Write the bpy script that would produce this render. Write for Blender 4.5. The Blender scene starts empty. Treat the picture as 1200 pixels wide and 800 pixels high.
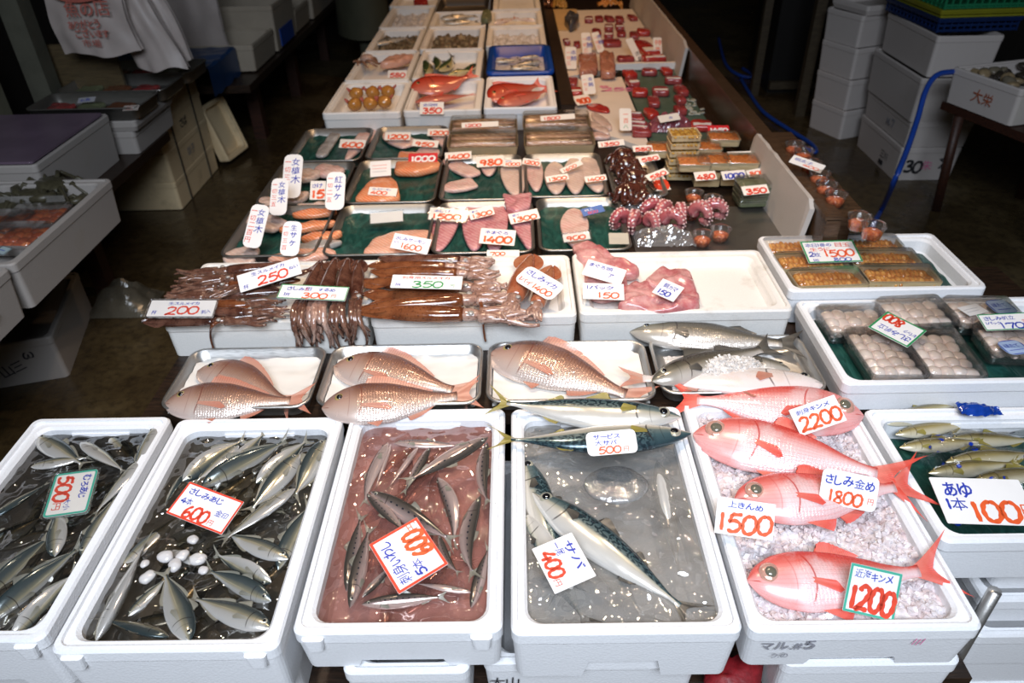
import bpy, math, random
import numpy as np
from math import pi, sin, cos, radians as RAD
from mathutils import Vector, Matrix, noise as mnoise
random.seed(7)
COL = bpy.context.scene.collection
# ------------------------------------------------------------------ camera
F, CAMH = 857.0, 1.55
_d = np.array([0, 600/F, 1.0]); _d /= np.linalg.norm(_d)
_x = np.array([1, .026, 0]); _x = _x-_d*_x.dot(_d); _x /= np.linalg.norm(_x)
_z = -np.cross(_x, _d)
if _z[1] < 0: _z = -_z
RW = np.array([_x, _d, _z])
def ray(u, v): return RW @ np.array([(u-600)/F, (400-v)/F, 1.0])
def P(u, v, z=.55):
    r = ray(u, v); t = (z-CAMH)/r[2]
    return Vector((r[0]*t, r[1]*t, z))
def Ppl(u, v, p0, n):
    r = Vector(ray(u, v)); o = Vector((0, 0, CAMH))
    return o+r*((p0-o).dot(n)/r.dot(n))
def PY(u, v, y):
    r = ray(u, v); t = y/r[1]
    return Vector((r[0]*t, y, CAMH+r[2]*t))
cam = bpy.data.cameras.new('camera'); cam.sensor_width = 36; cam.lens = F/1200*36
cam.clip_start = .05; cam.clip_end = 60
co = bpy.data.objects.new('camera', cam); COL.objects.link(co)
right, up, fwd = [Vector(RW @ np.array(e)) for e in ([1, 0, 0], [0, 1, 0], [0, 0, 1])]
co.matrix_world = Matrix(((right.x, up.x, -fwd.x, 0), (right.y, up.y, -fwd.y, 0), (right.z, up.z, -fwd.z, CAMH), (0, 0, 0, 1)))
bpy.context.scene.camera = co
cam.dof.use_dof = True; cam.dof.focus_distance = 1.35; cam.dof.aperture_fstop = 4.5

# ------------------------------------------------------------------ materials
class G:
    """small helper around one node tree"""
    def __init__(s, name):
        s.m = bpy.data.materials.new(name); s.m.use_nodes = True
        s.t = s.m.node_tree; s.N = s.t.nodes
        s.b = s.N['Principled BSDF']; s.out = s.N['Material Output']
    def n(s, ty, ins=None, **props):
        nd = s.N.new(ty)
        for k, v in props.items(): setattr(nd, k, v)
        for k, v in (ins or {}).items(): s.set(nd.inputs[k], v)
        return nd
    def set(s, sock, v):
        if hasattr(v, 'is_output'): s.t.links.new(v, sock)
        else: sock.default_value = v
    def ma(s, op, a, b=0.0, c=None):
        nd = s.N.new('ShaderNodeMath'); nd.operation = op
        s.set(nd.inputs[0], a); s.set(nd.inputs[1], b)
        if c is not None: s.set(nd.inputs[2], c)
        return nd.outputs[0]
    def mr(s, v, a, b, c=0.0, d=1.0, smooth=True):
        nd = s.n('ShaderNodeMapRange', {'Value': v, 'From Min': a, 'From Max': b, 'To Min': c, 'To Max': d})
        if smooth: nd.interpolation_type = 'SMOOTHSTEP'
        return nd.outputs[0]
    def mix(s, f, a, b, blend='MIX'):
        nd = s.N.new('ShaderNodeMix'); nd.data_type = 'RGBA'; nd.blend_type = blend
        s.set(nd.inputs[0], f)
        s.set(nd.inputs[6], c4(a)); s.set(nd.inputs[7], c4(b))
        return nd.outputs[2]
    def ramp(s, f, stops):
        nd = s.N.new('ShaderNodeValToRGB'); s.set(nd.inputs[0], f)
        e = nd.color_ramp.elements
        while len(e) < len(stops): e.new(.5)
        for i, (p, c) in enumerate(stops): e[i].position = p; e[i].color = c4(c)
        return nd.outputs[0]
    def noise(s, scale, vec=None, detail=3, rough=.5, dist=0.0):
        ins = {'Scale': scale, 'Detail': detail, 'Roughness': rough, 'Distortion': dist}
        if vec is not None: ins['Vector'] = vec
        return s.n('ShaderNodeTexNoise', ins).outputs[0]
    def voro(s, scale, vec=None, feature='F1', out=0, rnd=1.0):
        nd = s.n('ShaderNodeTexVoronoi', {'Scale': scale, 'Randomness': rnd}, feature=feature)
        if vec is not None: s.set(nd.inputs['Vector'], vec)
        return nd.outputs[out]
    def obj(s): return s.n('ShaderNodeTexCoord').outputs['Object']
    def uv(s): return s.n('ShaderNodeTexCoord').outputs['UV']
    def sep(s, v):
        nd = s.n('ShaderNodeSeparateXYZ', {0: v}); return nd.outputs
    def scale(s, v, xyz):
        nd = s.n('ShaderNodeVectorMath', {0: v, 1: xyz}); nd.operation = 'MULTIPLY'; return nd.outputs[0]
    def bump(s, h, strength=.3, dist=.002):
        nd = s.n('ShaderNodeBump', {'Height': h, 'Strength': strength, 'Distance': dist})
        s.set(s.b.inputs['Normal'], nd.outputs[0])
    def P(s, **kw):
        for k, v in kw.items():
            k = {'col': 'Base Color', 'rough': 'Roughness', 'metal': 'Metallic', 'spec': 'Specular IOR Level', 'coat': 'Coat Weight',
                 'coatr': 'Coat Roughness', 'alpha': 'Alpha', 'sss': 'Subsurface Weight', 'trans': 'Transmission Weight', 'ior': 'IOR', 'sheen': 'Sheen Weight'}[k]
            s.set(s.b.inputs[k], c4(v) if k == 'Base Color' else v)
        return s
def c4(c):
    if hasattr(c, 'is_output'): return c
    if isinstance(c, str):
        c = [int(c[i:i+2], 16)/255 for i in (0, 2, 4)]
        c = [x/12.92 if x <= .04045 else ((x+.055)/1.055)**2.4 for x in c]
    return tuple(c[:3])+(1.0,)
def flat(name, col, rough=.5, metal=0, var=.15, vs=12, bump=0, bs=80, coat=0, spec=.5, sss=0):
    """plain colour with soft noise variation and optional bump"""
    g = G(name); o = g.obj()
    nz = g.noise(vs, o, 4)
    c = g.mix(g.mr(nz, .3, .7, 0, var), col, tuple(x*.45 for x in c4(col)[:3]))
    g.P(col=c, rough=rough, metal=metal, coat=coat, spec=spec, sss=sss)
    if bump: g.bump(g.noise(bs, o, 3), bump)
    return g.m
def clearmat(name, tint=(1, 1, 1), gloss=.12, rough=.05, haze=0.0, hazecol=(1, 1, 1), bump=0, bs=40):
    """thin clear film: transparent with a fresnel gloss and an optional milky share"""
    g = G(name)
    tr = g.n('ShaderNodeBsdfTransparent', {'Color': c4(tint)})
    gl = g.n('ShaderNodeBsdfGlossy', {'Color': (1, 1, 1, 1), 'Roughness': rough})
    df = g.n('ShaderNodeBsdfDiffuse', {'Color': c4(hazecol)})
    lw = g.n('ShaderNodeLayerWeight', {'Blend': .35})
    hz = haze
    if haze and bump: hz = g.ma('MULTIPLY', g.mr(g.noise(6, g.obj(), 3), .3, .7, .55, 1.35), haze)
    m0 = g.n('ShaderNodeMixShader', {0: hz, 1: tr.outputs[0], 2: df.outputs[0]})
    fr = g.ma('MULTIPLY_ADD', lw.outputs['Fresnel'], .6, gloss)
    m1 = g.n('ShaderNodeMixShader', {0: fr, 1: m0.outputs[0], 2: gl.outputs[0]})
    if bump:
        b = g.n('ShaderNodeBump', {'Height': g.noise(bs, g.obj(), 1 if bump >= .9 else 4, .5), 'Strength': min(bump, 1), 'Distance': .03 if bump >= .9 else .01})
        for nd in (gl, ): g.set(nd.inputs['Normal'], b.outputs[0])
    g.t.links.new(m1.outputs[0], g.out.inputs[0])
    return g.m

# ------------------------------------------------------------------ mesh kit
class MB:
    def __init__(s): s.v = []; s.f = []; s.mi = []; s.uvs = None; s.sm = []
    def add(s, vs, fs, mi=0, smooth=True):
        o = len(s.v); s.v += [tuple(v) for v in vs]
        for f in fs: s.f.append(tuple(i+o for i in f)); s.mi.append(mi); s.sm.append(smooth)
        return o
    def box(s, c, d, mi=0, M=None, taper=1.0):
        x, y, z = [k/2 for k in d]; vs = []
        for k in (-1, 1):
            q = taper if k < 0 else 1
            vs += [(-x*q, -y*q, k*z), (x*q, -y*q, k*z), (x*q, y*q, k*z), (-x*q, y*q, k*z)]
        vs = [Vector(v) for v in vs]
        if M is not None: vs = [M @ v for v in vs]
        vs = [v+Vector(c) for v in vs]
        s.add(vs, [(3, 2, 1, 0), (4, 5, 6, 7), (0, 1, 5, 4), (1, 2, 6, 5), (2, 3, 7, 6), (3, 0, 4, 7)], mi, False)
    def rings(s, rings, mi=0, cap0=True, cap1=True, closed=True, smooth=True):
        n = len(rings[0]); vs = [p for r in rings for p in r]; fs = []
        m = n if closed else n-1
        for i in range(len(rings)-1):
            for j in range(m):
                k = (j+1) % n
                fs.append((i*n+j, i*n+k, (i+1)*n+k, (i+1)*n+j))
        if closed and cap0: fs.append(tuple(reversed(range(n))))
        if closed and cap1: fs.append(tuple(range((len(rings)-1)*n, len(rings)*n)))
        s.add(vs, fs, mi, smooth)
    def tube(s, pts, rad, n=8, mi=0, flat=1.0):
        pts = [Vector(p) for p in pts]
        if not hasattr(rad, '__len__'): rad = [rad]*len(pts)
        rings = []; ref = Vector((0, 0, 1))
        for i, p in enumerate(pts):
            t = (pts[min(i+1, len(pts)-1)]-pts[max(i-1, 0)]).normalized()
            a = t.cross(ref)
            if a.length < .05: a = t.cross(Vector((1, 0, 0)))
            a.normalize(); b = a.cross(t).normalized()
            rings.append([p+a*(rad[i]*cos(2*pi*k/n))+b*(rad[i]*flat*sin(2*pi*k/n)) for k in range(n)])
        s.rings(rings, mi)
    def ball(s, c, r, mi=0, nu=12, nv=8, M=None):
        c = Vector(c); r = Vector(r if hasattr(r, '__len__') else (r, r, r)); rings = []
        for i in range(nv+1):
            a = -pi/2+pi*i/nv; q = max(cos(a), 1e-3)
            ring = []
            for k in range(nu):
                p = Vector((r.x*q*cos(2*pi*k/nu), r.y*q*sin(2*pi*k/nu), r.z*sin(a)))
                ring.append(c+(M @ p if M is not None else p))
            rings.append(ring)
        s.rings(rings, mi)
    def grid(s, fn, nu, nv, mi=0, smooth=True):
        vs = [fn(i/(nu-1), j/(nv-1)) for i in range(nu) for j in range(nv)]
        fs = [(i*nv+j, (i+1)*nv+j, (i+1)*nv+j+1, i*nv+j+1) for i in range(nu-1) for j in range(nv-1)]
        s.add(vs, fs, mi, smooth)
    def mesh(s, name, mats):
        me = bpy.data.meshes.new(name); me.from_pydata(s.v, [], s.f); 
        for m in (mats if isinstance(mats, (list, tuple)) else [mats]): me.materials.append(m)
        me.polygons.foreach_set('material_index', s.mi); me.polygons.foreach_set('use_smooth', s.sm)
        if s.uvs is not None:
            ul = me.uv_layers.new(name='UVMap'); idx = np.zeros(len(me.loops), dtype=np.int32); me.loops.foreach_get('vertex_index', idx)
            ul.data.foreach_set('uv', np.array(s.uvs, dtype=np.float32)[idx].ravel())
        me.update(); return me
    def build(s, name, mats, parent=None, **kw): return link(name, s.mesh(name, mats), parent, **kw)
def link(name, me, parent=None, loc=None, rot=None, label=None):
    o = bpy.data.objects.new(name, me); COL.objects.link(o)
    if parent is not None: o.parent = parent
    if loc is not None: o.location = loc
    if rot is not None: o.rotation_euler = rot
    if label: o['label'] = label
    return o
def tag(o, label, cat, group=None, kind=None):
    o['label'] = label; o['category'] = cat
    if group: o['group'] = group
    if kind: o['kind'] = kind
    return o
def empty(name, loc=(0, 0, 0), rot=(0, 0, 0), scale=1.0):
    o = bpy.data.objects.new(name, None); COL.objects.link(o); o.empty_display_size = .02
    o.location = loc; o.rotation_euler = rot; o.scale = (scale,)*3
    return o
def struct(o): o['kind'] = 'structure'; return o
def rrect(w, d, r, z, n=5, cx=0, cy=0):
    """rounded rectangle ring, counter-clockwise"""
    r = min(r, w/2-1e-4, d/2-1e-4); out = []
    for qx, qy, a0 in ((1, 1, 0), (-1, 1, 90), (-1, -1, 180), (1, -1, 270)):
        for k in range(n+1):
            a = RAD(a0+90*k/n)
            out.append((cx+qx*(w/2-r)+r*cos(a), cy+qy*(d/2-r)+r*sin(a), z))
    return out
def interp(tab, t):
    """smooth (monotone-ish cubic) interpolation through (t, value) knots"""
    for i in range(len(tab)-1):
        if t <= tab[i+1][0] or i == len(tab)-2:
            t0, a = tab[i]; t1, b = tab[i+1]; k = min(max((t-t0)/(t1-t0), 0), 1)
            def sl(j):
                if j <= 0: return (tab[1][1]-tab[0][1])/(tab[1][0]-tab[0][0])
                if j >= len(tab)-1: return (tab[-1][1]-tab[-2][1])/(tab[-1][0]-tab[-2][0])
                p = (tab[j][1]-tab[j-1][1])/(tab[j][0]-tab[j-1][0]); q = (tab[j+1][1]-tab[j][1])/(tab[j+1][0]-tab[j][0])
                return 0 if p*q <= 0 else 2*p*q/(p+q)
            h = t1-t0; m0, m1 = sl(i)*h, sl(i+1)*h
            return (2*k**3-3*k*k+1)*a+(k**3-2*k*k+k)*m0+(-2*k**3+3*k*k)*b+(k**3-k*k)*m1
def apply_bool(me, cutter):
    a = bpy.data.objects.new('tmp', me); b = bpy.data.objects.new('tmp', cutter); COL.objects.link(a); COL.objects.link(b)
    m = a.modifiers.new('b', 'BOOLEAN'); m.operation = 'DIFFERENCE'; m.object = b; m.solver = 'EXACT'
    dg = bpy.context.evaluated_depsgraph_get(); dg.update()
    r = bpy.data.meshes.new_from_object(a.evaluated_get(dg))
    bpy.data.objects.remove(a); bpy.data.objects.remove(b)
    return r
# ------------------------------------------------------------------ shared materials
def foam_material(name, col, dirt=.25, dirtcol=(.35, .30, .22)):
    g = G(name); o = g.obj()
    beads = g.voro(240, o)
    d = g.mr(g.noise(9, o, 5, .65), .55, .8, 0, dirt)
    g.P(col=g.mix(d, g.mix(g.mr(beads, .2, .75, 0, .10), col, tuple(x*.7 for x in col)), dirtcol), rough=.55, spec=.35)
    g.bump(beads, .25, .0012)
    return g.m
FOAM = foam_material('white_foam', (.84, .85, .87), .10)
FOAM_OLD = foam_material('used_white_foam', (.80, .78, .74), .45)
FOAM_DIM = foam_material('dimmed_foam', (.40, .37, .345), .3)  # white foam with the dim light of the left stall put into its colour
FOAM_CREAM = foam_material('cream_foam', (.78, .62, .38), .4, (.2, .13, .06))
def steel_material(name, col=(.58, .57, .55), rough=.28):
    g = G(name); o = g.obj()
    nz = g.noise(60, g.scale(o, (1, 14, 14)), 3)
    sp = g.noise(26, o, 5, .7)
    g.P(col=g.mix(g.mr(sp, .55, .75, 0, .3), col, (.28, .26, .23)), metal=.92, rough=g.mr(nz, .3, .7, rough, rough+.16))
    return g.m
STEEL = steel_material('brushed_steel')
STEEL_MID = steel_material('dull_steel', (.30, .29, .27), .3)
STEEL_DK = steel_material('dull_dark_steel', (.13, .115, .10), .4)
PAPER = flat('white_card', (.84, .83, .82), .4, 0, .06, 20, spec=.5)
PAPER_W = flat('warm_white_card', (.80, .76, .70), .45, 0, .08, 20)
RED_INK = flat('red_marker_ink', (.72, .055, .02), .55, 0, .25, 90)
ORANGE_INK = flat('orange_red_marker_ink', (.80, .11, .025), .55, 0, .25, 90)
BLUE_INK = flat('blue_marker_ink', (.02, .045, .42), .55, 0, .25, 90)
GREEN_INK = flat('green_marker_ink', (.02, .28, .09), .55, 0, .25, 90)
BLACK_INK = flat('black_marker_ink', (.02, .02, .025), .6, 0, .3, 60)
GREY_INK = flat('faded_grey_ink', (.33, .33, .37), .6, 0, .4, 60)
PINK_INK = flat('pink_marker_ink', (.8, .22, .42), .6, 0, .3, 60)
TEAL_EDGE = flat('teal_card_edge', (.05, .38, .27), .5, 0, .1, 30)
RED_PAPER = flat('red_card', (.62, .02, .03), .5, 0, .1, 30)
CLEAR = clearmat('clear_plastic', (.98, .98, .98), .05, .08, .02, (.8, .8, .8), .2, 60)
CLEAR_FOG = clearmat('fogged_clear_plastic', (.95, .94, .93), .10, .12, .26, (.75, .72, .68), .35, 30)
def sheet_green():
    g = G('green_sheet'); o = g.obj()
    w = g.noise(38, g.scale(o, (1, .35, 1)), 4, .6, 1.2)
    c = g.mix(g.mr(w, .42, .7), (.008, .044, .036), (.020, .088, .072))
    c = g.mix(g.mr(g.voro(120, o), .0, .06, .8, 0), c, (.35, .45, .38))
    g.P(col=c, rough=.28, spec=.5); g.bump(w, .5, .006)
    return g.m
GREEN_SHEET = sheet_green()
def wood_material(name, a, b, rough=.5, sc=1.0):
    g = G(name); o = g.obj()
    w = g.noise(18*sc, g.scale(o, (1, 9, 9)), 5, .6, .6)
    g.P(col=g.mix(g.mr(w, .3, .7), a, b), rough=rough); g.bump(w, .3, .003)
    return g.m
WOOD_DK = wood_material('dark_wet_wood', (.035, .018, .010), (.010, .006, .004), .4)
WOOD_RED = wood_material('reddish_wood', (.06, .02, .010), (.02, .008, .005), .5)
WOOD_PALE = wood_material('pale_wood', (.62, .50, .30), (.48, .36, .19), .5)
BLUE_PL = flat('blue_plastic', (.006, .06, .36), .35, 0, .3, 30)
# ------------------------------------------------------------------ cards and lettering
DIG = {'0': [[(.50, 1.0), (.26, .93), (.13, .70), (.10, .45), (.16, .18), (.33, .02), (.55, .03), (.75, .20), (.82, .48), (.79, .76), (.64, .95), (.46, 1.0)]],
 '1': [[(.40, 1.0), (.43, .6), (.46, .0)]],
 '2': [[(.14, .76), (.24, .94), (.48, 1.0), (.70, .90), (.74, .70), (.58, .42), (.32, .18), (.08, .02), (.40, .05), (.86, .02)]],
 '3': [[(.15, .88), (.40, 1.0), (.68, .90), (.68, .70), (.38, .54), (.70, .46), (.80, .24), (.60, .04), (.32, .02), (.12, .14)]],
 '4': [[(.52, 1.0), (.30, .62), (.08, .30), (.46, .32), (.90, .34)], [(.66, .66), (.64, .34), (.60, -.04)]],
 '5': [[(.28, .97), (.24, .70), (.20, .54), (.46, .62), (.74, .50), (.80, .28), (.62, .06), (.36, .0), (.12, .10)], [(.26, .96), (.55, .96), (.84, 1.0)]],
 '6': [[(.62, 1.0), (.34, .78), (.16, .42), (.20, .12), (.42, .0), (.68, .08), (.78, .28), (.62, .46), (.38, .42), (.20, .24)]],
 '7': [[(.12, .74), (.16, .95), (.46, .96), (.82, .96), (.66, .55), (.50, .0)]],
 '8': [[(.70, .86), (.46, 1.0), (.22, .84), (.36, .60), (.66, .38), (.74, .14), (.46, .0), (.18, .14), (.28, .38), (.58, .60), (.72, .82)]],
 '9': [[(.74, .76), (.52, .98), (.24, .88), (.20, .62), (.44, .50), (.68, .62), (.74, .84), (.68, .45), (.54, .0)]]}
def catmull(pts, k=5):
    out = []
    for i in range(len(pts)-1):
        p0, p1, p2, p3 = pts[max(i-1, 0)], pts[i], pts[i+1], pts[min(i+2, len(pts)-1)]
        for j in range(k):
            t = j/k
            out.append(tuple(.5*((2*b)+(c-a)*t+(2*a-5*b+4*c-d)*t*t+(-a+3*b-3*c+d)*t**3) for a, b, c, d in zip(p0, p1, p2, p3)))
    out.append(pts[-1]); return out
def ribbon(mb, pts, wd, z, k=5):
    pts = catmull(pts, k); n = len(pts); L = []; R = []
    for i, (x, y) in enumerate(pts):
        a = pts[max(i-1, 0)]; b = pts[min(i+1, n-1)]
        tx, ty = b[0]-a[0], b[1]-a[1]; q = math.hypot(tx, ty) or 1; tx /= q; ty /= q
        w = wd/2*(1.0 if 1 < i < n-2 else .72)*(1+.16*sin(i*.9))
        L.append((x-ty*w, y+tx*w, z)); R.append((x+ty*w, y-tx*w, z))
    mb.add(L+R, [(i+n, i+n+1, i+1, i) for i in range(n-1)], 0, False)
_font = bpy.data.curves.new('lettering_font', 'FONT')
_fo = bpy.data.objects.new('lettering_font', _font); COL.objects.link(_fo)
_glyph = {}
def glyphs(txt, bold):
    key = (txt, bold)
    if key not in _glyph:
        _font.body = txt; _font.size = 1; _font.offset = bold; _font.resolution_u = 2
        dg = bpy.context.evaluated_depsgraph_get(); dg.update()
        me = bpy.data.meshes.new_from_object(_fo.evaluated_get(dg))
        vs = [(v.co.x, v.co.y) for v in me.vertices]; fs = [tuple(p.vertices) for p in me.polygons]
        xs = [v[0] for v in vs] or [0]; x0, x1 = min(xs), max(xs)
        _glyph[key] = ([((x-x0), y) for x, y in vs], fs, x1-x0); bpy.data.meshes.remove(me)
    return _glyph[key]
def put_text(mb, txt, x, y, size, z, slant=0.0, squeeze=1.0, rot=0.0, bold=.020, seed=0, weight=.19):
    """writes txt left-aligned from (x, y) baseline: digits in marker strokes, kana and kanji as glyph outlines"""
    rnd = random.Random(sum(ord(c)*(i+3) for i, c in enumerate(txt))+seed); ca, sa = cos(rot), sin(rot); px = 0
    def T(a, b): a = a+b*slant; return (x+ca*a-sa*b, y+sa*a+ca*b)
    for ch in txt:
        dy = rnd.uniform(-.05, .05)*size
        if ch in DIG:
            w = (.36 if ch == '1' else .66)*size*squeeze
            for st in DIG[ch]:
                ribbon(mb, [T(px+(a-(.2 if ch == '1' else 0))*.8*size*squeeze, b*size*.82+dy) for a, b in st], weight*size, z)
            px += w
        elif ch == ' ': px += .3*size
        else:
            vs, fs, w = glyphs(ch, .004 if ord(ch) > 0x4e00 else bold); s = size*rnd.uniform(.9, 1.08)
            mb.add([T(px+a*s*squeeze, b*s+dy)+(z,) for a, b in vs], fs, 0, False)
            px += (w+.06)*s*squeeze
    return px
def text_width(txt, size, squeeze=1.0):
    w = 0
    for ch in txt: w += (.36 if ch == '1' else .66)*size*squeeze if ch in DIG else .3*size if ch == ' ' else (glyphs(ch, .020)[2]+.06)*size*squeeze
    return w
INK = {'r': RED_INK, 'o': ORANGE_INK, 'b': BLUE_INK, 'g': GREEN_INK, 'k': BLACK_INK, 'y': GREY_INK, 'p': PINK_INK, 'w': PAPER}
def card_at(TL, TR, BL, z, lines, label, border=None, tilt=12, yaw=0, rnd=.08, paper=None, group=None, thick=.0012, name='price_card', cat='price card', sleeve=False, turn=0):
    """a card whose three corners are seen at the given pixels, lying on a plane tilted towards the shopper.
    lines: (text, x, y, height, ink, width) with x, y in 0..1 of the card (y up), height as a share of card height, width a share of card width"""
    cu, cv = (TR[0]+BL[0])/2, (TR[1]+BL[1])/2
    p0 = P(cu, cv, z); n = Vector((sin(RAD(tilt))*sin(RAD(turn)), -sin(RAD(tilt))*cos(RAD(turn)), cos(RAD(tilt))))
    a, b, c = [Ppl(*q, p0, n) for q in (TL, TR, BL)]
    X = (b-a); w = X.length; X.normalize(); Y = (a-c); h = (Y-X*Y.dot(X)).length; Y = n.cross(X).normalized()
    ctr = (b+c)/2
    return card_raw(Matrix((X, Y, n)).transposed().to_4x4(), ctr, w, h, lines, label, border, rnd, paper, group, thick, name, cat, sleeve)
def card_raw(R4, ctr, w, h, lines, label, border=None, rnd=.08, paper=None, group=None, thick=.0012, name='price_card', cat='price card', sleeve=False):
    mb = MB(); r = rnd*min(w, h)+.0005
    mb.rings([rrect(w, h, r, -thick/2, 3), rrect(w, h, r, thick/2, 3)], smooth=False)
    o = mb.build(name, paper or PAPER); o.matrix_world = Matrix.Translation(ctr) @ R4
    tag(o, label, cat, group)
    zt = thick/2+.0004
    if border:
        mb = MB(); bw = .045*min(w, h)*1.2
        A = rrect(w*.995, h*.995, r, zt-.0001, 3); B = rrect(w-2*bw, h-2*bw, r*.5, zt-.0001, 3); nn = len(A)
        mb.add(A+B, [(i, (i+1) % nn, (i+1) % nn+nn, i+nn) for i in range(nn)], 0, False)
        mb.build('border', border, o)
    by = {}
    for ln in lines:
        txt, x, y, hh, ink, wd = ln[:6]; rot = RAD(ln[6]) if len(ln) > 6 else 0
        mb = by.setdefault(ink, MB()); size = hh*h*(1.0 if txt[0] in DIG else 1.05)
        sq = 1.0
        if wd: sq = min(1.6, wd*w/max(text_width(txt, size), 1e-6))
        if txt == '_': ribbon(mb, [((x-.5)*w, (y-.5)*h), ((x+wd-.5)*w, (y-.5)*h)], hh*h, zt, 1); continue
        put_text(mb, txt, (x-.5)*w, (y-.5)*h, size, zt, .06, sq, rot, weight=ln[7] if len(ln) > 7 else .17)
    for ink, mb in by.items(): mb.build('lettering', INK[ink], o)
    if sleeve:
        mb = MB(); mb.rings([rrect(w+.008, h+.008, r, -thick/2-.0008, 3), rrect(w+.008, h+.008, r, zt+.0006, 3)], smooth=False)
        mb.build('clear_sleeve', CLEAR, o)
    return o
# ------------------------------------------------------------------ boxes and trays
def foam_box_mesh(w, d, h, wall=.026, floor=.02, r=.016, ri=.026, taper=.965, lip=True, mat=None, notch=None, depth_in=None, sidewall=None):
    """origin at the middle of the underside; notch = (width, height, depth) of the grip cut into both ends' lower edge"""
    sw = sidewall or wall
    R = [rrect(w*taper, d*taper, r, 0), rrect(w-.004, d-.004, r, h-.030), rrect(w, d, r, h-.026), rrect(w, d, r, h-.005), rrect(w-.006, d-.006, r, h)]
    fl = h-depth_in if depth_in else floor
    if lip:
        R += [rrect(w-.020, d-.020, r, h), rrect(w-.022, d-.022, r, h-.006), rrect(w-2*sw+.010, d-2*wall+.010, ri, h-.006)]
    else: R += [rrect(w-2*sw+.006, d-2*wall+.006, ri, h)]
    R += [rrect(w-2*sw, d-2*wall, ri, h-.012), rrect((w-2*sw)*.985, (d-2*wall)*.985, ri, fl+.01), rrect((w-2*sw)*.955, (d-2*wall)*.955, ri, fl)]
    mb = MB(); mb.rings(R, smooth=False)
    me = mb.mesh('foam_box', mat or FOAM)
    if notch:
        for s in (-1, 1):
            c = MB(); nw, nh, nd = notch; y0, y1 = s*(d/2+.02), s*(d/2-nd); z0, z1 = -.02, nh
            q = [(-nw*.62, y0, z0), (nw*.62, y0, z0), (nw*.5, y0, z1), (-nw*.5, y0, z1)]
            q2 = [(x, y1, z) for x, _, z in q]
            if s > 0: q, q2 = q2, q
            c.add(q+q2, [(0, 1, 2, 3), (7, 6, 5, 4), (1, 0, 4, 5), (2, 1, 5, 6), (3, 2, 6, 7), (0, 3, 7, 4)], 0, False)
            cm = c.mesh('cut', FOAM); me = apply_bool(me, cm); bpy.data.meshes.remove(cm)
    return me
_boxes = {}
def foam_box(x0, x1, y0, y1, ztop, h, label, group=None, rot=0, tabs=False, ridge=True, **kw):
    w, d = x1-x0-.004, y1-y0-.004
    key = (round(w, 3), round(d, 3), h, str(kw))
    if key not in _boxes: _boxes[key] = foam_box_mesh(w, d, h, **kw)
    o = link('foam_box', _boxes[key], None, ((x0+x1)/2, (y0+y1)/2, ztop-h), (0, 0, RAD(rot)))
    tag(o, label, 'foam box', group)
    m = kw.get('mat') or FOAM
    wl = kw.get('wall', .026)
    if ridge:
        mb = MB(); mb.rings([rrect(w*.42, .010, .004, h-.030, 3, 0, d/2-wl-.002), rrect(w*.42, .006, .003, h-.020, 3, 0, d/2-wl-.001)], smooth=False)
        mb.build('moulded_ridge', m, o)
    if tabs:
        for s in (-1, 1):
            mb = MB(); mb.rings([rrect(.026, .018, .006, h-.038, 3, s*w*.40, -d/2+.002), rrect(.034, .020, .006, h-.010, 3, s*w*.40, -d/2+.002)], smooth=False)
            mb.build('corner_tab', m, o)
    return o
def stain(o, w, d, h, txts, face='front', side=1, mat=BLACK_INK, dz=0):
    """hand written marks on the near end of a box: list of (text, x, z, size)"""
    mb = MB()
    for t in txts: put_text(mb, t[0], t[1], t[2], t[3], 0, .05, t[4] if len(t) > 4 else 1.0, RAD(t[5]) if len(t) > 5 else 0)
    me = mb.mesh('marker_writing', mat)
    if face == 'front': return link('marker_writing', me, o, (0, -d/2-.0007, 0), (RAD(90), 0, 0))
    if face == 'right': return link('marker_writing', me, o, (w/2+.0007, 0, 0), (RAD(90), 0, RAD(90)))
    if face == 'left': return link('marker_writing', me, o, (-w/2-.0007, 0, 0), (RAD(90), 0, RAD(-90)))
    return link('marker_writing', me, o, (0, 0, h+.0007))
def tray_mesh(w, d, h, mat, r=.03, rim=.006, slope=.008):
    R = [rrect(w-2*rim-2*slope, d-2*rim-2*slope, r, 0), rrect(w-2*rim-slope, d-2*rim-slope, r, .006), rrect(w-2*rim, d-2*rim, r, h-.006), rrect(w, d, r+rim, h-.006), rrect(w+.001, d+.001, r+rim, h-.003),
         rrect(w-.002, d-.002, r+rim, h), rrect(w-2*rim-.002, d-2*rim-.002, r, h-.001), rrect(w-2*rim-slope-.004, d-2*rim-slope-.004, r, .007), rrect(w-2*rim-2*slope-.006, d-2*rim-2*slope-.006, r*.8, .0022)]
    mb = MB(); mb.rings(R); return mb.mesh('tray', mat)
_trays = {}
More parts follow.
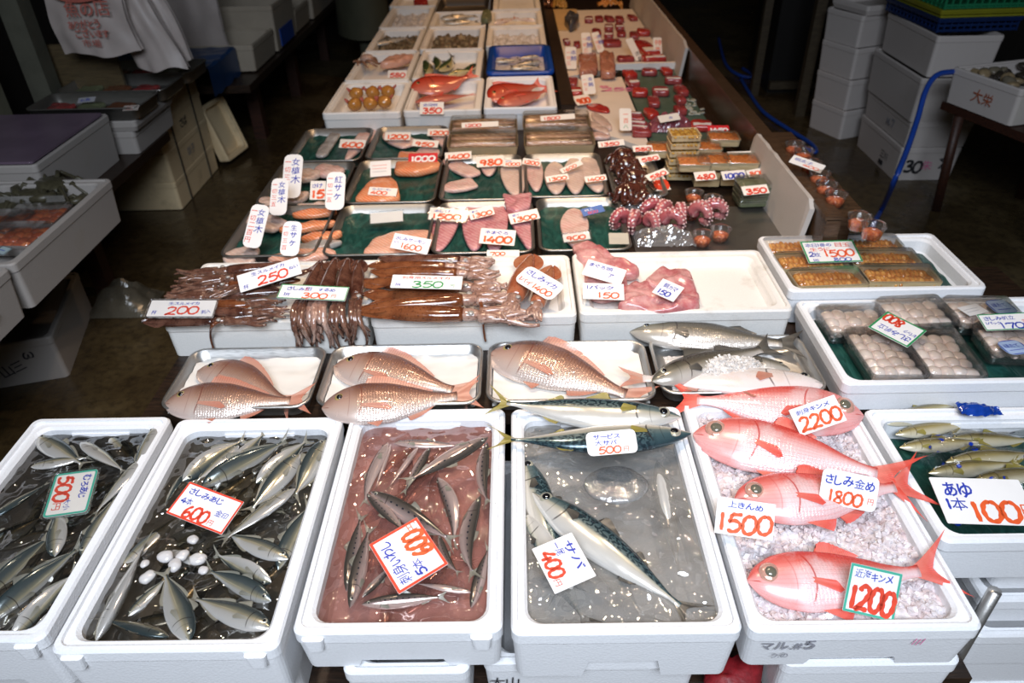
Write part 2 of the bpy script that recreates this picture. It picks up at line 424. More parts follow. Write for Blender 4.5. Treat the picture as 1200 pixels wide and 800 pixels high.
def tray(x0, x1, y0, y1, ztop, h, label, mat=STEEL, liner=None, group=None, rot=0, name='metal_tray', cat='tray'):
    w, d = x1-x0-.004, y1-y0-.004; key = (round(w, 3), round(d, 3), h, mat.name)
    if key not in _trays: _trays[key] = tray_mesh(w, d, h, mat)
    if liner:
        root = empty(name, ((x0+x1)/2, (y0+y1)/2, ztop-h), (0, 0, RAD(rot))); link('tray', _trays[key], root)
        mb = MB(); rn = random.Random(int(w*1000)+int(x0*999))
        lw, ld = w-.026, d-.026
        e = lambda a, b: max(abs(2*a-1), abs(2*b-1))
        mb.grid(lambda a, b: ((a-.5)*lw*(1-.05*(e(a, b) < .93)), (b-.5)*ld*(1-.05*(e(a, b) < .93)), .0045+.0022*mnoise.noise(Vector((a*7+x0*9, b*7+y0*9, 1)))+(.014+.006*mnoise.noise(Vector((a*9, b*9, x0)))-.006)*max(0, (e(a, b)-.86)/.14)), 30, 30)
        mb.build('liner', liner, root)
    else: root = link(name, _trays[key], None, ((x0+x1)/2, (y0+y1)/2, ztop-h), (0, 0, RAD(rot)))
    return tag(root, label, cat, group)
# ------------------------------------------------------------------ fish
def fish_mat(name, stops, pat=None, rough=.27, metal=.25, gill=(.20, .035), mouth=(.055, .42), head=None, scales=0, headend=.2, dark=(.03, .02, .02), coat=.3, lateral=None):
    g = G(name); uv = g.uv(); u, v, _ = g.sep(uv); o = g.obj()
    nz = g.noise(14, o, 4, .6)
    vv = g.ma('ADD', v, g.ma('MULTIPLY', g.ma('SUBTRACT', nz, .5), .10))
    c = g.ramp(vv, stops)
    if pat == 'mackerel':
        w = g.n('ShaderNodeTexWave', {'Vector': g.scale(uv, (1.0, .35, 1)), 'Scale': 9.0, 'Distortion': 9.0, 'Detail': 2.0, 'Detail Scale': 3.0})
        k = g.ma('MULTIPLY', g.mr(w.outputs['Fac'], .45, .62), g.mr(v, .50, .60))
        k = g.ma('MULTIPLY', k, g.mr(u, .17, .24)); c = g.mix(g.ma('MULTIPLY', k, .85), c, (.012, .025, .035))
    if pat == 'spots':
        d = g.ma('MULTIPLY', g.mr(g.ma('COSINE', g.ma('MULTIPLY', u, 2*pi*15)), .35, .8), g.mr(g.ma('ABSOLUTE', g.ma('SUBTRACT', v, .66)), .02, .06, 1, 0))
        c = g.mix(g.ma('MULTIPLY', d, g.mr(u, .22, .26)), c, (.02, .03, .045))
    if pat == 'bream':
        d = g.voro(1.0, g.scale(uv, (34, 22, 1))); d = g.ma('MULTIPLY', g.mr(d, .10, .22, 1, 0), g.mr(v, .45, .6))
        c = g.mix(g.ma('MULTIPLY', d, .35), c, (.10, .25, .55))
    if pat == 'blotch':
        d = g.mr(g.noise(7, o, 4, .6), .5, .62); c = g.mix(g.ma('MULTIPLY', d, .55), c, (.75, .60, .52))
    if pat == 'rows':
        w = g.ma('COSINE', g.ma('MULTIPLY', v, 2*pi*13)); c = g.mix(g.mr(w, .6, 1, 0, .22), c, (.72, .08, .06)); c = g.mix(g.mr(g.noise(5, o, 5, .65), .48, .68, 0, .55), c, (.86, .70, .70))
    if lateral:
        k = g.ma('MULTIPLY', g.mr(g.ma('ABSOLUTE', g.ma('SUBTRACT', v, lateral[0])), .0, lateral[1], 1, 0), g.mr(u, .3, .5)); c = g.mix(g.ma('MULTIPLY', k, .7), c, lateral[2])
    if scales:
        sx, sy, st = scales
        sc = g.n('ShaderNodeTexVoronoi', {'Vector': g.scale(uv, (sx, sy, 1)), 'Scale': 1.0, 'Randomness': .35}, feature='DISTANCE_TO_EDGE').outputs[0]
        msk = g.mr(u, .2, .27)
        c = g.mix(g.ma('MULTIPLY', g.ma('MULTIPLY', g.mr(sc, .02, .16, 1, 0), st), msk), c, g.mix(.6, c, (.12, .05, .04)))
        g.bump(g.ma('MULTIPLY', sc, msk), .25, .006)
    if head: c = g.mix(g.ma('MULTIPLY', g.mr(u, headend-.03, headend+.03, 1, 0), head[1]), c, head[0])
    q = g.ma('SUBTRACT', g.ma('MULTIPLY', v, 2), 1.0); arc = g.ma('SUBTRACT', 1.0, g.ma('MULTIPLY', q, q))
    for ug, k, wd, st in ((gill[0], gill[1], .007, .8), (gill[0]*.72, gill[1]*.6, .004, .35)):
        d = g.ma('ABSOLUTE', g.ma('SUBTRACT', g.ma('SUBTRACT', u, ug), g.ma('MULTIPLY', arc, k)))
        m = g.ma('MULTIPLY', g.mr(d, .001, wd, 1, 0), g.mr(g.ma('ABSOLUTE', q), .6, .9, st, 0)); c = g.mix(m, c, dark)
    d = g.ma('ABSOLUTE', g.ma('SUBTRACT', v, g.ma('SUBTRACT', mouth[1], g.ma('MULTIPLY', u, 1.2))))
    m = g.ma('MULTIPLY', g.mr(d, .004, .03, 1, 0), g.mr(u, mouth[0]*.8, mouth[0]*1.1, .9, 0)); c = g.mix(m, c, dark)
    g.P(col=c, rough=g.mr(nz, .3, .7, rough*.8, rough*1.25), metal=metal, coat=coat, coatr=.08)
    return g.m
def fin_mat(name, col, tip, alpha=.9, rays=26):
    g = G(name); u, v, _ = g.sep(g.uv())
    w = g.ma('COSINE', g.ma('MULTIPLY', u, 2*pi*rays)); c = g.mix(v, col, tip)
    c = g.mix(g.mr(w, .2, 1, 0, .45), c, tuple(x*.35 for x in c4(col)[:3]))
    g.P(col=c, rough=.35, alpha=alpha, coat=.2); return g.m
PUPIL = flat('fish_pupil', (.006, .006, .008), .08, 0, 0, coat=1)
def iris(name, col, ring=(.02, .02, .02)): return flat(name, col, .12, .35, .3, 60, coat=1)
SPECIES = {}
def species(key, name, cat, up, lo, th, tail, dorsal, anal, pect, eye, mat, fin, fincol=None, pelvic=None, gill=(.20, .035), irismat=None, pupil=.55, soft=1.0, nose=0):
    SPECIES[key] = dict(name=name, cat=cat, up=up, lo=lo, th=th, tail=tail, dorsal=dorsal, anal=anal, pect=pect, eye=eye, mat=mat, fin=fin, pelvic=pelvic, gill=gill, iris=irismat, pupil=pupil, nose=nose)
FISH_CACHE = {}
def fish_meshes(key, s, bend=0.0, droop=0.0, lod=1.0):
    """body plus fins as separate meshes; unit length along +x from snout to tail tip, back towards +y*s, upper flank +z"""
    ck = (key, s, round(bend, 2), round(droop, 2))
    if ck in FISH_CACHE: return FISH_CACHE[ck]
    S = SPECIES[key]; up = lambda t: interp(S['up'], t); lo = lambda t: interp(S['lo'], t); th = lambda t: interp(S['th'], t)
    t0 = S['up'][0][0]; t1 = S['up'][-1][0]
    def spine(t): return bend*((t-.42)**2)*4*(1 if t > .42 else .6)
    def W(t, y, z): return (t, s*(y+spine(t)), z-droop*max(t-.3, 0)**2)
    nu, nv = 46, 30; mb = MB(); rings = []; uvs = []
    gx, gk = S['gill']
    for i in range(nu):
        a = i/(nu-1); t = t0+(t1-t0)*(a**1.35 if a < 1 else 1)
        ring = []
        u_, l_, h_ = up(t), lo(t), th(t)
        for j in range(nv):
            an = 2*pi*j/nv; cy, sz = cos(an), sin(an)
            y = (u_+l_)/2*cy+(u_-l_)/2
            z = .86*h_*(1 if sz > 0 else -1)*abs(sz)**1.22
            vn = (cy+1)/2; q = cy
            dg = t-(gx+gk*(1-q*q))
            z *= 1+.075*(1/(1+math.exp(dg*160)))*(1 if t > .06 else 0)*abs(sz)
            ring.append(W(t, y, z)); uvs.append((t, vn))
        rings.append(ring)
    mb.rings(rings)
    if s < 0: mb.f = [tuple(reversed(f)) for f in mb.f]
    mb.uvs = uvs; out = [('body', mb.mesh(S['name']+'_body', S['mat']))]
    def sheet(nm, fn, nu, nv):
        m = MB(); m.grid(lambda a, b: W(*fn(a, b)), nu, nv); m.uvs = [(i/(nu-1), j/(nv-1)) for i in range(nu) for j in range(nv)]
        out.append((nm, m.mesh(S['name']+'_'+nm, S['fin'])))
    span, notch = S['tail'][0], S['tail'][1]; pb = t1-.02; lean = S['tail'][2] if len(S['tail']) > 2 else 0
    def tailfn(a, b):
        q = 2*a-1; xe = notch+(1-notch)*abs(q)**1.25; yb = (up(t1) if q > 0 else lo(t1))*q*.95
        k = b**.9
        return (pb+(xe-pb)*k, yb+(span/2*q-yb)*b+lean*b*q, .0035*sin(q*9)*b+.006*b)
    sheet('tail_fin', tailfn, 17, 7)
    def edge(nm, spec, sg):
        a0, a1, hh, sw = spec[:4]; shp = spec[4] if len(spec) > 4 else .5
        def fn(a, b):
            t = a0+(a1-a0)*a; base = (up(t) if sg > 0 else lo(t))*.97; hgt = hh*(sin(pi*min(a**shp, 1))**.6*(1-.45*a)+.05)*(1-.06*math.cos(a*60)*b)
            return (t+sw*b*hh, sg*(base+hgt*b), .004*b*sin(a*7)+.004*b)
        sheet(nm, fn, 22, 4)
    for k, d in enumerate(S['dorsal']): edge('dorsal_fin', d, 1)
    if S['anal']: edge('anal_fin', S['anal'], -1)
    px, py, pl, pw, pa = S['pect']
    def zs(t, y):
        u_, l_, h_ = up(t), lo(t), th(t); cy = max(-1, min(1, (y-(u_-l_)/2)/max((u_+l_)/2, 1e-4))); return .86*h_*max(1-cy*cy, 0)**.61
    def pf(a, b):
        an = pa+(a-.5)*pw; r = pl*b*(1-.35*abs(a-.35)); t = px+r*cos(an); y = py+r*sin(an)+(a-.5)*.02
        return (t, y, max(zs(t, y), .0)+.002+.007*b+.002*sin(a*9)*b)
    sheet('pectoral_fin', pf, 9, 6)
    if S['pelvic']:
        qx, ql, qa = S['pelvic']
        def pv(a, b):
            an = qa+(a-.5)*.5; y0 = -lo(qx)*.93; return (qx+ql*b*cos(an)+(a-.5)*.02, y0+ql*b*sin(an), .012+.008*b)
        sheet('pelvic_fin', pv, 7, 5)
    ex, ey, er = S['eye']; ez = zs(ex, ey)
    m = MB(); m.ball((ex, s*(ey+spine(ex)), ez-er*.12), (er, er, er*.42), 0, 18, 8); e = m.mesh(S['name']+'_eye', S['iris'])
    m = MB(); pr = er*S['pupil']; m.ball((ex, s*(ey+spine(ex)), ez+er*.19), (pr, pr, er*.26), 0, 14, 6); out.append(('eye', e)); out.append(('pupil', m.mesh(S['name']+'_pupil', OLIVEPUP if key == 'kinme' else PUPIL)))
    FISH_CACHE[ck] = out
    return out
def fish(key, head, tail, z, s, label, group=None, roll=0, pitch=0, bend=0.0, droop=0.0, lift=None, zt=None, name=None, cat=None):
    """fish seen with its snout at pixel head and its tail tip at pixel tail; s=+1 back on the left of the head-to-tail direction"""
    S = SPECIES[key]; a = P(*head, z); b = P(*tail, zt if zt is not None else z); d = b-a; L = d.length
    root = empty(name or S['name'], a, (0, 0, 0), L)
    yaw = math.atan2(d.y, d.x); pt = -math.asin(d.z/L)+RAD(pitch)
    root.rotation_euler = (Matrix.Rotation(yaw, 3, 'Z') @ Matrix.Rotation(pt, 3, 'Y') @ Matrix.Rotation(RAD(roll), 3, 'X')).to_euler()
    tag(root, label, cat or S['cat'], group)
    eye = None
    for nm, me in fish_meshes(key, s, bend, droop):
        c = link(nm, me, eye if nm == 'pupil' else root)
        if nm == 'eye': eye = c
    return root
FIN_SILVER = fin_mat('silver_fin', (.30, .29, .24), (.20, .19, .15), .85)
FIN_YELLOW = fin_mat('olive_yellow_fin', (.25, .21, .06), (.30, .25, .05), .95)
FIN_RED = fin_mat('scarlet_fin', (.80, .20, .15), (.78, .07, .045), .82)
FIN_PINK = fin_mat('pink_fin', (.58, .30, .22), (.56, .20, .13), .8)
FIN_DARK = fin_mat('dark_grey_fin', (.12, .11, .09), (.05, .045, .04), .95)
IR_SILVER = iris('silver_iris', (.50, .48, .38)); IR_GOLD = iris('gold_iris', (.55, .42, .16)); IR_RED = iris('coral_iris', (.84, .46, .36)); IR_DK = iris('dark_iris', (.10, .10, .09)); IR_BLUE = iris('blue_grey_iris', (.16, .2, .27))
OLIVEPUP = flat('grey_olive_pupil', (.16, .15, .11), .1, .1, .2, 50, coat=1)
M_AJI = fish_mat('horse_mackerel_skin', [(0, (.66, .65, .63)), (.35, (.55, .54, .50)), (.48, (.46, .41, .28)), (.58, (.27, .26, .19)), (.74, (.10, .12, .12)), (1, (.04, .06, .065))], rough=.2, metal=.5, gill=(.20, .03), lateral=(.52, .035, (.62, .56, .38)))
M_SABA = fish_mat('mackerel_skin', [(0, (.78, .77, .74)), (.34, (.74, .70, .62)), (.48, (.52, .50, .40)), (.56, (.20, .25, .24)), (.75, (.08, .14, .155)), (1, (.04, .075, .09))], 'mackerel', rough=.2, metal=.4, gill=(.19, .035), mouth=(.07, .45))
M_IWASHI = fish_mat('sardine_skin', [(0, (.62, .48, .44)), (.40, (.54, .41, .37)), (.55, (.36, .27, .25)), (.70, (.16, .13, .115)), (1, (.06, .055, .045))], 'spots', rough=.18, metal=.5, gill=(.19, .03))
M_KINME = fish_mat('alfonsino_skin', [(0, (.84, .50, .50)), (.20, (.84, .64, .65)), (.48, (.84, .58, .58)), (.64, (.82, .40, .38)), (.78, (.76, .16, .13)), (.9, (.70, .06, .045)), (1, (.60, .03, .025))], 'rows', rough=.24, metal=.12, gill=(.24, .05), mouth=(.05, .47), head=((.78, .19, .16), .5), headend=.20, scales=(60, 30, .12), dark=(.55, .03, .02))
M_TAI = fish_mat('sea_bream_skin', [(0, (.70, .62, .58)), (.18, (.66, .55, .49)), (.34, (.58, .42, .34)), (.50, (.46, .28, .205)), (.68, (.32, .16, .11)), (.86, (.20, .085, .06)), (1, (.13, .055, .04))], 'bream', rough=.22, metal=.32, gill=(.22, .035), mouth=(.05, .40), head=((.58, .38, .32), .35), headend=.2, scales=(58, 30, .75), dark=(.22, .07, .05))
M_SUZUKI = fish_mat('sea_bass_skin', [(0, (.74, .68, .62)), (.26, (.60, .56, .50)), (.42, (.34, .31, .25)), (.55, (.15, .135, .10)), (.8, (.055, .05, .04)), (1, (.035, .032, .026))], rough=.2, metal=.35, gill=(.23, .04), mouth=(.09, .50), head=((.28, .26, .2), .35), headend=.16, scales=(80, 40, .35))
M_BELLY = fish_mat('pale_belly_skin', [(0, (.82, .70, .67)), (.5, (.80, .74, .72)), (1, (.70, .64, .60))], 'blotch', rough=.25, metal=.1, gill=(.24, .04))
M_AYU = fish_mat('sweetfish_skin', [(0, (.72, .68, .55)), (.32, (.60, .54, .36)), (.52, (.40, .33, .14)), (.72, (.20, .16, .06)), (1, (.12, .11, .04))], rough=.18, metal=.25, gill=(.19, .03), coat=.7)
M_RED = fish_mat('red_rockfish_skin', [(0, (.56, .20, .15)), (.4, (.54, .10, .06)), (.7, (.50, .045, .02)), (1, (.34, .025, .012))], None, rough=.2, metal=.05, gill=(.26, .04), coat=.6)
M_GREY = fish_mat('grey_fish_skin', [(0, (.55, .52, .46)), (.45, (.40, .37, .31)), (.7, (.16, .15, .12)), (1, (.06, .06, .05))], rough=.3, metal=.3)
M_GREENB = fish_mat('green_backed_skin', [(0, (.70, .62, .36)), (.42, (.60, .50, .22)), (.55, (.10, .14, .05)), (1, (.03, .06, .02))], rough=.2, metal=.2)
H = lambda *v: list(zip(v[::2], v[1::2]))
species('aji', 'horse_mackerel', 'fish', H(0, .004, .04, .045, .12, .088, .22, .112, .36, .118, .55, .092, .72, .045, .82, .018, .86, .020), H(0, .004, .04, .042, .12, .082, .22, .112, .36, .122, .55, .098, .72, .045, .82, .018, .86, .020),
        H(0, .003, .05, .030, .14, .052, .3, .062, .45, .058, .65, .032, .80, .012, .86, .006), (.24, .90), [(.30, .44, .055, .3), (.47, .80, .030, .3)], (.50, .80, .030, .3), (.235, -.02, .15, .30, -.12), (.085, .026, .028), M_AJI, FIN_SILVER, irismat=IR_SILVER, gill=(.2, .03))
species('saba', 'mackerel', 'fish', H(0, .004, .05, .032, .14, .064, .26, .086, .40, .090, .58, .072, .74, .034, .84, .012, .88, .014), H(0, .004, .05, .034, .14, .068, .26, .094, .40, .100, .58, .078, .74, .036, .84, .012, .88, .014),
        H(0, .004, .05, .024, .14, .048, .3, .066, .45, .064, .65, .038, .80, .012, .88, .006), (.22, .91), [(.34, .46, .045, .4), (.58, .66, .022, .5)], (.60, .68, .022, .5), (.225, .012, .08, .5, -.12), (.088, .008, .033), M_SABA, FIN_YELLOW, irismat=IR_SILVER, gill=(.19, .035), pupil=.62)
species('iwashi', 'sardine', 'fish', H(0, .004, .05, .030, .14, .055, .28, .076, .42, .080, .60, .062, .76, .030, .84, .014, .87, .014), H(0, .004, .05, .030, .14, .058, .28, .080, .42, .086, .60, .066, .76, .030, .84, .014, .87, .014),
        H(0, .004, .05, .026, .14, .045, .3, .056, .45, .054, .65, .034, .80, .012, .87, .006), (.17, .92), [(.42, .54, .045, .4)], (.66, .78, .018, .3), (.215, -.035, .10, .4, -.15), (.08, .012, .020), M_IWASHI, FIN_SILVER, irismat=IR_SILVER, gill=(.19, .03))
species('kinme', 'alfonsino', 'fish', H(0, .006, .03, .050, .08, .090, .15, .124, .26, .142, .38, .132, .55, .092, .68, .045, .76, .028, .80, .030), H(0, .010, .03, .058, .08, .098, .15, .128, .26, .146, .38, .140, .55, .090, .68, .040, .76, .026, .80, .030),
        H(0, .006, .05, .040, .14, .060, .28, .070, .42, .062, .6, .034, .74, .014, .80, .008), (.33, .865), [(.33, .52, .055, .4, .6)], (.46, .66, .050, .3), (.255, -.012, .16, .22, -.30), (.098, .022, .050), M_KINME, FIN_RED, pelvic=(.30, .13, -.25), irismat=IR_RED, gill=(.24, .05), pupil=.56)
species('tai', 'sea_bream', 'fish', H(0, .006, .03, .058, .08, .106, .15, .148, .26, .176, .38, .168, .55, .118, .70, .056, .80, .032, .84, .034), H(0, .010, .03, .060, .08, .095, .15, .122, .26, .142, .40, .140, .55, .104, .70, .052, .80, .032, .84, .034),
        H(0, .006, .05, .040, .14, .064, .28, .078, .42, .072, .6, .044, .76, .018, .84, .009), (.27, .915), [(.25, .68, .060, .2, .45)], (.52, .68, .042, .3), (.245, -.035, .20, .15, -.14), (.115, .040, .031), M_TAI, FIN_PINK, pelvic=(.28, .09, -.25), irismat=IR_GOLD, gill=(.22, .035), pupil=.6)
species('suzuki', 'sea_bass', 'fish', H(0, .006, .05, .050, .14, .088, .26, .112, .40, .116, .58, .088, .74, .046, .84, .032, .87, .034), H(0, .012, .05, .056, .14, .090, .26, .108, .40, .112, .58, .086, .74, .044, .84, .030, .87, .034),
        H(0, .006, .05, .038, .14, .060, .3, .072, .45, .068, .65, .040, .80, .016, .87, .008), (.22, .93), [(.30, .52, .060, .3, .5), (.54, .72, .045, .3)], (.60, .72, .042, .3), (.245, -.02, .10, .5, -.2), (.095, .024, .027), M_SUZUKI, FIN_DARK, pelvic=(.29, .11, -.4), irismat=IR_SILVER, gill=(.23, .04), pupil=.6)
species('ayu', 'sweetfish', 'fish', H(0, .004, .05, .030, .14, .060, .28, .086, .42, .090, .60, .070, .76, .036, .84, .020, .87, .020), H(0, .006, .05, .034, .14, .066, .28, .092, .42, .096, .60, .074, .76, .034, .84, .020, .87, .020),
        H(0, .004, .05, .026, .14, .048, .3, .062, .45, .060, .65, .038, .80, .014, .87, .007), (.17, .92), [(.38, .52, .050, .5)], (.62, .76, .035, .3), (.215, -.035, .10, .5, -.15), (.07, .020, .018), M_AYU, FIN_YELLOW, irismat=IR_GOLD, gill=(.19, .03))
for k_, src, mt, fn_, nm_ in (('red', 'tai', M_RED, FIN_RED, 'red_rockfish'), ('grey', 'suzuki', M_GREY, FIN_DARK, 'grey_fish'), ('greenb', 'ayu', M_GREENB, FIN_DARK, 'green_backed_fish'), ('belly', 'suzuki', M_BELLY, FIN_PINK, 'sea_bass')):
    SPECIES[k_] = dict(SPECIES[src]); SPECIES[k_].update(mat=mt, fin=fn_, name=nm_)
SPECIES['sabadark'] = dict(SPECIES['saba'], fin=FIN_DARK)
SPECIES['red']['up'] = [(a, b*1.3) for a, b in SPECIES['red']['up']]; SPECIES['red']['lo'] = [(a, b*1.3) for a, b in SPECIES['red']['lo']]
# ------------------------------------------------------------------ water and ice
def water_sheet(x0, x1, y0, y1, z, mat, label, amp=.004, sc=26, seed=0, n=80, r=.02):
    mb = MB()
    def fn(a, b):
        x = x0+(x1-x0)*a; y = y0+(y1-y0)*b
        return (x, y, z+amp*(mnoise.noise(Vector((x*sc, y*sc, seed)))+.5*mnoise.noise(Vector((x*sc*2.4, y*sc*2.4, seed+3)))))
    mb.grid(fn, n, int(n*1.4)); o = mb.build('water', mat)
    return tag(o, label, 'water', kind='stuff')
WATER = clearmat('clear_water', (.46, .43, .38), .17, .05, .07, (.10, .09, .075), 1.0, 24)
WATER_DK = clearmat('dim_water', (.40, .38, .35), .17, .05, .07, (.06, .055, .05), 1.0, 24)
WATER_PINK = clearmat('pink_water', (.84, .60, .55), .13, .05, .34, (.42, .17, .14), 1.0, 24)
WATER_GREY = clearmat('icy_grey_water', (.86, .85, .83), .14, .05, .46, (.36, .345, .32), 1.0, 24)
def ice_material(name, col, tint):
    g = G(name); o = g.obj()
    v = g.voro(85, o, rnd=1.0); nz = g.noise(24, o, 5, .7)
    c = g.mix(g.mr(nz, .35, .7), col, tint); c = g.mix(g.mr(v, .25, .7, 0, .35), c, tuple(x*.62 for x in tint))
    g.P(col=c, rough=.16, sss=.25, coat=.5); g.b.inputs['Subsurface Radius'].default_value = (.02, .02, .02); g.b.inputs['Subsurface Scale'].default_value = .2
    g.bump(g.ma('ADD', v, g.noise(130, o, 3)), .7, .004); return g.m
ICE_PINK = ice_material('pink_tinged_ice', (.82, .80, .82), (.72, .58, .58))
ICE_WHITE = ice_material('crushed_ice', (.84, .82, .80), (.66, .60, .55))
def ice_bed(x0, x1, y0, y1, z, mat, label, amp=.010, sc=22, seed=0, chips=900, hump=None, name='crushed_ice', shape=None, nx=90, cs=1.0):
    """displaced bed with loose chips scattered over it, one uncountable mass"""
    mb = MB(); rn = random.Random(seed)
    def hz(x, y):
        h = amp*(mnoise.noise(Vector((x*sc, y*sc, seed)))+.6*mnoise.noise(Vector((x*sc*2.7, y*sc*2.7, seed+5)))+.35*mnoise.noise(Vector((x*sc*6, y*sc*6, seed+9))))
        return z+h+(hump(x, y) if hump else 0)
    ny = max(12, int(nx*(y1-y0)/(x1-x0)))
    mb.grid(lambda a, b: (x0+(x1-x0)*a, y0+(y1-y0)*b, hz(x0+(x1-x0)*a, y0+(y1-y0)*b)), nx, ny)
    for k in range(chips):
        x, y = rn.uniform(x0+.006, x1-.006), rn.uniform(y0+.006, y1-.006)
        if shape and not shape(x, y): continue
        s = rn.uniform(.002, .0065)*cs; M = Matrix.Rotation(rn.uniform(0, 6.3), 3, Vector((rn.uniform(-1, 1), rn.uniform(-1, 1), rn.uniform(-1, 1))).normalized())
        vs = [Vector((x, y, hz(x, y)+s*.3))+M @ Vector((a*s*rn.uniform(.6, 1.4), b*s*rn.uniform(.6, 1.2), c*s*rn.uniform(.4, 1))) for a in (-1, 1) for b in (-1, 1) for c in (-1, 1)]
        mb.add(vs, [(0, 1, 3, 2), (4, 6, 7, 5), (0, 4, 5, 1), (2, 3, 7, 6), (0, 2, 6, 4), (1, 5, 7, 3)], 0, False)
    return tag(mb.build(name, mat), label, 'ice', kind='stuff')
# ------------------------------------------------------------------ front row of foam boxes (rims at .55)
ZT = .55; NOTCH = (.13, .022, .02)
b1 = foam_box(-1.035, -.738, .652, 1.178, ZT, .14, 'leftmost white foam box in the front row, grey fish in dark water', 'front row foam boxes', tabs=True, notch=NOTCH)
b2 = foam_box(-.724, -.372, .632, 1.168, ZT, .14, 'white foam box of horse mackerel with a red-edged 600 card', 'front row foam boxes', tabs=True, notch=NOTCH)
b3 = foam_box(-.362, -.034, .658, 1.188, ZT, .105, 'white foam box of sardines in pinkish water, third in the front row', 'front row foam boxes', tabs=True, notch=NOTCH)
b4 = foam_box(-.025, .332, .652, 1.184, ZT, .13, 'white foam box of mackerel in icy grey water, middle of the front row', 'front row foam boxes', notch=(.11, .045, .02))
b5 = foam_box(.337, .695, .652, 1.203, ZT, .105, 'white foam box of red alfonsino on crushed ice', 'front row foam boxes', notch=NOTCH)
b6 = foam_box(.705, 1.235, .815, 1.165, ZT, .105, 'white foam box of small sweetfish at the right end of the front row', 'front row foam boxes')
stain(b5, .354, .547, .105, [('マル.#5', -.155, .058, .024, 1.0), ('フ.の', -.135, .036, .014)], mat=GREY_INK)
stain(b5, .354, .547, .105, [('///', .075, .066, .022, .8)], mat=PINK_INK)
water_sheet(-1.012, -.765, .672, 1.150, ZT-.024, WATER_DK, 'dark rippled water around the fish in the leftmost foam box', seed=1)
water_sheet(-.698, -.398, .655, 1.143, ZT-.026, WATER, 'rippled water with ice around the horse mackerel under the red-edged 600 card', seed=2)
water_sheet(-.335, -.060, .682, 1.162, ZT-.028, WATER_PINK, 'pink tinted water around the sardines', seed=3)
water_sheet(.002, .306, .678, 1.158, ZT-.026, WATER_GREY, 'murky ice water around the mackerel', seed=4, amp=.004)
GA = 'horse mackerel in the leftmost box'
A = lambda n, *a, **k: fish('aji', *a, n, **k)
wz = ZT-.020
def aji(h, t, s, label, z=wz, g=None, **k): return fish('aji', h, t, z, s, label, g, **k)
for h, t, s, lab, k in (
    ((43, 512), (104, 548), 1, 'pale fish in the far left corner of the leftmost box', {}),
    ((36, 547), (112, 534), 1, 'silvery fish just behind the green-edged 500 card, lying crosswise', {}),
    ((95, 518), (152, 556), 1, 'brownish fish behind the green-edged card, head to the back', dict(roll=-35)),
    ((128, 512), (166, 552), 1, 'half sunk fish behind the long silver fish at the right wall of the leftmost box', dict(z=wz-.012)),
    ((183, 500), (152, 560), -1, 'thin silver fish in the far right corner of the leftmost box, head up', dict(roll=20, z=wz+.008)),
    ((166, 538), (104, 610), -1, 'long silver fish along the right wall of the leftmost box', dict(roll=25, z=wz+.006)),
    ((96, 652), (140, 574), 1, 'striped silver fish with its head down beside the right wall, below the green-edged card', dict(z=wz+.004)),
    ((64, 652), (70, 585), 1, 'greenish fish sticking out under the green-edged card, head towards the shopper', {}),
    ((-12, 608), (62, 562), -1, 'pale grey fish left of the green-edged card', dict(roll=-20)),
    ((-20, 645), (58, 600), 1, 'dim fish under rippled water at the left of the leftmost box', dict(z=wz-.012, roll=30)),
    ((-22, 705), (70, 618), 1, 'dark backed fish second from the near left corner', dict(roll=70, z=wz-.004)),
    ((-14, 728), (104, 632), 1, 'long dark blue-black fish lying diagonally in the leftmost box', dict(roll=68, z=wz+.002)),
    ((12, 748), (96, 662), -1, 'white bellied fish below the long dark fish', dict(roll=60, z=wz)),
    ((34, 752), (92, 692), -1, 'white bellied fish nearest the front right corner of the leftmost box', dict(roll=55, z=wz)),
    ((-10, 742), (52, 690), 1, 'grey fish in the near left corner of the leftmost box', dict(z=wz-.010))):
    aji(h, t, s, lab, k.pop('z', wz), 'horse mackerel in the leftmost box', **k)
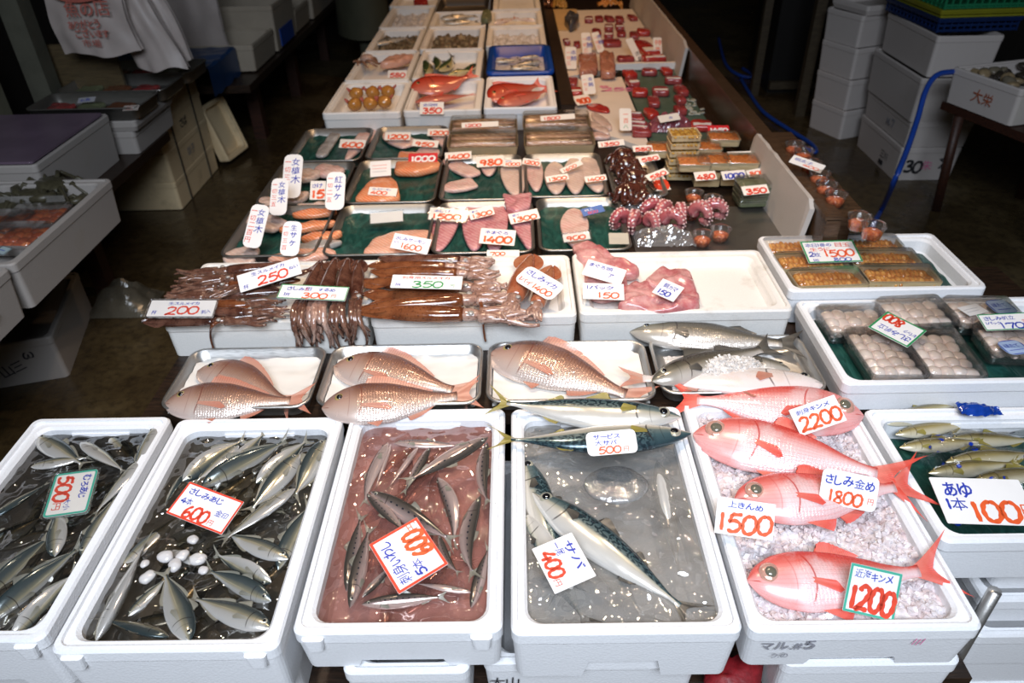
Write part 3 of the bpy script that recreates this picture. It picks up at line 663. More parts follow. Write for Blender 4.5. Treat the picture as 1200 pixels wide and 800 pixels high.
for h, t, s, lab, k in (
    ((212, 562), (290, 507), -1, 'pale bellied horse mackerel arching along the far left of the 600 card box', dict(roll=35, bend=.06, z=wz+.004)),
    ((280, 522), (222, 570), -1, 'horse mackerel with its gill showing, second from the far left corner', dict(z=wz)),
    ((270, 548), (313, 504), -1, 'small silver horse mackerel pointing at the back wall', dict(roll=30)),
    ((236, 570), (345, 511), 1, 'dark backed horse mackerel lying diagonally behind the red-edged card', dict(roll=62)),
    ((300, 566), (366, 511), -1, 'white bellied horse mackerel behind the right end of the red-edged card', dict(roll=50, z=wz+.006)),
    ((352, 532), (286, 606), -1, 'yellow-green horse mackerel right of the red-edged card', dict(roll=-20, z=wz+.004)),
    ((382, 515), (340, 590), -1, 'yellowish horse mackerel in the far right corner of the box', dict(roll=-25)),
    ((346, 572), (252, 640), -1, 'slim pale horse mackerel whose tail crosses the lower corner of the red-edged card', dict(roll=20, z=wz+.012)),
    ((338, 655), (258, 622), -1, 'broad silver horse mackerel below the red-edged card with its head to the right', dict(z=wz+.002)),
    ((326, 668), (366, 584), 1, 'dark horse mackerel against the right wall of the 600 card box', dict(roll=40, z=wz-.006)),
    ((318, 682), (246, 646), 1, 'pale belly-up horse mackerel in the middle of the 600 card box', dict(roll=-50)),
    ((222, 752), (190, 662), -1, 'large striped horse mackerel at the front with its head towards the shopper', dict(z=wz+.012)),
    ((318, 736), (216, 696), -1, 'silver horse mackerel in the near right corner, head to the right', dict(z=wz+.002)),
    ((318, 704), (236, 664), -1, 'dark headed horse mackerel just behind the one in the near right corner', dict(roll=-45, z=wz-.002)),
    ((112, 752), (176, 625), 1, 'long white bellied horse mackerel along the left wall', dict(roll=-50, z=wz+.002)),
    ((140, 668), (218, 596), 1, 'half sunk horse mackerel left of the ice lumps', dict(z=wz-.012)),
    ((150, 722), (200, 672), 1, 'horse mackerel head between the long white one and the large striped one', dict(z=wz-.004)),
    ((198, 746), (112, 722), 1, 'thin horse mackerel in the near left corner with its tail at the wall', dict(roll=40, z=wz)),
    ((150, 734), (236, 716), 1, 'sunken horse mackerel under the large striped one', dict(z=wz-.014)),
    ((214, 556), (190, 596), 1, 'horse mackerel head left of the red-edged card', dict(roll=30)),
    ((300, 690), (352, 640), 1, 'horse mackerel tucked under the right wall below the broad silver one', dict(z=wz-.014)),
    ((196, 640), (262, 676), 1, 'sunken horse mackerel beside the ice lumps', dict(z=wz-.014, roll=-30))):
    aji(h, t, s, lab, k.pop('z', wz), 'horse mackerel in the 600 card box', **k)
def lump_mesh(seed):
    mb = MB(); mb.ball((0, 0, 0), (1, .8, .55), 0, 16, 10); mb.v = [tuple(Vector(v)*(1+.28*mnoise.noise(Vector(v)*1.3+Vector((seed, 0, 0))))) for v in mb.v]
    return mb.mesh('ice_lump', ICELUMP)
_g = G('clear_ice_lump'); _g.P(col=(.72, .70, .69), rough=.12, sss=.4, coat=.6, alpha=.8); _g.b.inputs['Subsurface Radius'].default_value = (.02, .02, .02); ICELUMP = _g.m
_lm = [lump_mesh(i*3.1) for i in range(3)]
for i, (u, v, r) in enumerate(((194, 652, 13), (214, 650, 11), (226, 632, 10), (172, 676, 13), (205, 662, 12), (232, 655, 13), (170, 660, 8), (238, 668, 9))):
    p = P(u, v, wz+.008); o = link('ice_lump', _lm[i % 3], None, p, (0, 0, i*1.3)); o.scale = (r*.0011,)*3
    tag(o, 'rounded cloudy lump of ice floating between the horse mackerel', 'ice', 'ice lumps among the horse mackerel')
def sunk(key, x0, x1, y0, y1, n, z, L, lab, g, seed, ang=60):
    rn = random.Random(seed)
    for i in range(n):
        x, y = rn.uniform(x0, x1), y0+(y1-y0)*(i+rn.random())/n; a = RAD(ang+rn.uniform(-35, 35)); s_ = rn.choice((-1, 1)); root = empty(SPECIES[key]['name'], (x-cos(a)*L*.5, y-sin(a)*L*.5, z+rn.uniform(-.004, .004)), (RAD(rn.uniform(-30, 40)), 0, a), L*rn.uniform(.9, 1.08)); tag(root, lab, 'fish', g); eye = None
        for nm, me in fish_meshes(key, s_):
            if nm in ('body', 'tail_fin', 'dorsal_fin'): link(nm, me, root)
sunk('aji', -.93, -.83, .76, 1.10, 16, ZT-.046, .155, 'sunken horse mackerel dimly seen under the others in the leftmost box', 'sunken fish of the leftmost box', 5)
sunk('aji', -.62, -.47, .74, 1.08, 18, ZT-.048, .165, 'sunken horse mackerel under the others in the 600 card box', 'sunken fish of the 600 card box', 6)
sunk('iwashi', -.27, -.13, .75, 1.10, 14, ZT-.046, .155, 'sunken sardine under the others in the pink water', 'sunken sardines', 7, 75)
# sardines
for h, t, s, lab, k in (
    ((452, 519), (417, 598), -1, 'pale sardine along the far left wall of the pink water box', dict(bend=-.08, roll=25)),
    ((458, 520), (438, 578), -1, 'dark backed sardine second from the far left corner', dict(roll=65, z=-.006)),
    ((490, 524), (452, 576), -1, 'green backed sardine in the far half of the pink water box', dict(roll=55, z=-.003)),
    ((504, 524), (470, 582), 1, 'pinkish sardine beside the big spotted one, tail pointing down left', dict(roll=20)),
    ((572, 512), (470, 568), 1, 'big shiny spotted sardine lying on top under the mackerel tails', dict(z=.014, roll=-8)),
    ((462, 519), (545, 522), 1, 'sardine against the far wall of the pink water box', dict(z=-.006)),
    ((517, 556), (545, 640), -1, 'curved sardine right of centre in the pink water box', dict(bend=.12, roll=30)),
    ((567, 520), (562, 600), 1, 'sardine at the far right wall', dict(bend=.1, roll=30, z=-.004)),
    ((556, 582), (536, 686), 1, 'long sardine along the right wall below the far right one', dict(bend=.14, roll=20)),
    ((434, 576), (538, 638), 1, 'long grey sardine lying diagonally above the upside-down card', dict(roll=40, z=.006)),
    ((430, 578), (480, 628), -1, 'green sardine with its eye showing at the upper left of the upside-down card', dict(roll=-10, z=.010)),
    ((512, 628), (534, 680), 1, 'sardine at the right edge of the upside-down card', dict(roll=35, bend=.1)),
    ((406, 692), (424, 598), 1, 'plump pale sardine along the near left wall', dict(roll=40)),
    ((410, 712), (434, 612), 1, 'slim sardine second from the near left wall', dict(roll=35, z=.002)),
    ((424, 700), (466, 656), -1, 'sardine half under the lower left corner of the upside-down card', dict(z=.002)),
    ((553, 694), (480, 682), -1, 'sardine in front of the upside-down card, head to the right', dict(roll=30, z=.002)),
    ((424, 708), (528, 698), 1, 'sardine lying along the front wall', dict(roll=35)),
    ((552, 712), (574, 636), 1, 'sardine in the near right corner', dict(roll=30)),
    ((440, 640), (452, 690), 1, 'sunken sardine left of the upside-down card', dict(z=-.012)),
    ((476, 590), (520, 540), 1, 'sunken sardine in the middle of the pink water', dict(z=-.020)),
    ((480, 640), (560, 660), 1, 'sunken sardine underneath the upside-down card', dict(z=-.016))):
    fish('iwashi', h, t, ZT-.020+k.pop('z', 0), s, lab, 'sardines in the pink water box', **k)
# mackerel
fish('saba', (798, 491), (566, 475), ZT+.020, -1, 'whole mackerel laid across the far rim of the icy box, behind its twin', 'mackerel', bend=.03, roll=-14)
fish('saba', (811, 511), (570, 522), ZT+.018, 1, 'whole mackerel laid belly-up across the icy box, in front of its twin', 'mackerel', bend=-.05, roll=6)
fish('sabadark', (624, 577), (826, 728), ZT-.016, 1, 'large pale bellied mackerel floating diagonally in the icy water', 'mackerel', roll=4, droop=.05)
fish('sabadark', (614, 536), (668, 705), ZT-.034, 1, 'sunken mackerel along the left wall of the icy box', 'mackerel', roll=10)
fish('sabadark', (612, 600), (695, 745), ZT-.034, -1, 'dark mackerel at the near left of the icy box beneath the 400 card', 'mackerel', roll=45)
fish('sabadark', (672, 610), (765, 738), ZT-.044, 1, 'mackerel under the large floating one with a yellowish tail', 'mackerel')
fish('sabadark', (770, 540), (800, 690), ZT-.050, 1, 'faint sunken mackerel along the right wall of the icy box', 'mackerel', roll=-70)
mb = MB(); c = P(722, 568, ZT-.026); mb.ball((0, 0, 0), (.062, .048, .012), 0, 26, 10); mb.v = [tuple(Vector(v)+Vector((0, 0, .005*mnoise.noise(Vector(v)*60)))) for v in mb.v]
o = mb.build('ice_slab', clearmat('frosty_slab', (.85, .86, .87), .16, .10, .3, (.55, .55, .54), .5, 60)); o.location = c
tag(o, 'flat clear slab of ice floating behind the large mackerel', 'ice')
# alfonsino on crushed ice
ice_bed(.360, .672, .676, 1.178, ZT-.030, ICE_PINK, 'crushed ice bed under the red alfonsino', .008, 26, 3, 1500, hump=lambda x, y: -.016*max(0, (y-.6)*0)+.004)
fish('kinme', (1012, 487), (770, 464), ZT+.004, -1, 'rearmost red alfonsino with its head to the right under the 2200 card', 'red alfonsino', roll=-18)
fish('kinme', (813, 506), (1086, 566), ZT+.006, 1, 'red alfonsino with a big olive eye facing left, second from the back', 'red alfonsino', roll=16, bend=-.03, pitch=-1)
fish('kinme', (862, 588), (1098, 572), ZT+.004, 1, 'red alfonsino whose head is behind the 1500 card', 'red alfonsino', roll=12, bend=.04)
fish('kinme', (877, 684), (1130, 672), ZT-.004, 1, 'red alfonsino nearest the shopper with a ringed eye', 'red alfonsino', roll=16, bend=.04)
# sweetfish
mb = MB(); mb.grid(lambda a, b: (.735+.47*a, .845+.29*b, ZT-.060+.004*mnoise.noise(Vector((a*9, b*6, 2)))), 30, 20)
tag(mb.build('green_sheet', GREEN_SHEET), 'dark green plastic sheet lining the sweetfish box', 'sheet')
for h, t, s, lab, dz in (((1038, 497), (1136, 468), 1, 'farthest sweetfish with its tail up on the rim', .010), ((1049, 509), (1146, 494), 1, 'sweetfish second from the back, its head facing left', .004), ((1054, 524), (1160, 516), 1, 'sweetfish third from the back, its white belly low', .004),
    ((1112, 514), (1222, 516), 1, 'sweetfish behind the blue wrapper at the right', -.002), ((1108, 541), (1226, 530), 1, 'long sweetfish in the middle right of the box', .004), ((1088, 554), (1200, 541), 1, 'sweetfish just behind the 100 card', .004), ((1142, 562), (1250, 550), 1, 'sweetfish at the right behind the 100 card', .006)):
    fish('ayu', h, t, ZT-.030+dz, s, lab, 'sweetfish', roll=14)
_g = G('blue_printed_film'); _o = _g.obj(); _f = _g.ma('MULTIPLY', _g.mr(_g.voro(34, _o, rnd=.55), .17, .24, 1, 0), _g.mr(_g.noise(110, _o, 2), .40, .50))
_tr = _g.n('ShaderNodeBsdfTransparent', {'Color': (.97, .97, .97, 1)}); _gl = _g.n('ShaderNodeBsdfGlossy', {'Roughness': .08}); _df = _g.n('ShaderNodeBsdfDiffuse', {'Color': (.006, .03, .28, 1)})
_lw = _g.n('ShaderNodeLayerWeight', {'Blend': .3}); _m0 = _g.n('ShaderNodeMixShader', {0: _f, 1: _tr.outputs[0], 2: _df.outputs[0]}); _m1 = _g.n('ShaderNodeMixShader', {0: _g.ma('MULTIPLY_ADD', _lw.outputs['Fresnel'], .5, .05), 1: _m0.outputs[0], 2: _gl.outputs[0]})
_bp = _g.n('ShaderNodeBump', {'Height': _g.noise(26, _o, 4, .6, 1.0), 'Strength': .6, 'Distance': .01}); _g.set(_gl.inputs['Normal'], _bp.outputs[0]); _g.t.links.new(_m1.outputs[0], _g.out.inputs[0])
BLUEFILM = _g.m
mb = MB(); mb.grid(lambda a, b: (.775+.42*a, .885+.225*b, ZT+.002+.014*sin(b*22+a*2)*(.6)+.010*mnoise.noise(Vector((a*12, b*7, 5)))-.03*(abs(a-.5)*2)**6-.03*(abs(b-.5)*2)**6), 50, 40)
tag(mb.build('printed_plastic_bag', BLUEFILM), 'clear plastic bag with blue printed marks lying over the sweetfish', 'plastic bag')
c = P(1148, 480, ZT+.012); mb = MB(); mb.grid(lambda a, b: ((a-.5)*.082, (b-.5)*.034*(1+.25*sin(a*5)), .012*sin(pi*b)*sin(pi*min(1, a*1.1)+.1)+.006*mnoise.noise(Vector((a*8, b*8, 3)))), 26, 14)
o = mb.build('blue_wrapper', flat('glossy_blue_wrapper', (.008, .05, .34), .15, 0, .5, 60, .4, 60, coat=.6)); o.location = c; o.rotation_euler = (0, 0, -.12)
tag(o, 'crumpled glossy blue wrapper on the sweetfish', 'wrapper')
# price cards of the front row
card_at((115, 552), (101, 603), (66.6, 553), ZT-.004, [('むろあじ', .10, .70, .20, 'b', .55), ('大小', .62, .42, .16, 'b', .3), ('500', .06, .12, .42, 'r', .60), ('円', .70, .16, .22, 'r', None)], 'green-edged 500 card half wet in the leftmost box', TEAL_EDGE, 12, paper=PAPER_W, sleeve=True)
card_at((230, 567), (294, 591), (187, 598), ZT+.014, [('さしみあじ', .10, .70, .20, 'b', .62), ('4本', .08, .40, .20, 'b', None), ('600', .22, .08, .42, 'r', .42), ('円', .68, .10, .18, 'r', None), ('金印', .70, .40, .18, 'b', None)], 'red-edged 600 card on the horse mackerel', RED_INK, 14, rnd=.01)
card_at((466, 694), (431, 636), (527, 663), ZT+.012, [('刺身いわし', .08, .68, .24, 'b', .82), ('5本', .06, .38, .22, 'b', None), ('600', .34, .08, .46, 'o', .46), ('円', .82, .10, .20, 'o', None)], 'red-edged 600 card lying upside down on the sardines', RED_INK, 10, rnd=.01)
card_at((687, 507), (745, 502), (688, 535), ZT+.052, [('サービス', .14, .68, .22, 'b', .55), ('大サバ', .16, .42, .22, 'b', .45), ('500', .20, .06, .34, 'o', .46), ('円', .72, .10, .24, 'o', None)], 'small white 500 card leaning on the two mackerel laid across the box', None, 30, rnd=.2)
card_at((671, 626), (700, 677), (622, 641), ZT+.022, [('サバ', .12, .70, .24, 'b', .72), ('一尾', .06, .46, .20, 'b', .3), ('400', .16, .08, .42, 'r', .56), ('円', .76, .10, .18, 'r', None)], 'white 400 card on the icy water beside the large mackerel', None, 10, rnd=.01)
card_at((922.7, 481), (976, 462.7), (940, 510.7), ZT+.05, [('刺身キンメ', .10, .72, .20, 'b', .80), ('2200', .05, .10, .58, 'o', .90)], '2200 card on the rearmost alfonsino', None, 35, rnd=.01)
card_at((962.7, 546.7), (1029, 560), (961, 588), ZT+.03, [('さしみ金め', .06, .60, .30, 'b', .88), ('1800', .14, .08, .42, 'o', .6), ('円', .84, .2, .2, 'o', None)], 'rounded card with blue writing tucked behind the third alfonsino', None, 50, rnd=.15)
card_at((840, 581), (908, 590.7), (838, 624), ZT+.035, [('上きんめ', .18, .76, .20, 'b', .66), ('1500', .03, .10, .60, 'o', .92)], '1500 card on the left rim of the alfonsino box', None, 48, rnd=.01)
card_at((990.3, 657), (1050, 670.6), (994.6, 716.5), ZT+.022, [('近海キンメ', .10, .74, .20, 'b', .80), ('1200', .07, .08, .60, 'r', .86)], 'green-edged 1200 card standing on the nearest alfonsino', TEAL_EDGE, 52, rnd=.01)
card_at((1085, 559), (1190, 562), (1114, 613), ZT+.012, [('あゆ', .10, .60, .36, 'b', .34), ('1本', .06, .30, .28, 'b', .24), ('100', .30, .06, .52, 'o', .52), ('円', .86, .20, .30, 'o', None)], 'large white 100 card lying on the front rim of the sweetfish box', None, 10, rnd=.02)
# ------------------------------------------------------------------ counter
def plank_table(name, x0, x1, y0, y1, ztop, th, mat, label, legs=(), leg=.05, legmat=None, cat='table'):
    root = empty(name, ((x0+x1)/2, (y0+y1)/2, 0)); cx, cy = (x0+x1)/2, (y0+y1)/2
    mb = MB(); mb.box((0, 0, ztop-th/2), (x1-x0, y1-y0, th)); mb.build('table_top', mat, root)
    for (lx, ly) in legs:
        mb = MB(); mb.box((lx-cx, ly-cy, (ztop-th)/2), (leg, leg, ztop-th)); mb.build('leg', legmat or mat, root)
    return tag(root, label, cat)
plank_table('market_counter', -.83, .97, 1.200, 7.2, .52, .03, WOOD_DK, 'long dark wooden counter that carries the trays and boxes of fish', [(x, y) for y in (1.3, 3.0, 5.0, 7.0) for x in (-.74, .80)], .08, cat='counter')
plank_table('low_bench', -1.2, .79, .72, 1.175, .30, .03, WOOD_DK, 'low dark bench under the front foam boxes', [(x, y) for y in (.78, 1.12) for x in (-1.1, -.1, .70)], .07, cat='bench')
for i, (x0, x1, y0, zt) in enumerate(((-1.03, -.742, .70, .41), (-.715, -.385, .69, .41), (-.30, -.09, .655, .445), (-.075, .29, .685, .42), (.41, .70, .66, .445))):
    bx = foam_box(x0, x1, y0, 1.165, zt, round(zt-.301, 3), ['foam box underneath the leftmost front box', 'foam box underneath the horse mackerel box', 'narrow foam box underneath the sardine box', 'foam box with black writing underneath the mackerel box', 'foam box underneath the alfonsino box'][i], 'foam boxes under the front row', ridge=False)
    if i == 3: stain(bx, .361, .476, zt-.301, [('大山', -.172, .052, .03), ('キ9', -.165, .018, .03)])
mb = MB(); mb.ball((.355, .70, .33), (.05, .04, .035), 0, 14, 8)
mb.v = [tuple(Vector(v)*(1+.05*mnoise.noise(Vector(v)*30))) for v in mb.v]
tag(mb.build('red_netting', flat('red_mesh_bag', (.25, .01, .015), .5, 0, .6, 90, .5, 120)), 'dark red netting bundle on the bench below the alfonsino box', 'netting')
for zt, h, x0, y0, lab in ((.444, .071, .86, .845, 'lidded foam box directly under the sweetfish box'), (.372, .071, .84, .825, 'second lidded foam box under the sweetfish box'), (.300, .099, .835, .80, 'third foam box down under the sweetfish box'), (.200, .099, .85, .82, 'fourth foam box down under the sweetfish box'), (.100, .099, .84, .82, 'bottom foam box of the stack under the sweetfish box')):
    foam_box(x0, 1.33, y0, 1.16, zt, h, lab, 'foam boxes under the sweetfish', ridge=False)
root = empty('metal_stand', P(1150, 760, .40)); root.location.z = 0
q1 = PY(1166, 692, .775)
mb = MB(); mb.tube([Vector((q1.x, .775, 0)), q1], .011, 8); root.location = (0, 0, 0); tag(mb.build('steel_pole', STEEL), 'steel pole standing beside the boxes at the right front', 'pole')
bpy.data.objects.remove(root)
# ------------------------------------------------------------------ sea bream trays (rims at .56)
LINER = flat('wet_white_liner', (.80, .77, .72), .18, 0, .12, 14, .15, 30, coat=.3)
tray(-.778, -.452, 1.186, 1.412, .560, .036, 'steel tray with two pink sea bream, leftmost of the four', liner=LINER, group='steel trays of whole fish')
tray(-.445, -.086, 1.189, 1.414, .560, .036, 'steel tray with two pink sea bream facing left, second from the left', liner=LINER, group='steel trays of whole fish')
tray(-.079, .290, 1.192, 1.416, .560, .036, 'steel tray holding one single pink sea bream', liner=LINER, group='steel trays of whole fish')
tray(.296, .658, 1.208, 1.424, .562, .036, 'steel tray with sea bass and ice, rightmost of the four', group='steel trays of whole fish')
TZ = .546
fish('tai', (234, 432), (356, 470), TZ, 1, 'pink sea bream at the back of the leftmost tray', 'pink sea bream', roll=14, bend=-.05)
fish('tai', (193, 474), (368, 470), TZ+.010, 1, 'pink sea bream at the front of the leftmost tray', 'pink sea bream', roll=14, bend=.02)
fish('tai', (392, 428), (560, 460), TZ, 1, 'pink sea bream at the back of the second tray', 'pink sea bream', roll=14, bend=-.02)
fish('tai', (377, 480), (566, 464), TZ+.012, 1, 'pink sea bream at the front of the second tray', 'pink sea bream', roll=14, bend=.03)
fish('tai', (573, 413), (770, 466), TZ+.004, 1, 'pink sea bream alone in its tray', 'pink sea bream', roll=14, bend=-.04)
fish('suzuki', (738, 388), (944, 404), TZ+.018, 1, 'sea bass at the back of the tray, its head over the rim', 'sea bass', roll=14)
fish('suzuki', (764, 446), (910, 404), TZ+.024, 1, 'sea bass with a big dark eye in the middle of the tray', 'sea bass', roll=14)
fish('belly', (966, 452), (722, 442), TZ+.010, -1, 'sea bass lying belly-up along the front of the tray', 'sea bass', roll=8)
fish('suzuki', (926, 433), (800, 412), TZ+.006, -1, 'sea bass half buried in ice with its snout to the right', 'sea bass')
def _hump(x, y): return .038*math.exp(-(((x-.445)/.085)**2+((y-1.285)/.060)**2))
ice_bed(.325, .575, 1.218, 1.352, .552, ICE_WHITE, 'heap of crushed ice on the sea bass', .004, 40, 11, 1500, hump=_hump, nx=90, cs=.55, shape=lambda x, y: ((x-.45)/.1)**2+((y-1.285)/.06)**2 < .8)
# ------------------------------------------------------------------ squid boxes (rims at .62)
SB = dict(wall=.030, depth_in=.030, mat=FOAM_OLD, ridge=False, taper=.98)
foam_box(-.846, -.358, 1.428, 1.722, .62, .099, 'shallow foam box of dark squid, left end of the squid row', 'shallow foam boxes', **SB)
foam_box(-.356, .134, 1.430, 1.730, .62, .099, 'shallow foam box of brown squid, middle of the row', 'shallow foam boxes', **SB)
foam_box(.138, .640, 1.436, 1.738, .62, .099, 'shallow foam box of pink fish heads, right of the squid', 'shallow foam boxes', **SB)
def squid_mat(name, a, b, c):
    g = G(name); o = g.obj(); n1 = g.noise(9, o, 4, .6); n2 = g.noise(70, o, 3)
    col = g.mix(g.mr(n1, .35, .68), a, b); col = g.mix(g.mr(n2, .56, .66, 0, .7), col, c)
    g.P(col=col, rough=.13, coat=.8, spec=.6); g.bump(g.noise(40, o, 3), .15, .003); return g.m
SQ_DK = squid_mat('dark_squid_skin', (.060, .020, .013), (.15, .065, .042), (.02, .008, .007))
SQ_BR = squid_mat('brown_squid_skin', (.115, .032, .012), (.21, .072, .028), (.045, .013, .007))
SQ_RED = squid_mat('orange_red_squid_skin', (.34, .10, .045), (.40, .17, .09), (.22, .04, .02))
SQ_ARM = squid_mat('squid_arm_skin', (.10, .042, .028), (.24, .13, .09), (.05, .02, .015))
SQ_ARM2 = squid_mat('pale_squid_arm_skin', (.28, .15, .11), (.48, .33, .27), (.12, .05, .035))
SQ_EYE = flat('squid_eye', (.45, .42, .38), .1, .2, .3, 60, coat=1)
_sq = {}
def squid(tip, end, z, label, skin, arm, group=None, hang=0.0, seed=0, fat=1.0, ml=.56, zt=None, roll=0):
    """squid seen with its pointed mantle tip at pixel tip and its arm ends at pixel end; hang lets the arms drape over an edge"""
    a = P(*tip, z if zt is None else zt); b = P(*end, z); d = b-a; L = d.length
    root = empty('squid', a, (0, 0, 0), L)
    root.rotation_euler = (Matrix.Rotation(math.atan2(d.y, d.x), 3, 'Z') @ Matrix.Rotation(-math.asin(d.z/L), 3, 'Y') @ Matrix.Rotation(RAD(roll), 3, 'X')).to_euler()
    tag(root, label, 'squid', group)
    key = (skin.name, arm.name, seed, hang, fat, ml)
    if key not in _sq:
        rn = random.Random(seed*17+5); out = []; R = .060*fat
        prof = H(0, .004, .06, .020*fat, .2, .62*R, .45, .95*R, .75, R, .95, .93*R, 1, .80*R)
        mb = MB(); mb.rings([[(t*ml, r*cos(2*pi*k/20)*(1+.05*sin(t*9+seed)), .80*r*sin(2*pi*k/20)) for k in range(20)] for t, r in ((i/26, interp(prof, i/26)) for i in range(27))])
        out.append(('mantle', mb.mesh('squid_mantle', skin)))
        for s in (-1, 1):
            mb = MB()
            mb.grid(lambda p, q: (ml*(.0+.42*p)+.03*q*sin(pi*p), s*(interp(prof, .42*p)*.8+R*.95*q*sin(pi*min(1, p*1.15+.03))**.9), .006+.012*sin(6*p+q*4+seed)*q), 14, 6)
            out.append(('fin', mb.mesh('squid_fin', skin)))
        mb = MB(); mb.rings([[(t, r*cos(2*pi*k/16), .85*r*sin(2*pi*k/16)) for k in range(16)] for t, r in ((ml-.02, .6*R), (ml+.01, .72*R), (ml+.05, .70*R), (ml+.085, .52*R), (ml+.10, .40*R))])
        out.append(('head', mb.mesh('squid_head', arm)))
        mb = MB(); mb.ball((ml+.045, .45*R*(1 if seed % 2 else -1), .48*R), (.020, .020, .012), 0, 12, 6); out.append(('eye', mb.mesh('squid_eye', SQ_EYE)))
        na = 8; rn_k = [random.Random(seed*9+k).uniform(.55, 1.12) for k in range(na)]
        for k in range(na):
            f = (k/(na-1)-.5)*2; pts = []; rr = []; a0 = ml+.09; ln = (1-a0)*rn.uniform(.85, 1.12)*(1.0+.25*(hang > 0)); cu = rn.uniform(-1, 1)
            for i in range(12):
                t = i/11; x = a0+ln*t; y = f*R*(.5+.75*t)+.05*cu*sin(t*4+k)*t; zz = .012*sin(k*2.3)-.004+.02*sin(t*6+k)*t*(hang == 0)
                if hang:
                    q = max(0, t-.22)/.78; ang = min(1.0, q*3)*RAD(80); x = a0+ln*(.22*min(t/.22, 1)+.78*min(q, .33)*.9*(1-.3*q)); zz = .0-hang*rn_k[k]*max(0, q-.08)*1.05+.01*sin(k*2)
                x *= 1; pts.append((x, y+(.03*math.sin(k*5+t*3) if hang else 0)*t, zz)); rr.append(.027*(1-.72*t)*rn.uniform(.85, 1.15)+.002)
            mb = MB(); mb.tube(pts, rr, 7); out.append(('arm', mb.mesh('squid_arm', arm)))
        _sq[key] = out
    for nm, me in _sq[key]: link(nm, me, root)
    return root
GQ = 'squid'
for i, (t, e, z, lab, sk, ar, k) in enumerate((
    ((345, 311), (205, 322), .634, 'dark squid farthest back in the left box, arms to the left', SQ_DK, SQ_ARM, {}),
    ((352, 328), (203, 338), .636, 'squid with pale arms behind the leaning 250 card, arms to the left', SQ_BR, SQ_ARM, dict(seed=1)),
    ((330, 341), (192, 350), .634, 'dark squid second from the front left, behind the 200 card', SQ_DK, SQ_ARM, dict(seed=2)),
    ((214, 358), (330, 354), .640, 'squid with a shining eye right of the 200 card, arms to the right', SQ_BR, SQ_ARM, dict(seed=3)),
    ((166, 378), (318, 374), .633, 'dark squid on the front rim under the 200 card', SQ_DK, SQ_ARM, dict(seed=4, fat=.8)),
    ((366, 316), (246, 346), .650, 'thin squid lying slantwise below the 250 card', SQ_DK, SQ_ARM, dict(seed=5, fat=.75)),
    ((376, 306), (340, 386), .640, 'leftmost upright squid behind the 300 card, arms over the rim', SQ_DK, SQ_ARM, dict(hang=.34, seed=6, fat=.9)),
    ((394, 302), (366, 386), .642, 'second upright squid from the left behind the 300 card, arms over the rim', SQ_DK, SQ_ARM2, dict(hang=.30, seed=7, fat=.9)),
    ((408, 302), (392, 385), .642, 'third upright squid from the left behind the 300 card, arms over the rim', SQ_DK, SQ_ARM, dict(hang=.30, seed=8, fat=.9)),
    ((421, 305), (414, 384), .640, 'rightmost upright squid, arms over the rim at the box seam', SQ_DK, SQ_ARM, dict(hang=.28, seed=9, fat=.9)),
    ((443, 304), (578, 306), .634, 'brown squid farthest back in the middle box', SQ_DK, SQ_ARM2, dict(seed=10, ml=.72, fat=1.0)),
    ((434, 319), (584, 321), .637, 'glossy brown squid behind the 350 card', SQ_BR, SQ_ARM2, dict(seed=11, ml=.68, fat=1.0)),
    ((418, 330), (592, 338), .636, 'brown squid under the 350 card', SQ_BR, SQ_ARM2, dict(seed=12, ml=.70)),
    ((420, 362), (604, 346), .642, 'long brown squid in front of the 350 card', SQ_BR, SQ_ARM2, dict(seed=13, ml=.66)),
    ((421, 366), (626, 370), .636, 'brown squid lying along the front rim of the middle box', SQ_BR, SQ_ARM2, dict(seed=14, ml=.60, fat=1.0)),
    ((352, 320), (214, 330), .650, 'dark squid lying over the two far left ones', SQ_DK, SQ_ARM, dict(seed=17)),
    ((300, 356), (196, 362), .640, 'small squid just behind the 200 card', SQ_BR, SQ_ARM, dict(seed=18)),
    ((226, 366), (336, 365), .646, 'squid behind the front rim squid, arms curling to the right', SQ_DK, SQ_ARM, dict(seed=19)),
    ((384, 306), (350, 384), .634, 'half hidden upright squid between the two left upright ones', SQ_DK, SQ_ARM2, dict(hang=.32, seed=20, fat=.8)),
    ((430, 312), (566, 313), .630, 'brown squid between the two farthest ones of the middle box', SQ_BR, SQ_ARM2, dict(seed=21, ml=.68)),
    ((424, 346), (588, 352), .632, 'brown squid half hidden between the two front ones of the middle box', SQ_BR, SQ_ARM2, dict(seed=22, ml=.66)),
    ((624, 298), (592, 374), .640, 'orange red squid with its tail fin up, left of the pair', SQ_RED, SQ_ARM2, dict(seed=15, ml=.70, fat=1.45)),
    ((648, 312), (622, 374), .638, 'orange red squid under the slanted 1400 card', SQ_RED, SQ_ARM2, dict(seed=16, ml=.74, fat=1.4)))):
    squid(t, e, z, lab, sk, ar, 'squid in the shallow foam boxes', **k)
for i, pp in enumerate(([((266, 373), .632), ((254, 378), .634), ((248, 383), .628), ((247, 395), .60), ((251, 412), .567)], [((562, 350), .640), ((565, 362), .642), ((566, 374), .634), ((567, 388), .605), ((569, 400), .58)])):
    pts = []
    for j, (p, z) in enumerate(pp):
        v = P(*p, z); 
        if z < .625: v = PY(*p, 1.422)
        pts.append(v)
    mb = MB(); mb.tube(catmull([tuple(p) for p in pts], 5), [.006*(1-.6*j/20) for j in range(21)], 8)
    tag(mb.build('squid_tentacle', SQ_BR), ['loose brown squid tentacle hanging over the left box', 'loose brown squid tentacle hanging over the middle box'][i], 'squid tentacle')
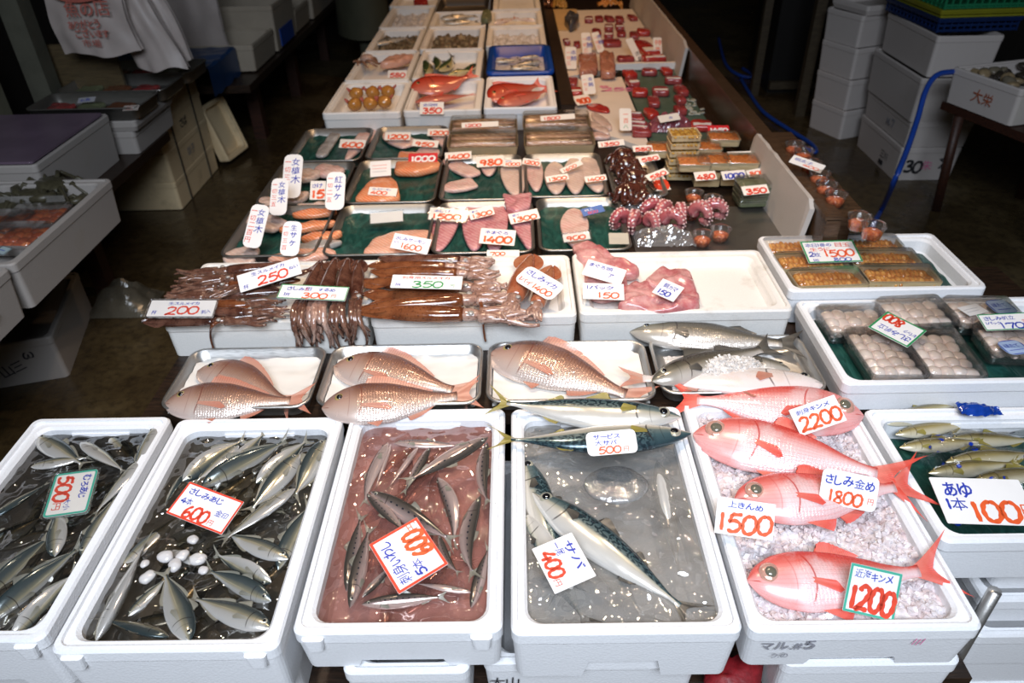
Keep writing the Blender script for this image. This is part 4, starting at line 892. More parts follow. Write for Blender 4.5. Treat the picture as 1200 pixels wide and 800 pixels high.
# ------------------------------------------------------------------ cuts of fish
def flesh_mat(name, a, b, lines=None, rough=.22, sc=60, sss=.15, ang=0.0):
    g = G(name); o = g.obj(); n = g.noise(22, o, 5, .65); c = g.mix(g.mr(n, .36, .66), a, b)
    if lines:
        w = g.n('ShaderNodeTexWave', {'Vector': o, 'Scale': sc, 'Distortion': 3.0, 'Detail': 2.0, 'Detail Scale': 1.2}, bands_direction='DIAGONAL')
        c = g.mix(g.mr(w.outputs['Fac'], .74, .97, 0, .6), c, lines)
    g.P(col=c, rough=rough, coat=.35, sss=sss); g.b.inputs['Subsurface Radius'].default_value = (.02, .008, .006); g.b.inputs['Subsurface Scale'].default_value = .25
    g.bump(g.noise(60, o, 4), .3, .003); return g.m
F_PINK = flesh_mat('pink_fish_flesh', (.62, .36, .32), (.66, .46, .40), (.74, .58, .52), sc=34)
F_ROSE = flesh_mat('rose_fish_flesh', (.46, .15, .17), (.58, .28, .29), (.64, .40, .40), sc=34)
F_PALE = flesh_mat('pale_fish_flesh', (.66, .48, .40), (.60, .44, .38), (.70, .58, .52), sc=30)
F_SALMON = flesh_mat('salmon_flesh', (.72, .21, .08), (.68, .26, .12), (.80, .50, .34), sc=46)
F_SALMONP = flesh_mat('pale_salmon_flesh', (.72, .36, .24), (.64, .34, .25), (.78, .56, .46), sc=46)
F_HEAD = flesh_mat('bloody_pink_flesh', (.64, .36, .34), (.44, .13, .14), None)
F_TUNA = flesh_mat('dark_red_tuna', (.22, .018, .022), (.34, .045, .045), (.42, .12, .11), sc=60)
F_RED = flesh_mat('bright_red_meat', (.46, .045, .03), (.34, .02, .02), None)
F_GREY = flesh_mat('grey_fish_skin_side', (.28, .26, .25), (.42, .40, .38), None)
def dome(pts, z0, th, mat, name, label=None, cat=None, group=None, sharp=.75, nz=.12, parent=None, seed=0, tilt=0):
    """lump of flesh over a star-shaped outline (world points), flat underneath, rounded on top"""
    n = 44; pts = [Vector((p[0], p[1], 0)) for p in pts]; c = sum(pts, Vector())/len(pts)
    per = [0]; cl = pts+[pts[0]]
    for i in range(len(pts)): per.append(per[-1]+(cl[i+1]-cl[i]).length)
    out = []
    for k in range(n):
        s = per[-1]*k/n; i = max(j for j in range(len(per)-1) if per[j] <= s+1e-12); t = (s-per[i])/max(per[i+1]-per[i], 1e-9)
        out.append(cl[i].lerp(cl[i+1], t))
    for _ in range(2): out = [(out[k-1]+out[k]*2+out[(k+1) % n])/4 for k in range(n)]
    rings = []
    for q, hh in ((.97, 0), (1.0, .3), (.99, .62), (.96, .86), (.87, .97), (.62, 1.03), (.3, 1.06), (.05, 1.07)):
        ring = []
        for p in out:
            w = c+(p-c)*q; h = th*(hh if q > .95 else hh)
            h *= 1+nz*mnoise.noise(Vector((w.x*38, w.y*38, seed+z0)))*(1 if hh > .3 else 0)*3
            ring.append((w.x-c.x, w.y-c.y, h))
        rings.append(ring)
    mb = MB(); mb.rings(rings)
    if sum(a.x*b.y-a.y*b.x for a, b in zip(out, out[1:]+out[:1])) < 0: mb.f = [tuple(reversed(f)) for f in mb.f]
    o = mb.build(name, mat, parent); o.location = (c.x, c.y, z0)
    if tilt: o.rotation_euler = (RAD(tilt), 0, 0)
    if label: tag(o, label, cat or name.replace('_', ' '), group)
    return o
def px_dome(poly, z0, th, mat, name, label, cat=None, group=None, **k): return dome([P(u, v, z0+th*.5) for u, v in poly], z0, th, mat, name, label, cat, group, **k)
def fillet(a, b, z, w, th, mat, label, name='fish_fillet', group=None, shape='leaf', wb=.4):
    A, B = P(*a, z+th*.5), P(*b, z+th*.5); d = B-A; n = Vector((-d.y, d.x, 0)).normalized(); pts = []
    prof = {'leaf': ((0, .12), (.1, .55), (.3, .95), (.5, 1), (.75, .8), (.93, .42), (1, .12)), 'tail': ((0, .7), (.08, .95), (.3, 1), (.6, .72), (.85, .42), (1, .22)), 'slab': ((0, .85), (.06, 1), (.5, 1), (.94, 1), (1, .85)), 'wedge': ((0, .3), (.2, .8), (.6, 1), (1, .8))}[shape]
    for s in (1, -1):
        seq = prof if s > 0 else prof[::-1]
        for t, q in seq: pts.append(A+d*t+n*(s*q*w/2))
    return dome(pts, z, th, mat, name, label, 'fish fillet' if name == 'fish_fillet' else name.replace('_', ' '), group)
ZB = .592
px_dome(((669, 287), (692, 286), (710, 297), (718, 304), (752, 318), (748, 324), (732, 324), (690, 316), (676, 305)), .600, .026, F_HEAD, 'fish_head_cut', 'long pink fish head piece with a dark eye socket, farthest back', 'fish cut', 'pink fish heads and collars', nz=.2)
px_dome(((684, 315), (712, 312), (734, 326), (738, 345), (705, 352), (684, 345)), .596, .026, F_HEAD, 'fish_collar', 'pink fish piece between the two left cards', 'fish cut', 'pink fish heads and collars', nz=.2)
px_dome(((722, 362), (735, 335), (747, 331), (770, 344), (800, 352), (824, 362), (808, 366), (770, 368), (740, 364)), .600, .030, F_HEAD, 'fish_collar', 'large pink collar piece along the front rim', 'fish cut', 'pink fish heads and collars', nz=.2)
px_dome(((772, 318), (778, 315), (782, 322), (801, 315), (812, 326), (822, 356), (800, 358), (788, 340), (760, 340), (752, 333)), .606, .026, F_HEAD, 'fish_collar', 'pink collar piece with a pale rim at the right, under the small card', 'fish cut', 'pink fish heads and collars', nz=.2)
o = P(683, 299, .624); mb = MB(); mb.ball((0, 0, 0), (.010, .013, .006), 0, 14, 8); e = mb.build('eye_socket', flat('dark_socket', (.05, .012, .01), .2, 0, .4, 60)); e.location = o; e.parent = bpy.data.objects['fish_head_cut']; e.matrix_parent_inverse = Matrix.Translation(-bpy.data.objects['fish_head_cut'].location)
# squid and head cards
card_at((184, 352), (260, 352), (165.4, 370.6), .668, [('生スルメイカ', .28, .72, .20, 'b', .5), ('200', .26, .12, .56, 'r', .50), ('杯', .06, .12, .28, 'b', None), ('刺入', .82, .14, .24, 'b', .15, 12)], '200 card with a dark edge on the near left corner of the squid', None, 20, rnd=.02, sleeve=True)
card_at((271.6, 325), (343, 303), (288, 341), .678, [('生スルメイカ', .22, .72, .22, 'b', .58), ('250', .28, .10, .56, 'r', .50), ('杯', .06, .10, .28, 'b', None), ('ねい', .82, .44, .22, 'b', .16)], '250 card leaning across the squid in the left box', None, 30, rnd=.02)
card_at((333, 333), (412, 336.6), (321.4, 349), .668, [('さしみ用', .10, .62, .26, 'b', .36), ('生', .36, .60, .28, 'r', None), ('するめ', .56, .62, .24, 'b', .26), ('1杯', .08, .18, .28, 'b', None), ('300', .34, .10, .44, 'o', .38), ('円', .78, .2, .28, 'o', None)], 'green-edged 300 card on the upright squid', GREEN_INK, 14, rnd=.01)
card_at((464, 322), (546, 324), (453.7, 337), .672, [('刺身用スルメイカ', .14, .72, .22, 'r', .72), ('350', .28, .08, .56, 'g', .50), ('1杯', .06, .14, .26, 'b', None), ('円', .84, .14, .26, 'g', None)], '350 card with green figures on the brown squid', None, 16, rnd=.02)
card_at((625, 313), (668, 338), (597, 325), .668, [('さしみイカ', .08, .58, .30, 'b', .82), ('1パイ', .06, .14, .28, 'r', .34), ('1400', .42, .12, .32, 'o', .48)], 'slanted rounded card on the orange red squid', None, 18, rnd=.25)
card_at((682.5, 331.4), (730, 333), (684, 350), .640, [('1パック', .06, .62, .26, 'b', .7), ('150', .34, .08, .42, 'o', .52)], '150 card lying on the left pink fish piece', None, 12, rnd=.01)
card_at((687, 303), (732, 316), (684, 322), .646, [('まぐろ頭', .08, .66, .24, 'b', .6), ('ア', .62, .30, .28, 'b', None)], 'folded white card with blue writing behind the 150 card', None, 20, rnd=.01)
card_at((781, 328), (806, 339), (760, 340.6), .652, [('150', .14, .10, .36, 'b', .55), ('鯛カマ', .2, .56, .30, 'b', .66)], 'small white card with blue figures on the right collar piece', None, 14, rnd=.01)
# ------------------------------------------------------------------ display board and green lined trays (rims at .60)
mb = MB(); mb.box((.0, 3.4, .540), (1.62, 3.30, .034)); tag(mb.build('display_board', WOOD_DK), 'dark board on the counter under the green lined trays', 'board')
ZG = .600
def gtray(x0, x1, y0, y1, lab, mat=STEEL_MID, liner=GREEN_SHEET, z=ZG, h=.040): return tray(x0, x1, y0, y1, z, h, lab, mat, liner, 'trays of cut fish')
gtray(-.552, -.254, 1.785, 2.122, 'green lined tray with one salmon block and a blank card')
gtray(-.248, .046, 1.785, 2.130, 'green lined tray of long rose fillets')
gtray(.052, .316, 1.790, 2.145, 'green lined tray with a single fillet and a blue card')
gtray(-.560, -.262, 2.130, 2.500, 'green lined tray with two salmon pieces')
gtray(-.256, .014, 2.138, 2.530, 'green lined tray of pale fillets, left of the two at the third row')
gtray(.020, .292, 2.150, 2.530, 'green lined tray with four upright fillets')
gtray(-.838, -.566, 1.790, 2.126, 'tray of salmon slices at the near left corner of the cut fish')
gtray(-.838, -.568, 2.134, 2.490, 'tray at the left edge with a 15 card')
gtray(-.832, -.560, 2.498, 2.850, 'farthest left green lined tray with a 600 card')
gtray(-.552, -.268, 2.508, 2.855, 'farthest green lined tray with three small pieces')
GF = 'fish fillets'; zf = ZG-.030
for a, b, w, m, lab, sh in (((531, 234), (512, 296), .080, F_ROSE, 'long rose fillet at the left of its tray, under the 1500 card', 'leaf'), ((557, 234), (556, 295), .080, F_ROSE, 'long rose fillet second from the left', 'leaf'), ((583, 234), (579, 298), .074, F_ROSE, 'long rose fillet behind the 1400 card with blue writing', 'leaf'), ((604, 240), (622, 293), .074, F_ROSE, 'long rose fillet at the right of its tray', 'tail'),
    ((672, 244), (675, 290), .088, F_PINK, 'single pale fillet under the 900 card', 'leaf'), ((521, 186), (557, 206), .075, F_PINK, 'pink fillet under the 1400 card at the tray corner', 'wedge'), ((519, 222), (557, 214), .085, F_PINK, 'pink triangular fillet in the near left corner of its tray', 'wedge'), ((572, 180), (573, 206), .065, F_PINK, 'small pink fillet under the 980 card', 'leaf'), ((600, 181), (606, 231), .098, F_PALE, 'big pale fillet under the 1000 card', 'leaf'),
    ((624, 180), (629, 225), .062, F_PINK, 'narrow fillet at the left of the four', 'leaf'), ((650, 189), (652, 228), .078, F_PALE, 'pale fillet under the 1300 card', 'leaf'), ((672, 184), (675, 228), .076, F_PALE, 'pale fillet under the 1600 card', 'leaf'), ((687, 182), (702, 226), .084, F_PALE, 'pale fillet at the right under the 1400 card', 'leaf'),
    ((394, 156), (375, 184), .045, F_GREY, 'silvery skinned strip in the farthest left tray', 'slab'), ((436, 152), (405, 188), .075, F_PINK, 'pink piece under the 600 card', 'tail'), ((452, 156), (482, 171), .10, F_PINK, 'pink piece at the left of the farthest tray', 'wedge'), ((515, 180), (488, 178), .085, F_PINK, 'pink piece at the front of the farthest tray', 'wedge'), ((507, 150), (520, 172), .06, F_PINK, 'pink piece at the right of the farthest tray', 'tail')):
    fillet(a, b, zf, w, .013, m, lab, group=GF, shape=sh)
px_dome(((588, 229), (603, 231), (624, 227), (622, 243), (606, 250), (594, 246)), zf+.012, .022, F_ROSE, 'fish_collar', 'rose collar piece at the top right of the rose fillets', 'fish cut')
SK = flat('dark_salmon_skin', (.10, .10, .10), .25, .4, .4, 40)
def salmon(poly, z0, th, lab, mat=F_SALMON): return px_dome(poly, z0, th, mat, 'salmon_block', lab, 'salmon', 'salmon blocks', nz=.05)
salmon(((423, 300), (438, 281), (462, 274), (506, 271), (509, 280), (499, 299)), zf, .026, 'salmon block under the 1600 card', F_SALMONP)
salmon(((414, 236), (434, 213), (452, 205), (466, 215), (470, 234), (445, 238)), zf, .026, 'orange salmon wedge under the 400 card')
salmon(((461, 203), (467, 180), (488, 180), (518, 188), (517, 197), (490, 204)), zf, .026, 'salmon block under the red 1000 card')
for i, (a, b, w, m, lab) in enumerate((((341, 252), (396, 248), .030, F_SALMON, 'topmost salmon slice below the pale strip'), ((325, 270), (396, 261), .034, F_SALMON, 'second salmon slice from the top'), ((352, 281), (402, 274), .034, F_SALMON, 'bright orange salmon slice in the middle'), ((346, 292), (402, 283), .034, F_GREY, 'salmon slice with silvery skin turned up'), ((312, 304), (396, 296), .046, F_SALMONP, 'frontmost salmon slice, broad and pale'), ((344, 244), (392, 239), .024, F_PALE, 'pale strip of fish behind the salmon slices'),
    ((262, 302), (302, 300), .075, F_PALE, 'thick pale pink slice at the near left corner'), ((290, 255), (330, 266), .06, F_PALE, 'pale pink slice left of the salmon slices'), ((304, 235), (330, 245), .05, F_PALE, 'pale slice between the two lower left upright cards'), ((340, 238), (356, 226), .045, F_PALE, 'rolled pale slice beside the 15 card'), ((372, 205), (396, 196), .08, F_PINK, 'pink piece behind the red salmon card'), ((350, 212), (366, 200), .07, F_PALE, 'pale piece behind the 15 card'))):
    fillet(a, b, zf+.004+.003*(i % 3), w*1.45, .018, m, lab, 'fish_slice', 'salmon and fish slices', 'leaf' if i < 6 else 'wedge')
def vcard(TL, TR, BL, cols, lab): 
    L = []
    for txt, x, ink, wd, y0, st in cols:
        for i, ch in enumerate(txt): L.append((ch, x, y0-st*i, wd, ink, None))
    return card_at(TL, TR, BL, .665, L, lab, None, 42, rnd=.3)
VK = [('女槙木', .42, 'b', .19, .76, .21), ('一切三五', .06, 'r', .14, .78, .18)]
vcard((337, 181), (359, 181), (326, 232), VK, 'upright white card with blue and red writing, farthest of the three in line')
vcard((323, 209), (343, 209), (311, 252), VK, 'upright white card with blue and red writing, middle of the three in line')
vcard((307, 240), (328, 243), (272, 287), [('女槙木', .42, 'b', .18, .76, .20), ('一切二百円', .06, 'r', .14, .80, .17)], 'slanting white card with blue and red writing at the near left corner')
vcard((386, 201.5), (408, 201.5), (378, 246), [('紅サケ', .42, 'b', .19, .72, .22), ('一切二五', .06, 'r', .14, .78, .19)], 'upright white card behind the salmon slices')
vcard((338, 259), (360, 260), (322, 299), [('生サケ', .42, 'b', .19, .74, .22), ('一切三百', .06, 'r', .14, .78, .20)], 'upright white card in front of the salmon slices')
CZ = ZG+.004
def pc(TL, TR, BL, txt, lab, ink='o', tilt=25, extra=None, paper=PAPER_W, border=None, z=CZ, group='price cards on the cut fish', sl=False):
    L = [(txt, .08, .10, .66 if not extra else .50, ink, .82, 0, .24)]
    if extra: L.append((extra, .12, .66, .24, 'b', .7))
    return card_at(TL, TR, BL, z, L, lab, border, tilt, rnd=.03, paper=paper, group=group, sleeve=sl)
pc((504, 243), (548, 246), (502, 257), '1500', '1500 card on the left rose fillet', sl=True, extra='本しび')
pc((549, 247), (577, 240), (551, 258), '1300', '1300 card on the second rose fillet', extra='まぐ')
pc((596, 251), (630, 244), (598, 263), '1300', '1300 card on the right rose fillet', extra='まぐ')
pc((563, 267), (604, 270), (562, 285), '1400', '1400 card with blue writing on the rose fillets', extra='本まぐろ', z=CZ+.01)
pc((571, 293), (609, 293), (570, 300), '700', '700 card at the front edge of the rose fillet tray')
pc((660, 275), (691, 271), (660, 284), '900', '900 card on the single fillet', sl=True)
card_at((678, 246), (703, 240), (686, 253), CZ, [('特上', .15, .55, .30, 'w', .6), ('500', .2, .1, .36, 'r', .6)], 'blue card lying in the tray of the single fillet', None, 20, rnd=.03, paper=flat('blue_card', (.03, .13, .42), .4))
card_at((719, 273), (742, 273), (708, 286), CZ, [('_', .1, .5, .02, 'y', .6)], 'blank greyish card at the right of the single fillet tray', None, 18, rnd=.03, paper=flat('grey_card', (.42, .40, .34), .4))
card_at((434, 250), (472, 247), (434, 262), CZ, [], 'blank white card at the back of the near salmon tray', None, 35, rnd=.03, paper=PAPER_W, sleeve=True)
card_at((464, 273), (507, 281), (456, 290), CZ+.02, [('さしみサーモン', .06, .62, .24, 'b', .86), ('1600', .24, .10, .42, 'o', .56), ('1パ', .05, .36, .20, 'b', None)], '1600 card on the near salmon block', None, 30, rnd=.02)
pc((522, 179), (553, 177), (521, 188), '1400', '1400 card at the far left corner of the pale fillets')
pc((557, 184), (589, 182), (560, 196), '980', '980 card on the small pink fillet')
pc((590, 187), (611, 187), (590, 195), '1000', '1000 card on the big pale fillet', extra='ひら')
pc((613, 185), (634, 188), (612, 192), '1200', '1200 card on the narrow fillet')
pc((640, 207), (666, 203), (640, 214), '1300', '1300 card on the pale upright fillet')
pc((657, 198), (681, 187), (658, 204), '1600', '1600 card set askew on the upright fillets')
pc((686, 207), (711, 204), (685, 214), '1400', '1400 card at the right of the upright fillets')
pc((480, 180), (514, 179), (477, 191), '1000', 'red 1000 card on the far salmon block', ink='w', paper=RED_PAPER)
pc((435, 219), (468, 221), (429, 228), '400', '400 card on the orange salmon wedge', extra='さしみサーモン')
card_at((428, 190), (452, 188), (440, 207), CZ+.015, [('_', .1, .7, .03, 'o', .7), ('_', .1, .5, .03, 'o', .7), ('_', .1, .3, .03, 'y', .7)], 'white slip with ruled red lines at the corner of the far salmon tray', None, 25, rnd=.02)
pc((366, 212), (384, 212), (361, 234), '15', '15 card in the tray at the left edge', extra='さけ', tilt=45, z=CZ+.02)
pc((398, 163), (428, 164), (398, 173), '600', '600 card on the pink piece in the farthest left tray')
pc((452, 155), (482, 155), (450, 164), '1200', '1200 card at the left of the farthest tray')
pc((502, 151), (529, 151), (500, 159), '1200', '1200 card at the right of the farthest tray')
pc((484, 163), (514, 165), (483, 171), '950', '950 card at the front of the farthest tray')
# ------------------------------------------------------------------ right boxes with urchin trays and scallop packs
plank_table('side_bench', .985, 1.36, 1.20, 1.83, .50, .03, WOOD_DK, 'dark bench under the boxes of packed shellfish at the right', [(x, y) for y in (1.25, 1.78) for x in (1.03, 1.31)], .06, cat='bench')
foam_box(.652, 1.135, 1.520, 1.815, .62, .095, 'foam box with wooden trays of orange sea urchin', 'foam boxes of packed shellfish', wall=.024, depth_in=.05, ridge=False)
foam_box(.664, 1.262, 1.182, 1.512, .60, .075, 'foam box with clear packs of pale scallops', 'foam boxes of packed shellfish', wall=.024, depth_in=.045, ridge=False)
def sheet(x0, x1, y0, y1, z, mat, label, name='green_sheet', amp=.004, cat='sheet', sc=9):
    mb = MB(); mb.grid(lambda a, b: ((a-.5)*(x1-x0), (b-.5)*(y1-y0), amp*mnoise.noise(Vector((a*sc, b*sc*.7, x0*9)))), 30, 24)
    o = mb.build(name, mat); o.location = ((x0+x1)/2, (y0+y1)/2, z); return tag(o, label, cat)
sheet(.69, 1.10, 1.558, 1.780, .577, GREEN_SHEET, 'dark green sheet in the urchin box', amp=.005)
sheet(.70, 1.225, 1.220, 1.478, .562, GREEN_SHEET, 'dark green sheet under the scallop packs')
def filling_mat(name, a, b, sc=60, rough=.25):
    g = G(name); o = g.obj(); v = g.voro(sc, o); c = g.mix(g.mr(v, .1, .7), a, b); g.P(col=c, rough=rough, coat=.3, sss=.1); g.b.inputs['Subsurface Scale'].default_value = .2; g.bump(v, .6, .006); return g.m
URCHIN = filling_mat('orange_urchin', (.76, .36, .09), (.54, .20, .04), 75)
ROE = filling_mat('orange_roe', (.85, .34, .08), (.66, .18, .03), 160, .12)
ROE_Y = filling_mat('yellow_brown_roe', (.62, .36, .08), (.40, .20, .04), 60)
SCAL = filling_mat('pale_scallop', (.84, .70, .62), (.74, .58, .50), 34)
GREENBOX = flat('olive_pack', (.16, .18, .10), .4, 0, .3, 40)
_pk = {}
def pack(key, w, d, h, base_mat, fill_mat, wood=False, lid=True, fill=.55, lumps=0, lid_h=.012):
    """small open box (wooden or clear) with a heaped filling under a clear lid"""
    if key in _pk: return _pk[key]
    out = []; mb = MB(); t = .004 if wood else .0025; r = .002 if wood else .010
    mb.rings([rrect(w*.95, d*.93, r, 0, 3), rrect(w, d, r, h, 3), rrect(w-2*t, d-2*t, r, h, 3), rrect(w*.95-2*t, d*.93-2*t, r, .004, 3)], smooth=False); out.append(('base', mb.mesh('pack_base', base_mat)))
    mb = MB(); rn = random.Random(len(key)*7+3)
    if lumps:
        nx, ny = lumps
        for i in range(nx):
            for j in range(ny): mb.ball(((i+.5-nx/2)*w*.86/nx+rn.uniform(-.002, .002), (j+.5-ny/2)*d*.84/ny+rn.uniform(-.002, .002), h*fill), (w*.60/nx*rn.uniform(.8, 1.15), d*.58/ny*rn.uniform(.85, 1.1), h*.34*rn.uniform(.7, 1.2)), 0, 12, 8)
    n = 22
    mb.grid(lambda a, b: ((a-.5)*w*.92, (b-.5)*d*.90, h*fill*(.75 if lumps else 1)+h*.22*mnoise.noise(Vector((a*7, b*6, len(key))))+h*.2*(1-(2*a-1)**4)*(1-(2*b-1)**4)), n, n); out.append(('filling', mb.mesh('pack_filling', fill_mat)))
    if lid:
        mb = MB(); mb.rings([rrect(w*1.02, d*1.02, .008, h*(.96 if wood else .72), 3), rrect(w*1.02, d*1.02, .008, h+.001, 3), rrect(w*.94, d*.92, .008, h+lid_h, 3)], cap0=False); out.append(('clear_lid', mb.mesh('pack_lid', CLEAR)))
    _pk[key] = out; return out
def put_pack(name, loc, rot, parts, label, cat, group=None, tiltx=0):
    root = empty(name, loc, (RAD(tiltx), 0, RAD(rot)))
    for nm, me in parts: link(nm, me, root)
    return tag(root, label, cat, group)
UP = pack('uni', .178, .080, .030, WOOD_PALE, URCHIN, wood=True, lumps=(13, 2), fill=.66, lid_h=.012)
for i, (x, y, rot, lab) in enumerate(((.772, 1.594, 2, 'nearest wooden tray of orange sea urchin, at the left'), (.760, 1.680, 2, 'wooden urchin tray under the upper part of the 1500 card'), (.752, 1.764, 2, 'farthest wooden urchin tray at the left'), (.956, 1.604, -2, 'nearest urchin tray of the right column'), (.950, 1.690, -2, 'middle urchin tray of the right column'), (.940, 1.772, -2, 'farthest urchin tray of the right column'))):
    put_pack('urchin_tray', (x, y, .583), rot, UP, lab, 'urchin tray', 'wooden trays of sea urchin')
SP = pack('scal', .150, .110, .034, CLEAR, SCAL, lumps=(5, 3), fill=.62)
SP2 = pack('scal2', .118, .172, .036, CLEAR, SCAL, lumps=(4, 5), fill=.62)
for x, y, rot, P_, dz, lab in ((.780, 1.425, 0, SP, 0, 'scallop pack at the far left of the box'), (.790, 1.288, 0, SP2, .004, 'large scallop pack in the near left corner'), (.925, 1.440, 3, SP, .010, 'scallop pack at the back edge beside the 800 card'), (.912, 1.286, -3, SP2, .002, 'scallop pack in the middle front of the box'), (1.075, 1.430, -4, SP, .012, 'far right scallop pack with a blue sticker and a paper slip'), (1.085, 1.310, -6, SP, .016, 'near right scallop pack with a blue sticker')):
    put_pack('scallop_pack', (x, y, .566+dz), rot, P_, lab, 'scallop pack', 'clear packs of scallops')
BLUEST = flat('pale_blue_sticker', (.42, .55, .78), .4)
for p, q, lab in (((1158, 352), (1183, 350), 'blue edged sticker on the far right scallop pack'), ((1172, 400), (1198, 397), 'blue edged sticker on the near right scallop pack')):
    a, b = Vector(p), Vector(q); dn = Vector((5, 17)); card_at(p, q, tuple(a+dn), .622 if p[1] < 380 else .626, [('ほたて', .16, .52, .28, 'b', .66), ('_', .2, .3, .05, 'b', .6)], lab, BLUE_INK, 0, rnd=.3, paper=BLUEST, name='sticker', cat='sticker')
card_at((1124, 360), (1146, 355), (1134, 371), .622, [('_', .1, .6, .04, 'y', .7), ('_', .1, .35, .04, 'y', .6)], 'small paper slip on the far right scallop pack', None, 0, rnd=.02, name='paper_slip', cat='paper slip')
card_at((932.4, 283.5), (994.5, 281.4), (952.5, 308.4), .634, [('本日1番の', .06, .74, .17, 'b', .52), ('目玉', .62, .72, .20, 'r', .30), ('生うに', .12, .54, .17, 'r', .40), ('2枚', .06, .28, .24, 'b', .24), ('1500', .34, .26, .36, 'o', .56), ('1枚', .10, .06, .15, 'b', None), ('800', .46, .05, .18, 'b', .38)], 'green-edged 1500 card on the sea urchin', GREEN_INK, 14, rnd=.01)
card_at((1062, 406.5), (1015.5, 382.5), (1087.5, 388.5), .626, [('さしみ帆立', .08, .62, .24, 'b', .82), ('1パック', .06, .38, .16, 'b', .3), ('800', .46, .08, .40, 'r', .46)], 'green-edged 800 card lying upside down on the scallop packs', GREEN_INK, 6, rnd=.01)
card_at((1141.5, 369), (1203, 366), (1158.6, 387.6), .634, [('さしみ帆立', .08, .62, .26, 'b', .60), ('1パック', .06, .36, .18, 'b', .3), ('1700', .30, .08, .42, 'b', .62), ('生', .76, .42, .2, 'r', None)], 'green-edged 1700 card on the scallop packs', GREEN_INK, 14, rnd=.01)
# ------------------------------------------------------------------ side rail, panels, cups
RAIL = wood_material('brown_wet_rail', (.085, .050, .028), (.045, .026, .015), .22)
mb = MB(); mb.box((.821, 4.17, .605), (.038, 4.86, .19)); mb.box((.821, 4.17, .703), (.046, 4.86, .012)); tag(mb.build('side_rail', RAIL), 'brown wet wooden rail along the right side of the counter', 'rail')
FOAM_PAN = foam_material('dull_foam', (.52, .49, .46), .3)
def panel(x, y0, y1, z0, z1, lab, lean=.02):
    mb = MB(); rn = random.Random(int(y0*10)); n = 26; A = []; B = []
    for i in range(n):
        y = y0+(y1-y0)*i/(n-1); zt = z1+.004*mnoise.noise(Vector((y*20, 1, 2)))-(.02 if i in (0, n-1) else 0); A.append([(x-lean, y, z0), (x, y, zt), (x+.014, y, zt-.003), (x+.014-lean, y, z0)])
    mb.rings(A, smooth=False); return tag(mb.build('foam_sheet', FOAM_PAN), lab, 'foam panel', 'foam panels inside the rail')
panel(.786, 1.822, 2.38, .560, .715, 'near white foam panel leaning inside the rail')
panel(.784, 3.55, 5.3, .560, .725, 'long far foam panel inside the rail')
mb = MB(); mb.box((.883, 2.09, .684), (.076, .66, .024)); mb.box((.868, 2.09, .596), (.03, .64, .152)); tag(mb.build('cup_shelf', RAIL), 'narrow dark shelf outside the rail carrying the cups', 'shelf')
def cup_parts():
    out = []; mb = MB(); mb.rings([[(r*cos(2*pi*k/20), r*sin(2*pi*k/20), z) for k in range(20)] for r, z in ((.022, 0), (.0285, .034), (.030, .036), (.0285, .0345))], cap1=False); out.append(('cup_wall', mb.mesh('cup', CLEAR)))
    mb = MB(); mb.rings([[(r*cos(2*pi*k/18), r*sin(2*pi*k/18), z) for k in range(18)] for r, z in ((.0205, .002), (.024, .018), (.018, .022), (.004, .024))]); out.append(('roe', mb.mesh('cup_roe', ROE_C)))
    mb = MB(); mb.rings([[(r*cos(2*pi*k/20), r*sin(2*pi*k/20), z) for k in range(20)] for r, z in ((.0305, .034), (.031, .0385), (.026, .041), (.002, .042))], cap0=False); out.append(('clear_lid', mb.mesh('cup_lid', CLEAR))); return out
ROE_C = filling_mat('coral_roe', (.78, .24, .09), (.58, .12, .05), 120, .15)
CP = cup_parts()
for u, v, lab in ((929, 181, 'farthest cup'), (940, 189, 'cup just behind the white card'), (948, 203, 'cup under the front edge of the white card'), (958, 216, 'cup right in front of the white card'), (966, 229, 'cup touching the two in the middle of the row'), (977, 241, 'cup before the gap in the row'), (1004, 268, 'big cup after the gap'), (1020, 279, 'nearest cup, partly behind the urchin box')):
    p = P(u, v, .697); put_pack('roe_cup', p, 0, CP, lab+' of coral roe outside the rail', 'cup', 'lidded cups of coral roe')
card_at((933, 182), (970, 195), (922, 189), .745, [('明太子', .10, .45, .40, 'b', .6), ('400', .4, .1, .34, 'o', .5)], 'white card laid across the cups of coral roe', None, 14, rnd=.02)
